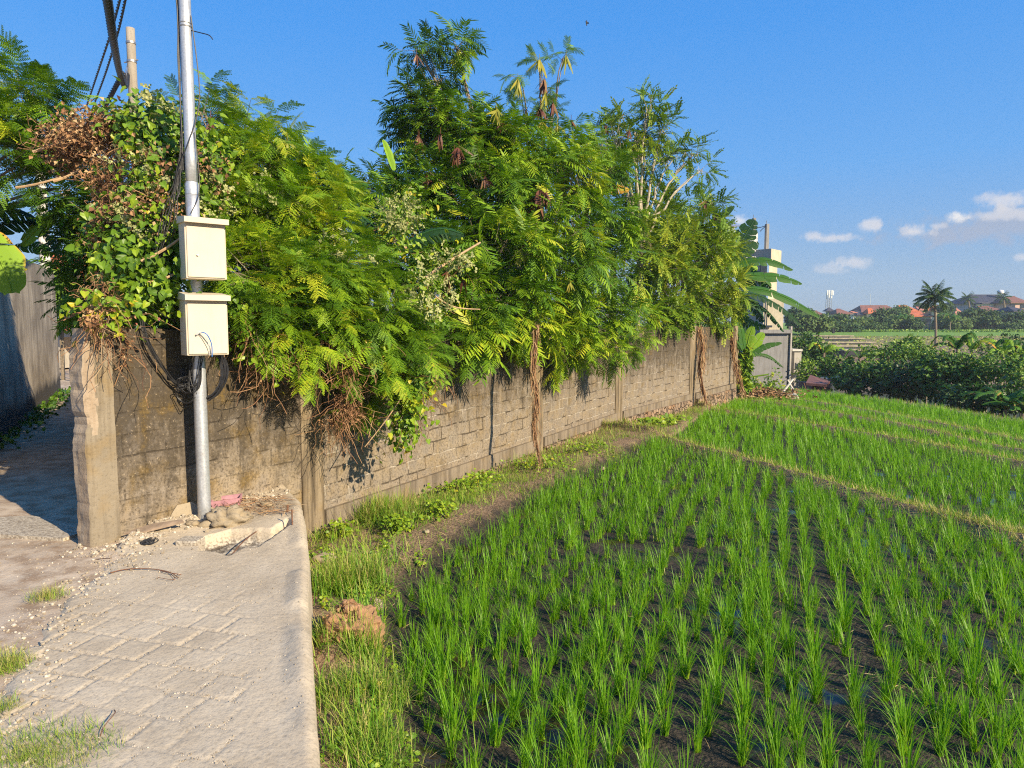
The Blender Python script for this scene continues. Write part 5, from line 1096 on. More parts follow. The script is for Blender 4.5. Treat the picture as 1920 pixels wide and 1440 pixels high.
# overhead lines
def twisted(mb, pts, R_, r_, turns, n=160, strands=3):
    P = spline(pts, n); d = norm(np.gradient(P, axis=0)); x = norm(np.cross(d, [0, 0, 1.0])); y = np.cross(d, x); t = np.linspace(0, turns * 6.283, n)[:, None]
    for k in range(strands): a = t + k * 6.283 / strands; mb.tube(P + R_ * (np.cos(a) * x + np.sin(a) * y), r_, 6)
cp_ = Q(247, 115, 14.0)
rp_ = empty('utility_pole', (cp_[0], cp_[1], 0), 0, 'round grey concrete utility pole rising behind the dry vines', 'pole')
b = MB(); zt_ = Q(247, 53, 14.0)[2]; b.tube([(cp_[0], cp_[1], z) for z in np.linspace(0, zt_, 14)], np.linspace(.115, .080, 14), 20)
M['cpole'] = plasterf((.40, .35, .28), (.18, .15, .11), .3, .1); b.build('shaft', M['cpole'], rp_, smooth=True)
b = MB()
for v in (80, 115): z = Q(247, v, 14)[2]; b.lathe((cp_[0], cp_[1], z), [(.085, -.03), (.092, -.028), (.092, .012), (.085, .015)], 20)
b.tube([(cp_[0] - .14, cp_[1] - .02, Q(247, 118, 14)[2]), (cp_[0] + .14, cp_[1] - .02, Q(247, 113, 14)[2])], .012, 6); b.build('band', M['steel'], rp_)
b = MB(); twisted(b, [Q(190, -60, 6.5), Q(203, 10, 7.5), Q(213, 80, 9), Q(224, 135, 11.5), Q(232, 160, 12.8), Q(237, 158, 13.4), Q(238, 140, 13.8)], .026, .026, 26)
tag(b.build('power_cable', M['black'], smooth=True), 'thick twisted black power cable coming down to a loop at the concrete pole', 'cable')
b = MB(); twisted(b, [Q(231, 138, 13.6), Q(218, 160, 14), Q(203, 188, 14.6), Q(188, 212, 15.2), Q(170, 240, 16)], .026, .026, 9, 80)
tag(b.build('power_cable', M['black'], smooth=True), 'lower length of black power cable dropping from the loop into the vines', 'cable')
b = MB()
for k in range(3): b.tube(spline([Q(234, 148, 13.6), Q(238, 132, 13.8), Q(241, 122, 14.0)], 6) + rng.normal(size=3) * .012, .006, 4)
tag(b.build('stay_wire', M['steel']), 'short steel stay wires tying the cable loop to the concrete pole', 'wire')
b = MB(); twisted(b, [Q(226, -8, 8), Q(208, 60, 9.5), Q(185, 130, 11.5), Q(170, 175, 13), Q(154, 222, 15)], .010, .009, 26, 160, 2)
tag(b.build('twisted_wire', M['black']), 'thin twisted wire on the left of the thick power cable', 'wire')
b = MB(); twisted(b, [Q(236, -8, 8), Q(221, 60, 9.5), Q(200, 130, 11.5), Q(185, 172, 13), Q(168, 218, 15)], .010, .009, 26, 160, 2)
tag(b.build('twisted_wire', M['black']), 'thin twisted wire passing just behind the thick power cable', 'wire')
for v0, v1, lb_ in ((473, 487, 'lower'), (446, 452, 'upper')):
    b = MB(); b.tube(spline([Q(60, v0, 24), Q(110, (v0 + v1) / 2 + 4, 24), Q(190, v1, 24)], 10), .02, 4); tag(b.build('telephone_wire', M['black']), lb_ + ' thin wire crossing the small sky gap above the lane', 'wire')
wp = Q(74, 300, 21); b = MB(); b.tube([(wp[0], wp[1], z) for z in np.linspace(0, Q(66, 232, 21)[2], 8)], np.linspace(.17, .13, 8), 16)
M['pale'] = plain('pale_concrete', (.58, .54, .47), .8, .15, 6); tag(b.build('utility_pole', M['pale']), 'pale round post mostly hidden by the left feathery tree', 'pole')

# ================================================================ things on the slab
M['pink'] = plain('faded_pink_plastic', (.42, .22, .25), .5, .2, 14)
M['rockm'] = plasterf((.38, .315, .22), (.22, .17, .11), .35, .3); M['rust'] = plain('rusty_steel', (.16, .075, .04), .8, .4, 60)
M['wood'] = plain('weathered_board', (.26, .19, .13), .85, .35, 12); M['dark'] = plain('painted_inner_shade', (.02, .018, .015), .9, .3, 8)  # last one: near-black colour painted for shade inside openings
def sz(u, v): p = G(u, v, 0.03); z = float(slab_z(np.array(p[0]), np.array(p[1]))); p = G(u, v, z); return p
c = sz(424, 948); t_ = MB()
def tray(mb, w_, d_, h_, th):
    o = [(-w_ / 2, -d_ / 2), (w_ / 2, -d_ / 2), (w_ / 2, d_ / 2), (-w_ / 2, d_ / 2)]; i_ = [(x * (1 - 2 * th / w_), y * (1 - 2 * th / d_)) for x, y in o]
    V = [(x * .92, y * .92, 0) for x, y in o] + [(x, y, h_) for x, y in o] + [(x, y, h_) for x, y in i_] + [(x * .9, y * .9, .006) for x, y in i_]
    F = [[3, 2, 1, 0]] + [[k, (k + 1) % 4, (k + 1) % 4 + 4, k + 4] for k in range(4)] + [[k + 4, (k + 1) % 4 + 4, (k + 1) % 4 + 8, k + 8] for k in range(4)] + [[k + 8, (k + 1) % 4 + 8, (k + 1) % 4 + 12, k + 12] for k in range(4)] + [[12, 13, 14, 15]]
    mb.add(V, F)
tray(t_, .25, .15, .062, .010); o = t_.build('plastic_tray', M['pink'], None); o.location = (c[0], c[1] + .03, c[2] + .005); o.rotation_euler = (R(3), R(-5), R(14)); tag(o, 'small faded pink plastic tray beside the foot of the pole', 'tray')
c = sz(424, 1012); b = MB(); b.rock((c[0], c[1] + .03, .045), (.18, .14, .12), 3, nu=30, nv=22, rough=.5, freq=2.4); tag(b.build('concrete_lump', M['rockm'], smooth=True), 'big rounded lump of broken concrete sitting in the hole', 'rubble')
c = sz(395, 985); b = MB(); b.rock((c[0], c[1], .03), (.11, .09, .05), 5, nu=18, nv=12, rough=.4); tag(b.build('concrete_lump', M['rockm'], smooth=True), 'smaller pale concrete chunk right below the pole foot', 'rubble')
c = sz(340, 1018); b = MB(); b.box((c[0] + .07, c[1], .0), (.17, .14, .07), R(-6), bev=.01); tag(b.build('concrete_chunk', M['conc']), 'square broken slab edge at the left side of the hole', 'rubble')
c = sz(495, 1000); b = MB(); b.box((c[0] - .02, c[1], -.02), (.30, .10, .07), R(24), bev=.01); tag(b.build('concrete_chunk', M['conc']), 'flat concrete shelf piece along the back of the hole', 'rubble')
c = sz(347, 966); p_ = on_wall(347); b = MB()
V = [(-.12, 0, 0), (.11, 0, .0), (.12, 0, .10), (.07, 0, .155), (-.05, 0, .145), (-.10, 0, .08)]; V2 = [(x, .03, z) for x, y, z in V]; b.add(V + V2, [[i, (i + 1) % 6, (i + 1) % 6 + 6, i + 6] for i in range(6)]); b.F.append((np.array([[5, 4, 3, 2, 1, 0]]), 0)); b.F.append((np.array([[6, 7, 8, 9, 10, 11]]), 0))
o = b.build('stone_slab', M['rockm']); o.location = (c[0], c[1] + .0, .0); o.rotation_euler = (R(-14), 0, math.atan2(d1[1], d1[0]) - .35); tag(o, 'flat stone piece leaning on the wall just left of the pole', 'stone')
c = sz(288, 995); b = MB(); b.add([(-.2, -.05, 0), (-.05, -.055, .0), (.22, .03, .02), (.20, .055, .03), (0, .05, .02), (-.12, .0, .01)] + [(-.2, -.05, -.012), (-.05, -.055, -.012), (.22, .03, .008), (.20, .055, .018), (0, .05, .008), (-.12, .0, -.002)], [[i, (i + 1) % 6, (i + 1) % 6 + 6, i + 6][::-1] for i in range(6)]); b.F.append((np.array([[0, 1, 2, 3, 4, 5]]), 0))
o = b.build('board', M['wood']); o.location = (c[0], c[1], c[2] + .022); o.rotation_euler = (R(8), R(-3), R(8)); tag(o, 'thin brown broken board lying by the wall left of the pole', 'board')
for lab, u0, v0, u1, v1, r_ in (('thick short rusty reinforcing bar sticking out of the slab corner', 537, 985, 541, 945, .0095), ('thinner rusty reinforcing bar right of the thick one', 548, 983, 548, 955, .006)):
    p = sz(u0, v0); b = MB(); q_ = p + [(u1 - u0) * .004, 0, (v0 - v1) * .0044]; b.tube([p - [0, 0, .05], q_], r_, 8); tag(b.build('rebar', M['rust']), lab, 'rebar')
c = sz(278, 1020); b = MB()
for k in range(9): b.tube(spline(np.stack([c[0] + (.02 + .045 * rng.random()) * np.cos(np.linspace(0, 6, 12) + k) + .02 * rng.normal(), c[1] + (.02 + .06 * rng.random()) * np.sin(np.linspace(0, 6, 12) + k) + .02 * rng.normal(), np.full(12, c[2] + .008) + .02 * rng.random(12)], 1), 30), .0035, 4)
tag(b.build('cord_bundle', M['black']), 'small tangle of black cord lying on the slab below the board', 'cord')
b = MB(); P0 = [sz(*p) + [0, 0, .012] for p in ((207, 1077), (240, 1070), (285, 1070), (318, 1076), (335, 1087))]; b.tube(spline(P0, 20), np.linspace(.004, .0025, 20), 5)
b.tube(spline([sz(300, 1073) + [0, 0, .012], sz(322, 1080) + [0, 0, .02], sz(340, 1080) + [0, 0, .01]], 8), .003, 4); b.tube(spline([sz(318, 1076) + [0, 0, .012], sz(328, 1090) + [0, 0, .012], sz(296, 1086) + [0, 0, .012]], 8), .002, 4)
tag(b.build('fallen_twig', M['rust']), 'dry curved brown twig lying across the slab', 'twig')
b = MB(); b.tube(spline([sz(100, 1060) + [0, 0, .03], sz(150, 1058) + [0, 0, .03], sz(210, 1054) + [0, 0, .03]], 8), .003, 4); tag(b.build('fallen_twig', M['rust']), 'straight thin twig on the rubble before the end post', 'twig')
b = MB(); b.tube(spline([sz(214, 1335) + [0, 0, .01], sz(216, 1350) + [0, 0, .03], sz(196, 1375) + [0, 0, .03], sz(188, 1385) + [0, 0, .01]], 8), .0025, 4); tag(b.build('fallen_twig', M['rust']), 'bent dead stalk on the pavers near the dark tuft', 'twig')
b = MB(); p = sz(455, 1030); b.tube(spline([sz(430, 1040) + [0, 0, -.02], sz(462, 1020) + [0, 0, .04], sz(500, 995) + [0, 0, .05]], 8), .005, 5); tag(b.build('fallen_twig', M['rust']), 'dark thin stick poking out of the hole beside the lump', 'twig')
for lab, u, v, s_ in (('jagged grey chunk at the right end inside the hole', 510, 1000, (.09, .05, .05)), ('small chunk between the big lump and the square slab edge', 388, 1022, (.05, .05, .06)), ('flat pale chunk behind the big lump near the pole foot', 458, 990, (.08, .05, .02)), ('white rubble lump beside the dead leaves by the wall', 500, 948, (.08, .05, .03)), ('angular pale chunk left of the pole foot', 362, 984, (.06, .05, .03))):
    c = sz(u, v); b = MB(); b.rock((c[0], c[1], max(c[2], -.05) + .01), s_, u, nu=16, nv=10, rough=.45, freq=2.5); tag(b.build('concrete_lump', M['rockm'], smooth=True), lab, 'rubble')
# rusty-looking straw heap between tray and corner
b = MB(); n = 420; pos = np.array([sz(400 + 140 * rng.random(), 936 + 30 * rng.random()) for _ in range(n)]); pos[:, 2] += .01 + .03 * rng.random(n)
b.scatter(STRAW, pos, frames(norm(rng.normal(size=(n, 3)) * [1, .6, .12]), norm(np.array([0, 0, 1.]) + rng.normal(size=(n, 3)) * .3)), .04 + .08 * rng.random(n), .2 + .7 * rng.random(n)); 
for k in range(60): p = pos[rng.integers(0, n)]; d = rng.normal(size=3) * [.1, .05, .01]; b.tube([p, p + d * .5 + [0, 0, .01], p + d], .0022, 3, 0, rng.random())
tag(b.build('dead_leaves', M['dry']), 'brown dead leaves and straw heaped behind the pink tray', 'dead leaves', kind='stuff')
# pebbles
b = MB(); rk = MB(); rk.rock((0, 0, 0), (1, .8, .6), 2, nu=6, nv=4, rough=.3); RT = (rk.V[0], rk.F[0][0], rk.T[0] * 0)
def pebbles(n, test, x0, x1, y0, y1, s0, s1, zf):
    X = x0 + (x1 - x0) * rng.random(n); Y = y0 + (y1 - y0) * rng.random(n); m_ = test(X, Y); X, Y = X[m_], Y[m_]; m_ = len(X); s_ = s0 + (s1 - s0) * rng.random(m_) ** 3
    b.scatter(RT, np.stack([X, Y, zf(X, Y) + s_ * .3], 1), frames(norm(rng.normal(size=(m_, 3)) * [1, 1, .2]), norm(np.array([0, 0, 1.]) + rng.normal(size=(m_, 3)) * .3)), s_, rng.random(m_))
bl_ = [tuple(G(u, v, 0)[:2]) for u, v in ((225, 1000), (240, 1040), (150, 1110), (75, 1200), (10, 1290), (-60, 1500))]
sandz = lambda X, Y: np.maximum(slab_z(X, Y), alley_z(X, Y))
inslab = lambda X, Y: X < np.interp(Y, np.array([e[1] for e in EDGE])[::-1], np.array([e[0] for e in EDGE])[::-1]) - .03
pebbles(9000, lambda X, Y: inslab(X, Y) & (vn(X, Y, 2, 3, 2) > .45) & (rng.random(X.shape) < .5) & ~inside(X, Y, PIT), -3.2, -.4, 2.3, 6.2, .0015, .007, sandz)
pebbles(9000, lambda X, Y: inslab(X, Y) & (dist_poly(X, Y, bl_) < .25 * (.4 + vn(X, Y, 3))), -3.4, -1.2, 2.2, 5.6, .002, .018, sandz)
pebbles(4000, lambda X, Y: inslab(X, Y) & (dist_poly(X, Y, WALLP) < .35) & ~inside(X, Y, PIT), -3.3, -1.8, 4.8, 6.6, .003, .025, sandz)
pebbles(60000, lambda X, Y: inslab(X, Y) & (joint_d(X, Y) < .010) & (worn_f(X, Y) > .3) & (vn(X, Y, 6, 2, 12) > .40), -3.0, -.5, 2.3, 4.2, .0015, .006, sandz)
pebbles(1600, lambda X, Y: inslab(X, Y), -5, -2.2, 3, 6, .002, .012, sandz)
M['pebble'] = leafmat('pebble', [(0, (.22, .18, .13)), (.6, (.40, .34, .25)), (1, (.56, .50, .41))], rough=.9, trans=0.0, spec=.2)
tag(b.build('pebbles', M['pebble']), 'pale gravel and crushed concrete scattered on slab and dirt', 'gravel', kind='stuff')
# clods and stones of the bank
b = MB(); hc = G(658, 1192, -.42)
b.rock((hc[0], hc[1], float(gz(hc[0], hc[1])) - .05), (.25, .26, .20), 21, nu=80, nv=48, rough=.20, freq=2.2, tint=.5); Vh = b.V[0]; b.V[0] = Vh + .05 * np.stack([vn(Vh[:, 0], Vh[:, 2], 26, 4, 1) - .5, vn(Vh[:, 1], Vh[:, 2], 26, 4, 2) - .5, vn(Vh[:, 0], Vh[:, 1], 26, 4, 3) - .4], 1)
for k in range(330):
    r_ = abs(rng.normal()) * .5; a = rng.random() * 6.28; x, y = hc[0] + .30 * r_ * math.cos(a) * 1.0, hc[1] + .32 * r_ * math.sin(a); s_ = .008 + .024 * rng.random() ** 2; b.rock((x, y, float(gz(x, y)) - .05 + .20 * math.exp(-((x - hc[0]) ** 2 + (y - hc[1]) ** 2) / .035) + s_ * .2), (s_, s_, s_ * .8), k, nu=7, nv=5, rough=.5, tint=rng.random())
M['clod'] = leafmat('soil_clod', [(0, (.20, .105, .05)), (1, (.40, .235, .13))], rough=.95, trans=0.0, spec=.1)
tag(b.build('soil_heap', M['clod']), 'heap of crumbly brown soil clods beside the slab edge', 'soil heap')
for lab, u, v, s_ in (('pale pinkish stone with a notch in the grass by the mud', 708, 1120, (.055, .05, .06)), ('flat pale stone at the foot of the slab corner', 608, 1045, (.13, .10, .06)), ('small cream stone on the straw bank', 800, 992, (.035, .03, .025)), ('little pink stone at the edge of the mud', 766, 1079, (.015, .015, .012)), ('white stone lying on the grassy bank near the wall', 1130, 860, (.05, .05, .04)), ('small white stone tucked against the slab near the soil heap', 589, 1182, (.03, .02, .02))):
    c = G(u, v, -.44); b = MB(); b.rock((c[0], c[1], float(gz(c[0], c[1])) + s_[2] * .5), s_, u, nu=12, nv=8, rough=.35); tag(b.build('stone', M['rockm'], smooth=True), lab, 'stone')
# ================================================================ end of the wall: grey building and bits
M['cgrey'] = plasterf((.30, .29, .27), (.12, .11, .10), .35, .05); M['cyel'] = plasterf((.58, .51, .36), (.30, .26, .19), .35, .1); M['cpale'] = plasterf((.50, .46, .39), (.2, .17, .13), .3, .1)
M['tank'] = plain('tank_plastic', (.55, .53, .48), .5, .2, 3); M['glass'] = plain('dark_glass', (.03, .04, .05), .15, .2, 3); M['zinc'] = plain('zinc_sheet', (.55, .56, .58), .3, .15, 6, metal=.6)
def face_box(mb, u0, u1, v0, v1, Y, dep, mat=0, rz=0.0):
    a = Q(u0, v1, Y); b_ = Q(u1, v0, Y); mb.box(((a[0] + b_[0]) / 2, Y + dep / 2, (a[2] + b_[2]) / 2), (abs(b_[0] - a[0]), dep, abs(b_[2] - a[2])), rz, mat)
YB = 40.0
c = Q(1440, 720, YB); gb = empty('unfinished_house', (c[0], YB, -1.6), 0, 'grey unfinished concrete house behind the banana plants with a cream upper block', 'house')
b = MB(); face_box(b, 1404, 1478, 624, 735, YB, 5.0); face_box(b, 1430, 1470, 560, 624, YB + .3, 4.0, 1); face_box(b, 1425, 1485, 618, 625, YB - .2, 5.3, 0); b.build('lower_wall', [M['cgrey'], M['cyel']], gb)
b = MB(); face_box(b, 1479, 1486, 612, 735, YB - .1, .35); b.build('painted_sunlit_edge', M['cpale'], gb)  # pale strip added to paint the sunlit right edge of the grey wall
b = MB(); a1 = Q(1385, 560, YB); a2 = Q(1442, 465, YB)
V0 = Q(1385, 600, YB + 1.4); V1 = Q(1442, 600, YB); V2_ = Q(1461, 600, YB + 1.2); zt_ = Q(1442, 466, YB)[2]; zb_ = -1.6
for (p, q_, m_) in ((V0, V1, 0), (V1, V2_, 1)):  # front pale for shade, right face yellow for sun: light put into colour
    b.add([[p[0], p[1], Q(1442, 493, YB)[2]], [q_[0], q_[1], Q(1442, 493, YB)[2]], [q_[0], q_[1], zt_], [p[0], p[1], zt_]], [[0, 1, 2, 3]], m_)
    b.add([[p[0] * .999 - .0, p[1] + .25, zb_], [q_[0] - .12, q_[1] + .25, zb_], [q_[0] - .12, q_[1] + .25, Q(1442, 494, YB)[2]], [p[0], p[1] + .25, Q(1442, 494, YB)[2]]], [[0, 1, 2, 3]], 0 if m_ == 0 else 1)
b.add([[V0[0], V0[1], zt_], [V1[0], V1[1], zt_], [V2_[0], V2_[1], zt_], [V2_[0] - 1.5, V2_[1] + 2, zt_]], [[0, 1, 2, 3]], 0); b.build('upper_block', [M['cpale'], M['cyel']], gb)
for u in (1396, 1413):
    b = MB(); cc_ = Q(u, 488, YB + (1442 - u) / 57 * 1.4 - .06); r_ = .16; pts = [(cc_[0] + r_ * math.cos(t), cc_[1], cc_[2] + r_ * 1.3 * math.sin(t)) for t in np.linspace(0, math.pi, 9)]
    b.add([(p[0], p[1] - .03, p[2]) for p in pts], [[0, 1, 2, 3], [0, 3, 4, 5], [0, 5, 6, 7], [0, 7, 8, 8]][:3]); b.tube([(p[0], p[1] - .05, p[2]) for p in pts], .05, 5, 1); b.build('arched_opening', [M['dark'], M['pale']], gb)  # flat near-black face painted as the shade inside the arch
for u, v, w_, h_ in ((1432, 505, 6, 20), (1431, 532, 6, 14), (1440, 612, 8, 4)):
    b = MB(); face_box(b, u - w_, u + w_, v - h_ / 2, v + h_ / 2, YB + .1, .12); b.build('window', M['glass'], gb)
c = Q(1419, 470, YB); b = MB(); b.lathe((c[0], YB + 1, c[2]), [(.0, 0), (.36, .02), (.36, .4), (.37, .42), (.36, .8), (.37, .82), (.36, 1.18), (.30, 1.26), (.0, 1.30)], 18); tag(b.build('water_tank', M['tank'], smooth=False), 'pale round water tank on top of the unfinished house', 'water tank')
for u, v0, v1, r_, lab in ((1412, 409, 470, .09, 'taller concrete stub column left of the water tank'), (1437, 420, 468, .10, 'thin concrete stub column right of the water tank')):
    p, q_ = Q(u, v1, YB + .8), Q(u, v0, YB + .8); b = MB(); b.box((p[0], p[1], (p[2] + q_[2]) / 2), (r_ * 2, r_ * 2, q_[2] - p[2]), .2, bev=.02); b.tube([(p[0] - .04, p[1], q_[2]), (p[0] - .04, p[1], q_[2] + .2)], .015, 4); tag(b.build('concrete_column', M['cgrey']), lab, 'column')
b = MB(); b.tube(spline([Q(1415, 428, YB + .8), Q(1427, 426, YB + .8), Q(1436, 423, YB + .8)], 6), .02, 4); b.tube(spline([Q(1425, 434, YB + .8), Q(1431, 428, YB + .8), Q(1436, 424, YB + .8)], 6), .02, 4); tag(b.build('tie_rope', M['black']), 'ropes tied between the water tank and the right stub column', 'rope')
b = MB(); p = Q(1350, 424, 46); q_ = Q(1378, 414, 46); b.box(((p[0] + q_[0]) / 2, 46, (p[2] + q_[2]) / 2), (1.2, 1.6, .06), .0, 0, .5, 1, 0, .35); b.box(((p[0] + q_[0]) / 2, 46.5, p[2] - 1.5), (1.0, 1.0, 3.0)); tag(b.build('shed_roof', M['zinc']), 'shiny zinc sheet roof peeking above the yellow green bush', 'roof')
ob = empty('outbuilding', tuple(Q(1490, 722, 42)), 0, 'small pale outbuilding with one square window right of the grey house', 'outbuilding')
b = MB(); face_box(b, 1487, 1503, 658, 735, 42, 2.5); b.build('wall', M['cpale'], ob); b = MB(); face_box(b, 1486, 1505, 655, 658.5, 41.9, 2.8); b.build('roof', M['pale'], ob); b = MB(); face_box(b, 1492, 1500, 680, 693, 41.95, .1); b.build('window_frame', M['cgrey'], ob); b = MB(); face_box(b, 1494, 1498, 682, 691, 41.92, .05); b.build('window', M['glass'], ob)
M['troof'] = plain('brown_sheet', (.17, .075, .055), .7, .2, 4)
b = MB(); P = [Q(1519, 703, 38), Q(1557, 714, 37), Q(1550, 721, 34.5), Q(1511, 718, 35)]; b.add([tuple(p) for p in P] + [tuple(p - [0, 0, .12]) for p in P], [[0, 3, 2, 1], [0, 1, 5, 4], [1, 2, 6, 5], [2, 3, 7, 6], [3, 0, 4, 7]]); b.box(tuple((P[0] + P[2]) / 2 - [0, -.4, 1.1]), (1.0, 1.6, 1.8)); tag(b.build('shack_roof', M['troof']), 'low brown sheet roof of a shack at the far edge of the rice', 'shack')
b = MB(); p = Q(1532, 692, 40); q_ = Q(1551, 700, 40); b.tube([p, q_], .09, 4); b.tube([q_, q_ - [0, 0, 1.0]], .05, 4); b.tube([p, p - [0, 0, 1.2]], .05, 4); b.box(tuple((p + q_) / 2 - [0, -.5, .75]), (.5, .8, 1.2)); tag(b.build('lean_to', M['cpale']), 'pale lean to frame right behind the brown shack roof', 'shelter')
b = MB(); c = Q(1572, 711, 38); b.rock(tuple(c), (.22, .2, .26), 4, rough=.1); tag(b.build('white_sack', M['pale'], smooth=True), 'white sack standing beside the shack under the bushes', 'sack')
b = MB(); c = Q(1556, 709, 38.5); b.box(tuple(c), (.9, .8, .10), .2, bev=.02); b.box(tuple(c - [0, 0, .5]), (.7, .6, .9), .2); tag(b.build('white_table', M['zinc']), 'pale flat topped stand between shack roof and white sack', 'stand')
# trestle of old poles at the field corner
b = MB()
for p, q_ in (((1487, 711), (1455, 752)), ((1477, 712), (1500, 752)), ((1480, 716), (1492, 750)), ((1455, 738), (1492, 740)), ((1462, 730), (1488, 748))): b.tube([Q(*p, 25.2), Q(*q_, 24.9)], .035, 5, 0, rng.random())
tag(b.build('pole_trestle', M['pale']), 'leaning trestle of old grey poles at the far corner of the paddy', 'trestle')
b = MB(); c = G(1418, 748, -1.05)
for k in range(260): p = c + rng.normal(size=3) * [.7, .5, .0] + [0, 0, .30 * rng.random()]; d = rng.normal(size=3) * [.4, .3, .12]; b.tube([p, p + d], .012, 3, 0, rng.random())
b.scatter(CRUMP, c + np.concatenate([rng.normal(size=(500, 2)) * [.75, .5], .35 * rng.random((500, 1))], 1), frames(norm(rng.normal(size=(500, 3))), norm(rng.normal(size=(500, 3)))), .10 + .1 * rng.random(500), rng.random(500)); tag(b.build('brush_heap', M['dry']), 'heap of dry brush and leaves at the end of the wall', 'brush heap')
b = MB()
for u0, v0, u1, v1 in ((1330, 662, 1366, 657), (1405, 712, 1422, 708)): b.tube([Q(u0 + 75, v0 + 45, 25), Q(u1 + 75, v1 + 45, 25)], .03, 5)
for (bl, n, sz_) in [((1410, 725, 20, 20, 26, .4), 300, .13), ((1435, 735, 24, 16, 26, .4), 260, .13), ((1450, 715, 16, 24, 28, .4), 160, .14)]: leafy(b, bl, n, OVAL, sz_, .6, .6)
tag(b.build('weedy_bush', M['vine']), 'weedy yellow green shrub between wall end and grey house', 'bush')

# ================================================================ bushes beyond the field
def bush(name, label, bls, leaf, tps, mt, tint, var=.5, cat='bush', group='bushes beyond the rice field', stem=True):
    c = Q(*bls[0][:2], bls[0][4]); root = empty(name, (c[0], c[1], -3.6 if bls[0][4] < 45 else c[2] - 1), 0, label, cat, group)
    b = MB()
    for bl in bls:
        n = bl[6]; leafy(b, bl[:6], n, tps, leaf, tint, var, k=.3, hang=.1, clump=7, cj=.8)
    b.build('crown', M[mt], root)
    if stem:
        s_ = MB()
        for bl in bls:
            q_ = Q(*bl[:2], bl[4]); base = np.array([q_[0], q_[1], root.location.z]); s_.tube(bez(base, (base + q_) / 2 + rng.normal(size=3) * .15, q_, 6), np.linspace(.07, .025, 6), 5, cap=False)
        s_.build('trunk', M['bark'], root)
    return root
BS = [  # darkest leaf tints stand in for shade over the lower shrubs
 ('dense dark bush rising right behind the small outbuilding', [(1515, 655, 34, 26, 44, 1.2, 1300), (1500, 690, 26, 26, 43, 1., 700), (1540, 668, 26, 20, 44, 1., 600)], .20, [OVAL], 'broad', .42),
 ('bright yellow green grassy shrub above the brown shack roof', [(1515, 698, 20, 22, 40, .8, 700)], .16, [OVAL], 'vine', .5),
 ('low mixed bush right of the shack beside the white sack', [(1565, 690, 34, 20, 40, 1., 800), (1600, 700, 30, 22, 38, 1., 700), (1585, 716, 30, 12, 37, 1., 400)], .18, [OVAL, HEART], 'broad', .52),
 ('spreading layered tree with tiers of leaves left of the palm trunk', [(1700, 648, 34, 8, 37, 1., 520), (1680, 664, 60, 8, 37, 1.3, 760), (1715, 660, 40, 10, 36, 1., 520), (1650, 658, 36, 6, 38, 1., 330), (1705, 680, 60, 10, 36, 1.3, 700), (1640, 690, 50, 8, 36, 1.2, 560), (1715, 640, 16, 7, 37, .6, 170), (1745, 672, 24, 8, 36, .8, 240)], .17, [OVAL], 'broad', .72),
 ('mass of shrub with shade coloured into its leaves below the layered tree', [(1640, 715, 60, 26, 34, 1.3, 1200), (1700, 715, 60, 30, 33, 1.3, 1300)], .20, [OVAL, HEART], 'broad', .24),
 ('dark round bush in the middle below the palm', [(1770, 715, 50, 36, 31, 1.2, 1300), (1760, 690, 40, 24, 32, 1., 700)], .19, [OVAL, HEART], 'broad', .46),
 ('broad bush with yellowing leaves right of the palm trunk', [(1800, 685, 40, 26, 31, 1., 900), (1830, 700, 34, 26, 30, 1., 800)], .18, [OVAL], 'broad', .6),
 ('leafy bush at the right edge under the banana tops', [(1880, 690, 44, 26, 29, 1.1, 900), (1915, 700, 34, 30, 28, 1., 700), (1925, 670, 26, 20, 31, 1., 400)], .17, [OVAL], 'broad', .72),
 ('shrub coloured dark for shade along the lower right field edge', [(1830, 745, 60, 22, 27, 1., 1000), (1900, 750, 50, 22, 26, 1., 900)], .17, [OVAL, HEART], 'broad', .2),
 ('airy brownish shrub standing above the others near the right', [(1855, 650, 16, 18, 36, .6, 170), (1850, 668, 18, 14, 35, .6, 160)], .16, [OVAL], 'far', .5),
 ('small dark crown sticking up at the right horizon field', [(1893, 640, 14, 12, 38, .5, 200), (1880, 655, 14, 10, 37, .5, 120)], .18, [OVAL], 'far', .2)]
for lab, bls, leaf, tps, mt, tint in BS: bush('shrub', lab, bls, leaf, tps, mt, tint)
def far_banana(label, u, v, Y, n, L, wid, mt='ban', spread=1.0, lean=.5, base_dz=2.5, group='banana plants beyond the rice field'):
    c = Q(u, v, Y); lv = []
    rt = empty('banana_plant', (c[0], c[1], c[2] - base_dz), 0, label, 'banana plant', group); s_ = MB(); s_.tube([(c[0], c[1], c[2] - base_dz), c], [.07, .05] if Y < 40 else [.13, .08], 8, 0, .5); s_.build('stem', M['bark'], rt)
    for k in range(n):
        a = 2.4 * k + rng.random() * .6; d = np.array([math.cos(a), math.sin(a), 0]) * spread; up_ = .35 + .75 * rng.random(); l = L * (.7 + .5 * rng.random())
        P = [c, c + d * l * .35 + [0, 0, up_ * l * .55], c + d * l * .75 + [0, 0, up_ * l * .65], c + d * l * 1.05 + [0, 0, up_ * l * (.65 - lean)]]
        b = MB(); ban_leaf(b, P, wid, up=(.2, -.5, 1), droop=.35, tear=.3, tint=.3 + .5 * rng.random(), nseg=14); b.build('leaf', M[mt], rt)
far_banana('banana plant with one upright pale leaf left of the terraces', 1545, 660, 43, 8, 1.2, .22, 'banb')
far_banana('small banana plant below the horizon field right of the palm', 1795, 655, 33, 9, 1.1, .17)
far_banana('pair mate banana plant with a pale upright spear leaf', 1822, 655, 33.5, 8, 1.0, .16, 'banb')
far_banana('banana plant near the right edge with raised bright leaves', 1880, 665, 31, 9, 1.1, .17, 'banb')
far_banana('banana plant cut by the right edge of the view', 1915, 665, 31, 9, 1.1, .18)
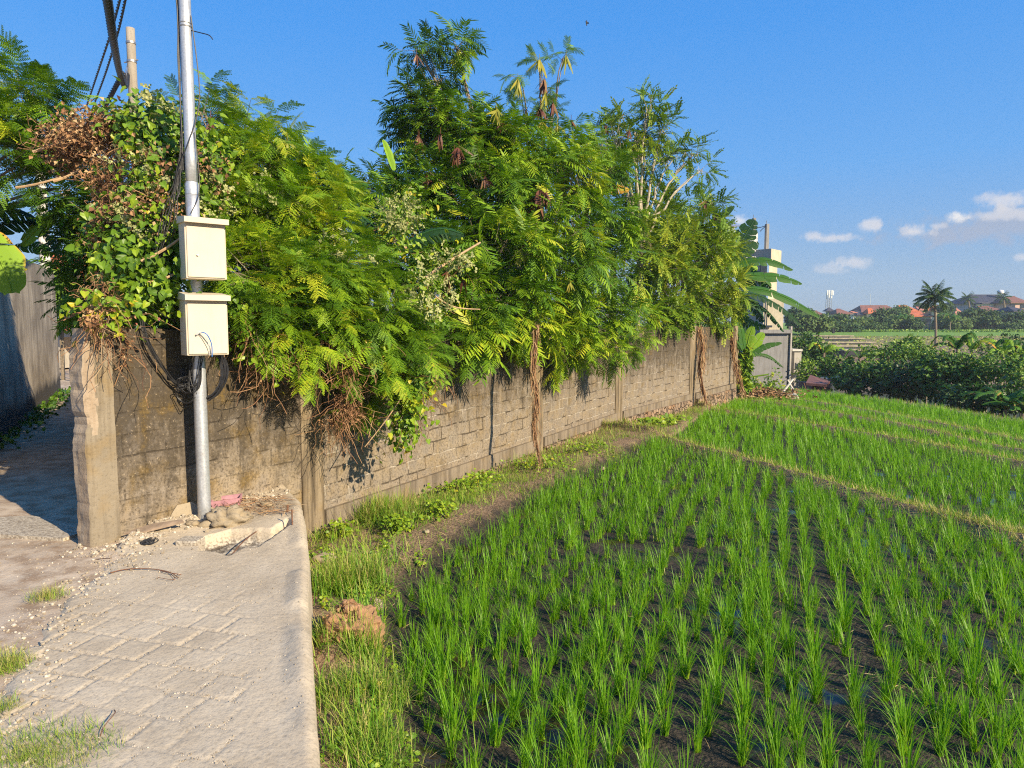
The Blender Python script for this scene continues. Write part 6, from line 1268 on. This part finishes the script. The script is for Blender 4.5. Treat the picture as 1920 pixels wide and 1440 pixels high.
far_banana('papaya like plant standing alone left of the layered tree', 1612, 672, 40, 10, .9, .08, 'ban', 1.0, .6, 2.0)
far_banana('big leaved plant at the lower right with broad pale leaves', 1885, 768, 24.5, 14, 1.2, .17, 'ban', 1.0, .2, .8)
far_banana('low big leaved plant beside it at the right edge', 1918, 775, 24, 10, 1.1, .16, 'ban', 1.0, .2, .8)
far_banana('single arching leaf cluster left of the big leaved plant', 1862, 760, 27, 6, .9, .13, 'band', 1.2, .4, 1.)

# terraces with dark sheets
M['tdark'] = plain('dark_sheet', (.022, .024, .030), .5, .4, 2); M['tedge'] = plain('pale_bank', (.30, .26, .18), .9, .3, 2)
for k, (v, u0, u1) in enumerate(((628.5, 1529, 1592), (633, 1535, 1612), (640.5, 1545, 1632), (647, 1550, 1640), (654, 1556, 1650))):
    Y = 96 - k * 7.5; p = Q(u0, v, Y); q_ = Q(u1, v, Y); rt = empty('terrace', (p[0], Y, p[2]), 0, ('topmost', 'second highest', 'middle', 'second lowest', 'lowest')[k] + ' dark terrace strip on the slope behind the bushes', 'terrace', 'dark terraces on the slope')
    b = MB(); b.box(((p[0] + q_[0]) / 2, Y + 3, p[2] - 1.0), (q_[0] - p[0], 6.6, 1.7)); b.build('bed', M['tdark'], rt); b = MB(); b.box(((p[0] + q_[0]) / 2, Y - .1, p[2] - .09), (q_[0] - p[0] + 1, .5, .16)); b.build('bank', M['tedge'], rt)

# ================================================================ palms
def palm(label, u, vb, vc, Y, nf, L, r_, group=None, dead=0):
    b0 = Q(u + 3, vb, Y); c = Q(u, vc, Y); rt = empty('palm_tree', (b0[0], b0[1], b0[2] - .6), 0, label, 'palm tree', group)
    t_ = MB(); P = spline([b0 - [0, 0, .6], (b0 + c) / 2 + [r_ * .5, 0, 0], c], 16); t_.tube(P, np.linspace(r_ * 1.25, r_ * .8, 16) * (1 + .05 * np.sin(np.arange(16) * 2)), 10); t_.build('trunk', M['bark'], rt)
    f = MB()
    for k in range(nf):
        a = 2.4 * k; e = R(75 - 105 * (k / nf)); l = L * (.85 + .3 * rng.random()); d = np.array([math.cos(a) * math.cos(e), math.sin(a) * math.cos(e), math.sin(e)])
        P = [c]; v_ = d.copy()
        for s_ in range(9): P.append(P[-1] + v_ * l / 9); v_ = norm(v_ + np.array([0, 0, -.13 - .05 * (e < 0)]))
        P = np.array(P); f.tube(P, np.linspace(.04, .012, 10) * L / 2.5, 4, 0, .5, cap=False)
        Ps = spline(P, 40); dd = norm(np.gradient(Ps, axis=0)); sd_ = norm(np.cross(dd, [0, 0, 1.0])); n = 34
        for s2 in (-1, 1):
            pos = Ps[5:39]; dirs = norm(s2 * sd_[5:39] * .8 + dd[5:39] * .5 + np.array([0, 0, -.55 - .3 * rng.random()])); sc = L * .26 * np.sin(np.linspace(.35, 2.9, 34)) ** .7
            f.scatter(POD, pos, frames(dirs, norm(rng.normal(size=(34, 3)) * .3 + [0, 0, 1])), sc * (.8 + .4 * rng.random(34)), .2 + .5 * rng.random(34) + (.4 if k > nf - dead else 0))
    f.build('crown', M['far'], rt); return rt
palm('tall coconut palm standing alone in front of the far houses', 1752, 662, 556, 60, 26, 1.7, .10)
palm('small distant palm at the left corner of the large dark roof', 1815, 590, 560, 170, 14, 2.2, .22)
palm('small distant palm in front of the large dark roof', 1881, 590, 558, 165, 14, 2.2, .22)

# ================================================================ houses
M['tile_o'] = plain('orange_tile', (.46, .13, .05), .8, .2, .8); M['tile_b'] = plain('brown_tile', (.20, .09, .065), .8, .2, .8); M['tile_n'] = plain('dark_slate', (.045, .045, .06), .7, .2, .8); M['tile_p'] = plain('pinkish_tile', (.42, .17, .12), .8, .2, .8)
M['w_cream'] = plain('cream_render', (.66, .58, .42), .8, .08, .5); M['w_white'] = plain('white_render', (.72, .70, .66), .8, .08, .5); M['w_grey'] = plain('grey_render', (.30, .31, .33), .8, .1, .5); M['w_pink'] = plain('pink_render', (.55, .36, .30), .8, .1, .5); M['w_beige'] = plain('beige_render', (.42, .38, .28), .8, .1, .5)
def house(label, u0, u1, vb, ve, vr, Y, rc, wc, r0=.3, r1=.7, dep=8.0, wins=(), ov=.6, gable=False, rz=0):
    a = Q(u0, vb, Y); b_ = Q(u1, ve, Y); W = b_[0] - a[0]; zb = a[2] - 1.5; ze = b_[2]; zr = Q(u0, vr, Y + dep / 2)[2]; cx = (a[0] + b_[0]) / 2
    rt = empty('house', (cx, Y, zb), rz, label, 'house', 'houses along the far ridge')
    b = MB(); b.box((0, dep / 2, (ze - zb) / 2), (W - 2 * ov, dep - 2 * ov, ze - zb)); b.build('wall', M[wc], rt, world=False)
    b = MB(); h = zr - ze; x0, x1 = -W / 2 + r0 * W, -W / 2 + r1 * W; zz = ze - zb
    V = [(-W / 2, 0, zz), (W / 2, 0, zz), (W / 2, dep, zz), (-W / 2, dep, zz), (x0, dep / 2, zz + h), (x1, dep / 2, zz + h)] + [(-W / 2, 0, zz - .18), (W / 2, 0, zz - .18), (W / 2, dep, zz - .18), (-W / 2, dep, zz - .18)]
    b.add(V, [[0, 1, 5, 4], [2, 3, 4, 5], [0, 6, 7, 1], [1, 7, 8, 2], [2, 8, 9, 3], [3, 9, 6, 0], [6, 9, 8, 7]]); b.add([V[1], V[2], V[5]], [[0, 1, 2]]); b.add([V[3], V[0], V[4]], [[0, 1, 2]])
    b.tube([V[4], V[5]], .13, 5); b.build('roof', M[rc], rt, world=False)
    for fu, fv, w_, h_ in wins:
        b = MB(); b.box(((fu - .5) * W, ov - .03, (zz - 1.5) * (1 - fv) + 1.5), (w_, .10, h_)); b.build('window', M['glass'], rt, world=False)
H_ = [
 ('dark red roofed house half hidden behind the banana leaf tips', 1531, 1551, 606, 591, 583, 165, 'tile_b', 'w_white', .2, .6, 7, [(.75, .5, 1.2, 1.3)]),
 ('little dark roofed pavilion beneath the telecom tower', 1549, 1566, 600, 582.5, 576.5, 185, 'tile_n', 'w_grey', .48, .52, 2.4, [(.5, .3, 1.2, 1.0)]),
 ('cream house with a brown hip roof right of the telecom tower', 1568, 1600, 606, 588, 579.5, 175, 'tile_b', 'w_cream', .3, .55, 6, [(.3, .35, .9, .8), (.6, .35, .9, .8), (.8, .35, .8, .8)]),
 ('small white flat block squeezed right of the cream house', 1598, 1608, 606, 585.5, 584.5, 182, 'tile_p', 'w_white', .1, .9, 3, [(.5, .3, .5, .5)]),
 ('low dark roof behind the trees with pale slats below', 1578, 1598, 614, 601, 595, 150, 'tile_n', 'w_white', .4, .6, 4, [(.4, .4, 1.2, .4)]),
 ('grey roofed small house left of the wide brown roof', 1606, 1624, 606, 590, 583, 185, 'tile_n', 'w_grey', .3, .6, 5, []),
 ('wide brown roofed house with an orange lit gable wing', 1616, 1702, 608, 590, 573, 190, 'tile_b', 'w_cream', .18, .80, 12, [(.2, .3, 1.2, 1.0)]),
 ('orange gable wing in front of the wide brown roof', 1627, 1647, 606, 587, 578.5, 183, 'tile_o', 'w_cream', .3, .7, 4, [(.3, .4, .6, .8)]),
 ('orange hip roof left of the palm, the higher one', 1694, 1732, 606, 586, 573, 176, 'tile_o', 'w_white', .1, .6, 8, []),
 ('lower orange tiled house with grey veranda windows left of the palm', 1706, 1754, 612, 592.5, 584, 150, 'tile_o', 'w_grey', .15, .75, 7, [(.2, .55, .7, 1.2), (.34, .55, .5, 1.2), (.52, .55, .9, 1.2), (.68, .55, .9, 1.2), (.84, .55, .8, 1.2)]),
 ('small far pinkish roof directly left of the palm trunk', 1722, 1740, 600, 581, 575.5, 205, 'tile_p', 'w_cream', .2, .8, 5, []),
 ('small far orange gable seen behind the palm trunk', 1738, 1753, 600, 581, 573, 205, 'tile_o', 'w_pink', .3, .6, 4, [(.5, .4, .8, .8)]),
 ('long low far orange roof right behind the palm', 1753, 1774, 600, 580, 573.5, 210, 'tile_o', 'w_cream', .1, .9, 5, []),
 ('orange pyramid roof with cream wall right of the palm', 1779, 1802, 604, 581, 571.5, 190, 'tile_o', 'w_cream', .35, .45, 6, [(.7, .5, 1.2, .5)]),
 ('pinkish gabled roof with a bright sloping verge', 1788, 1818, 610, 594, 578, 160, 'tile_p', 'w_grey', .56, .60, 5, []),
 ('large two storey house under a wide dark slate roof', 1820, 1916, 604, 568, 553, 180, 'tile_n', 'w_grey', .28, .86, 13, [(.14, .15, 1.3, 1.6), (.56, .12, 1.8, 1.8), (.70, .15, 1.0, 1.6)]),
 ('white rendered wing standing out of the large dark roofed house', 1840, 1871, 604, 568.5, 567.5, 176, 'tile_n', 'w_white', .05, .95, 4, [(.1, .8, .6, .8)]),
 ('beige block with a low brown hip roof in front of the large house', 1845, 1890, 612, 583, 574.5, 158, 'tile_b', 'w_beige', .25, .75, 9, [(.35, .55, 1.0, .6), (.1, .2, .5, .6)]),
 ('pink terraced house front at the right edge below the dark roof', 1893, 1932, 604, 567, 556, 170, 'tile_b', 'w_pink', .3, .8, 8, [(.15, .2, 1.6, 1.0), (.45, .5, 1.4, 1.2), (.7, .2, 1.2, 1.0)]),
 ('dark pointed roof low at the right edge of the village', 1899, 1935, 612, 583, 575, 150, 'tile_n', 'w_grey', .3, .5, 7, [(.3, .6, 1.2, 1.2), (.6, .6, 1.2, 1.2)])]
for h in H_: house(*h)
# fence panels
M['fence'] = plain('bamboo_fence', (.20, .155, .12), .9, .35, 3)
for (u0, u1, v0, v1, Y, lab) in ((1700, 1771, 607.5, 619, 128, 'low woven fence left and right of the palm trunk'), (1796, 1891, 603.5, 615, 128, 'tall grey bamboo fence in front of the beige block')):
    a = Q(u0, v1, Y); b_ = Q(u1, v0, Y); rt = empty('bamboo_fence', (a[0], Y, a[2] - .4), 0, lab, 'fence'); n = int((b_[0] - a[0]) / .16); b = MB()
    for k in range(n): x = a[0] + (k + .5) * .16; h_ = b_[2] + .1 * rng.normal() * .6; b.box((x, Y + .04 * rng.random(), (a[2] - .4 + h_) / 2), (.13, .03, h_ - a[2] + .4), 0, 0, rng.random())
    b.build('panel', M['fence'], rt)
    for x in np.arange(a[0], b_[0], 2.1): b = MB(); b.box((x, Y - .08, (a[2] - .4 + b_[2] + .15) / 2), (.09, .09, b_[2] - a[2] + .55)); b.build('post', M['w_grey'], rt)
b = MB(); face_box(b, 1652, 1671, 610, 621, 135, 2); face_box(b, 1650, 1673, 608.5, 610.5, 134.8, 2.6, 1); tag(b.build('field_hut', [M['w_grey'], M['cpale']]), 'tiny grey hut on the far edge of the green field', 'hut')
b = MB(); c = Q(1562, 620, 105); b.tube([c + [0, 0, -.4], c + [0, 0, .6]], [.16, .12], 8, 0); b.rock(tuple(c + [0, 0, .78]), (.13, .13, .15), 1, rough=.05); b.tube([c + [.2, 0, -.4], c + [.3, 0, .3]], .07, 5); tag(b.build('scarecrow_post', M['tdark']), 'dark stubby post standing at the far edge of the terraces', 'post')
# telecom tower
tw = empty('telecom_tower', tuple(Q(1554, 600, 240)), 0, 'lattice telecom tower with white antennas above the pavilion', 'tower'); b = MB(); z0, z1 = Q(1554, 604, 240)[2], Q(1554, 546, 240)[2]; cx = Q(1554, 560, 240)[0]
for sx in (-1, 1):
    for sy in (-1, 1): b.tube([(cx + sx * .9, 240 + sy * .9, z0), (cx + sx * .5, 240 + sy * .5, z1)], .09, 4)
for k in range(8):
    za, zc = z0 + (z1 - z0) * k / 8, z0 + (z1 - z0) * (k + 1) / 8; w0 = .9 - .4 * k / 8; w1 = .9 - .4 * (k + 1) / 8
    for sy in (-1, 1): b.tube([(cx - w0, 240 + sy * w0, za), (cx + w1, 240 + sy * w1, zc)], .05, 3); b.tube([(cx + w0, 240 + sy * w0, za), (cx - w1, 240 + sy * w1, zc)], .05, 3)
b.build('mast', M['w_grey'], tw)
for dx, dv, h_ in ((-.95, 545, 1.7), (-.3, 544.5, 1.6), (.5, 545, 1.7), (1.0, 545.5, 1.6), (-.4, 552, .9), (.5, 553, .9)): b = MB(); z = Q(1554, dv + 4, 240)[2]; b.box((cx + dx * 1.0, 239, z), (.34, .25, h_)); b.build('antenna', M['w_white'], tw)
b = MB(); p = Q(1632, 605, 260); b.tube([p, Q(1632, 551, 260)], [.10, .07], 4); tag(b.build('radio_mast', M['w_white']), 'very thin white radio mast left of the wide brown roof', 'mast')
rd_ = empty('rooftop_tank', tuple(Q(1875, 553, 184)), 0, 'round pale water tank on the ridge of the large dark roof', 'water tank'); b = MB(); c = Q(1876, 547.5, 184); b.lathe((c[0], c[1], c[2] - .5), [(0, 0), (.75, .05), (.8, .5), (.75, .85), (.3, 1.05), (0, 1.1)], 14); b.build('tank', M['w_white'], rd_, smooth=True); b = MB(); [b.tube([(c[0] + s_ * .5, c[1], c[2] - 1.8), (c[0] + s_ * .5, c[1], c[2] - .45)], .07, 4) for s_ in (-1, 1)]; b.build('stand', M['w_grey'], rd_)
# far trees
FT = [(1500, 590, 22, 20, 110), (1520, 600, 34, 16, 105), (1545, 606, 20, 14, 118), (1574, 600, 13, 16, 125), (1600, 607, 24, 11, 122), (1630, 604, 18, 12, 130), (1660, 590, 22, 18, 135), (1685, 600, 24, 13, 128), (1690, 580, 12, 8, 150), (1725, 571, 9, 6, 212), (1733, 575, 6, 4, 208), (1775, 596, 17, 15, 128), (1772, 577, 9, 8, 150), (1764, 575, 6, 4, 205), (1795, 606, 22, 8, 125), (1832, 590, 16, 17, 132), (1815, 590, 14, 10, 140), (1820, 604, 20, 8, 128), (1862, 598, 16, 5, 126), (1861, 590, 5, 5, 127), (1903, 598, 18, 14, 125), (1925, 596, 16, 16, 124), (1900, 612, 20, 5, 122), (1712, 606, 12, 8, 122), (1675, 608, 10, 8, 124), (1640, 614, 20, 5, 120), (1585, 615, 26, 5, 118)]
pos_words = ['behind the banana leaf tips', 'left of the dark red roof', 'below the dark red roof', 'before the telecom pavilion', 'below the cream house', 'below the orange gable', 'before the wide brown roof', 'left of the lower orange house', 'on the right end of the wide brown roof', 'above the higher orange roof', 'right of the tree above the higher orange roof', 'right beside the palm trunk', 'on the skyline right of the palm', 'tiny behind the long orange roof', 'before the pinkish gable', 'left of the beige block', 'below the small left palm', 'behind the left end of the bamboo fence', 'before the beige block as a hedge', 'small and dark before the beige block', 'at the right edge of the beige block', 'at the right border under the pink house', 'low at the right end of the fence', 'at the left end of the woven fence', 'beside the tiny field hut', 'low left of the field hut', 'low below the cream house trees']
sizes = ['large', 'wide', 'rounded', 'tall', 'broad', 'small', 'big']
for k, (u, v, ru, rv, Y) in enumerate(FT):
    n = int(60 + ru * rv * 1.5); bush('far_tree', sizes[k % 7] + ' hazy green tree ' + pos_words[k], [(u, v + 3, ru * .7, rv * .48, Y, ru * Y / 1280, n * 3), (u - ru * .45, v + rv * .3, ru * .55, rv * .7, Y - 1, 1.5, n * 2), (u + ru * .5, v + rv * .3, ru * .5, rv * .65, Y - 1, 1.5, n * 2)], .40, [OVALW], 'far', .15 + .7 * ((k * 37) % 10) / 10, cat='tree', group='trees among the far houses')
for lab, u, v in (('distant banana clump left of the lower orange house', 1700, 604), ('distant banana clump below the cream house trees', 1604, 619), ('distant banana clump before the bamboo fence', 1782, 603)): far_banana(lab, u, v, 122, 10, 2.2, .35, 'ban', 1, .4, 2.5, 'distant banana clumps')
b = MB(); n = 3000; X_ = 20 + 90 * rng.random(n); Y_ = 116 + 5 * rng.random(n) ** 2; b.scatter(OVALW, np.stack([X_, Y_, far_z(X_, Y_) + .2 * rng.random(n)], 1), frames(norm(rng.normal(size=(n, 3)) + [0, 0, .8]), norm(rng.normal(size=(n, 3)) + [0, -1, 1])), .35, .6 + .4 * rng.random(n)); tag(b.build('far_hedge', M['broad']), 'band of low greenery along the far edge of the green field', 'hedge', kind='stuff')
b = MB(); n = 9000; X_ = 14 + 95 * rng.random(n); Y_ = 62 + 38 * rng.random(n); b.scatter(OVAL, np.stack([X_, Y_, far_z(X_, Y_)], 1), frames(norm(rng.normal(size=(n, 3)) * [1, 1, .5] + [0, 0, .5]), norm(rng.normal(size=(n, 3)) + [0, -1, 1])), .28, .65 + .35 * rng.random(n)); tag(b.build('fallow_grass', M['grass']), 'dry yellow green grass covering the fallow slope', 'grass', kind='stuff')

# ================================================================ end of the lane
gr = empty('garage', tuple(Q(130, 690, 26)), 0, 'dark open garage under a rusty red roof at the end of the lane', 'garage')
b = MB(); face_box(b, 60, 118, 622, 690, 26, 4); face_box(b, 118, 200, 618, 632, 26, 4); face_box(b, 118, 200, 632, 690, 28.5, .3, 1); b.build('wall', [M['cpale'], M['dark']], gr)  # near-black back panel paints the garage's shaded inside
M['rroof'] = plain('rusty_roof', (.40, .12, .07), .8, .3, 3); b = MB(); p = Q(108, 624, 25.4); q_ = Q(200, 616, 25.4); b.box(((p[0] + q_[0]) / 2, 27.5, q_[2] + .2), (q_[0] - p[0], 4.6, .10), 0, 0, .5, 1, 0, .10); b.build('roof', M['rroof'], gr)
b = MB(); c = G(114, 699, 0); b.lathe((c[0], 22, 0), [(.26, 0), (.33, .38), (.30, .38), (.25, .05), (0, .05)], 16); tag(b.build('white_tub', M['tank']), 'pale tub on the ground at the end of the lane', 'tub')
bush('lane_tree', 'bright green tree filling the far end of the lane', [(118, 545, 30, 36, 21, 1., 1500), (135, 590, 26, 26, 21, 1., 900), (110, 520, 20, 18, 21, .6, 400), (150, 560, 20, 30, 20, .6, 500)], .15, [OVAL], 'vine', .35, cat='tree', group=None)
b = MB(); p = Q(84, 492, 23); b.box((p[0], 24, p[2] - .3), (1.8, 3, .12), .3, 0, .5, 1, 0, .5); tag(b.build('tiled_eave', M['tile_o']), 'orange tiled eave just above the far end of the plaster wall', 'roof')
b = MB(); n = 500; pos = np.array([(-7.0 - .52 * (y - 9) + .15 * rng.normal(), y, 0) for y in 9 + 8 * rng.random(n)]); pos[:, 2] = .12 * rng.random(n); b.scatter(OVALW, pos + [.1, 0, 0], frames(norm(rng.normal(size=(n, 3)) + [0, 0, .3]), norm(rng.normal(size=(n, 3)) + [0, 0, 1])), .09, .3 + .4 * rng.random(n)); tag(b.build('lane_weeds', M['broad']), 'weeds along the foot of the plaster wall in the lane', 'weeds', kind='stuff')

# ================================================================ bird
bd = MB(); c = Q(1100, 43, 42); bd.add(*(lambda V, F: (V, F))([[0, 0, 0]] * 0 or [tuple(c + np.array(p) * .9) for p in [(0, 0, .16), (-.05, .02, .06), (.05, -.02, .06), (-.05, .02, -.06), (.05, -.02, -.06), (0, 0, -.13), (0, .06, .05), (0, .06, -.06)]], [[0, 1, 3, 5], [0, 5, 4, 2], [1, 0, 6, 6], [2, 6, 0, 0], [1, 6, 7, 3], [6, 2, 4, 7], [3, 7, 5, 5], [7, 4, 5, 5]][:2] + [[1, 6, 7, 3], [6, 2, 4, 7]]))
bd.tube([c + [0, 0, .16], c + [0, .0, .10], c + [0, 0, 0], c + [0, 0, -.08], c + [.01, 0, -.15]], [.012, .035, .05, .035, .03], 8)
bd.add([tuple(c + np.array(p)) for p in [(.03, 0, .06), (.10, -.06, .02), (.13, -.10, -.09), (.05, -.02, -.06)]], [[0, 1, 2, 3]]); bd.add([tuple(c + np.array(p)) for p in [(-.02, 0, .06), (-.06, .12, .18), (-.05, .16, .10), (-.03, .02, -.05)]], [[3, 2, 1, 0]])
tag(bd.build('bird', M['black']), 'small dark bird flying high in the blue sky', 'bird')

# ================================================================ haze
hz = MB(); hz.box((0, 0, 12), (900, 900, 42)); ho = hz.build('haze', [])
hm = bpy.data.materials.new('thin_haze'); hm.use_nodes = True; t_ = hm.node_tree; t_.nodes.clear(); g_ = NG(t_)
pv = g_.n('ShaderNodeVolumePrincipled'); pv.inputs['Color'].default_value = (.80, .88, 1, 1); pv.inputs['Density'].default_value = .0005; pv.inputs['Anisotropy'].default_value = 0.0
ot = g_.n('ShaderNodeOutputMaterial'); t_.links.new(pv.outputs[0], ot.inputs[1]); ho.data.materials.append(hm); tag(ho, 'thin pale haze lying over the far houses and fields', 'haze', kind='stuff')
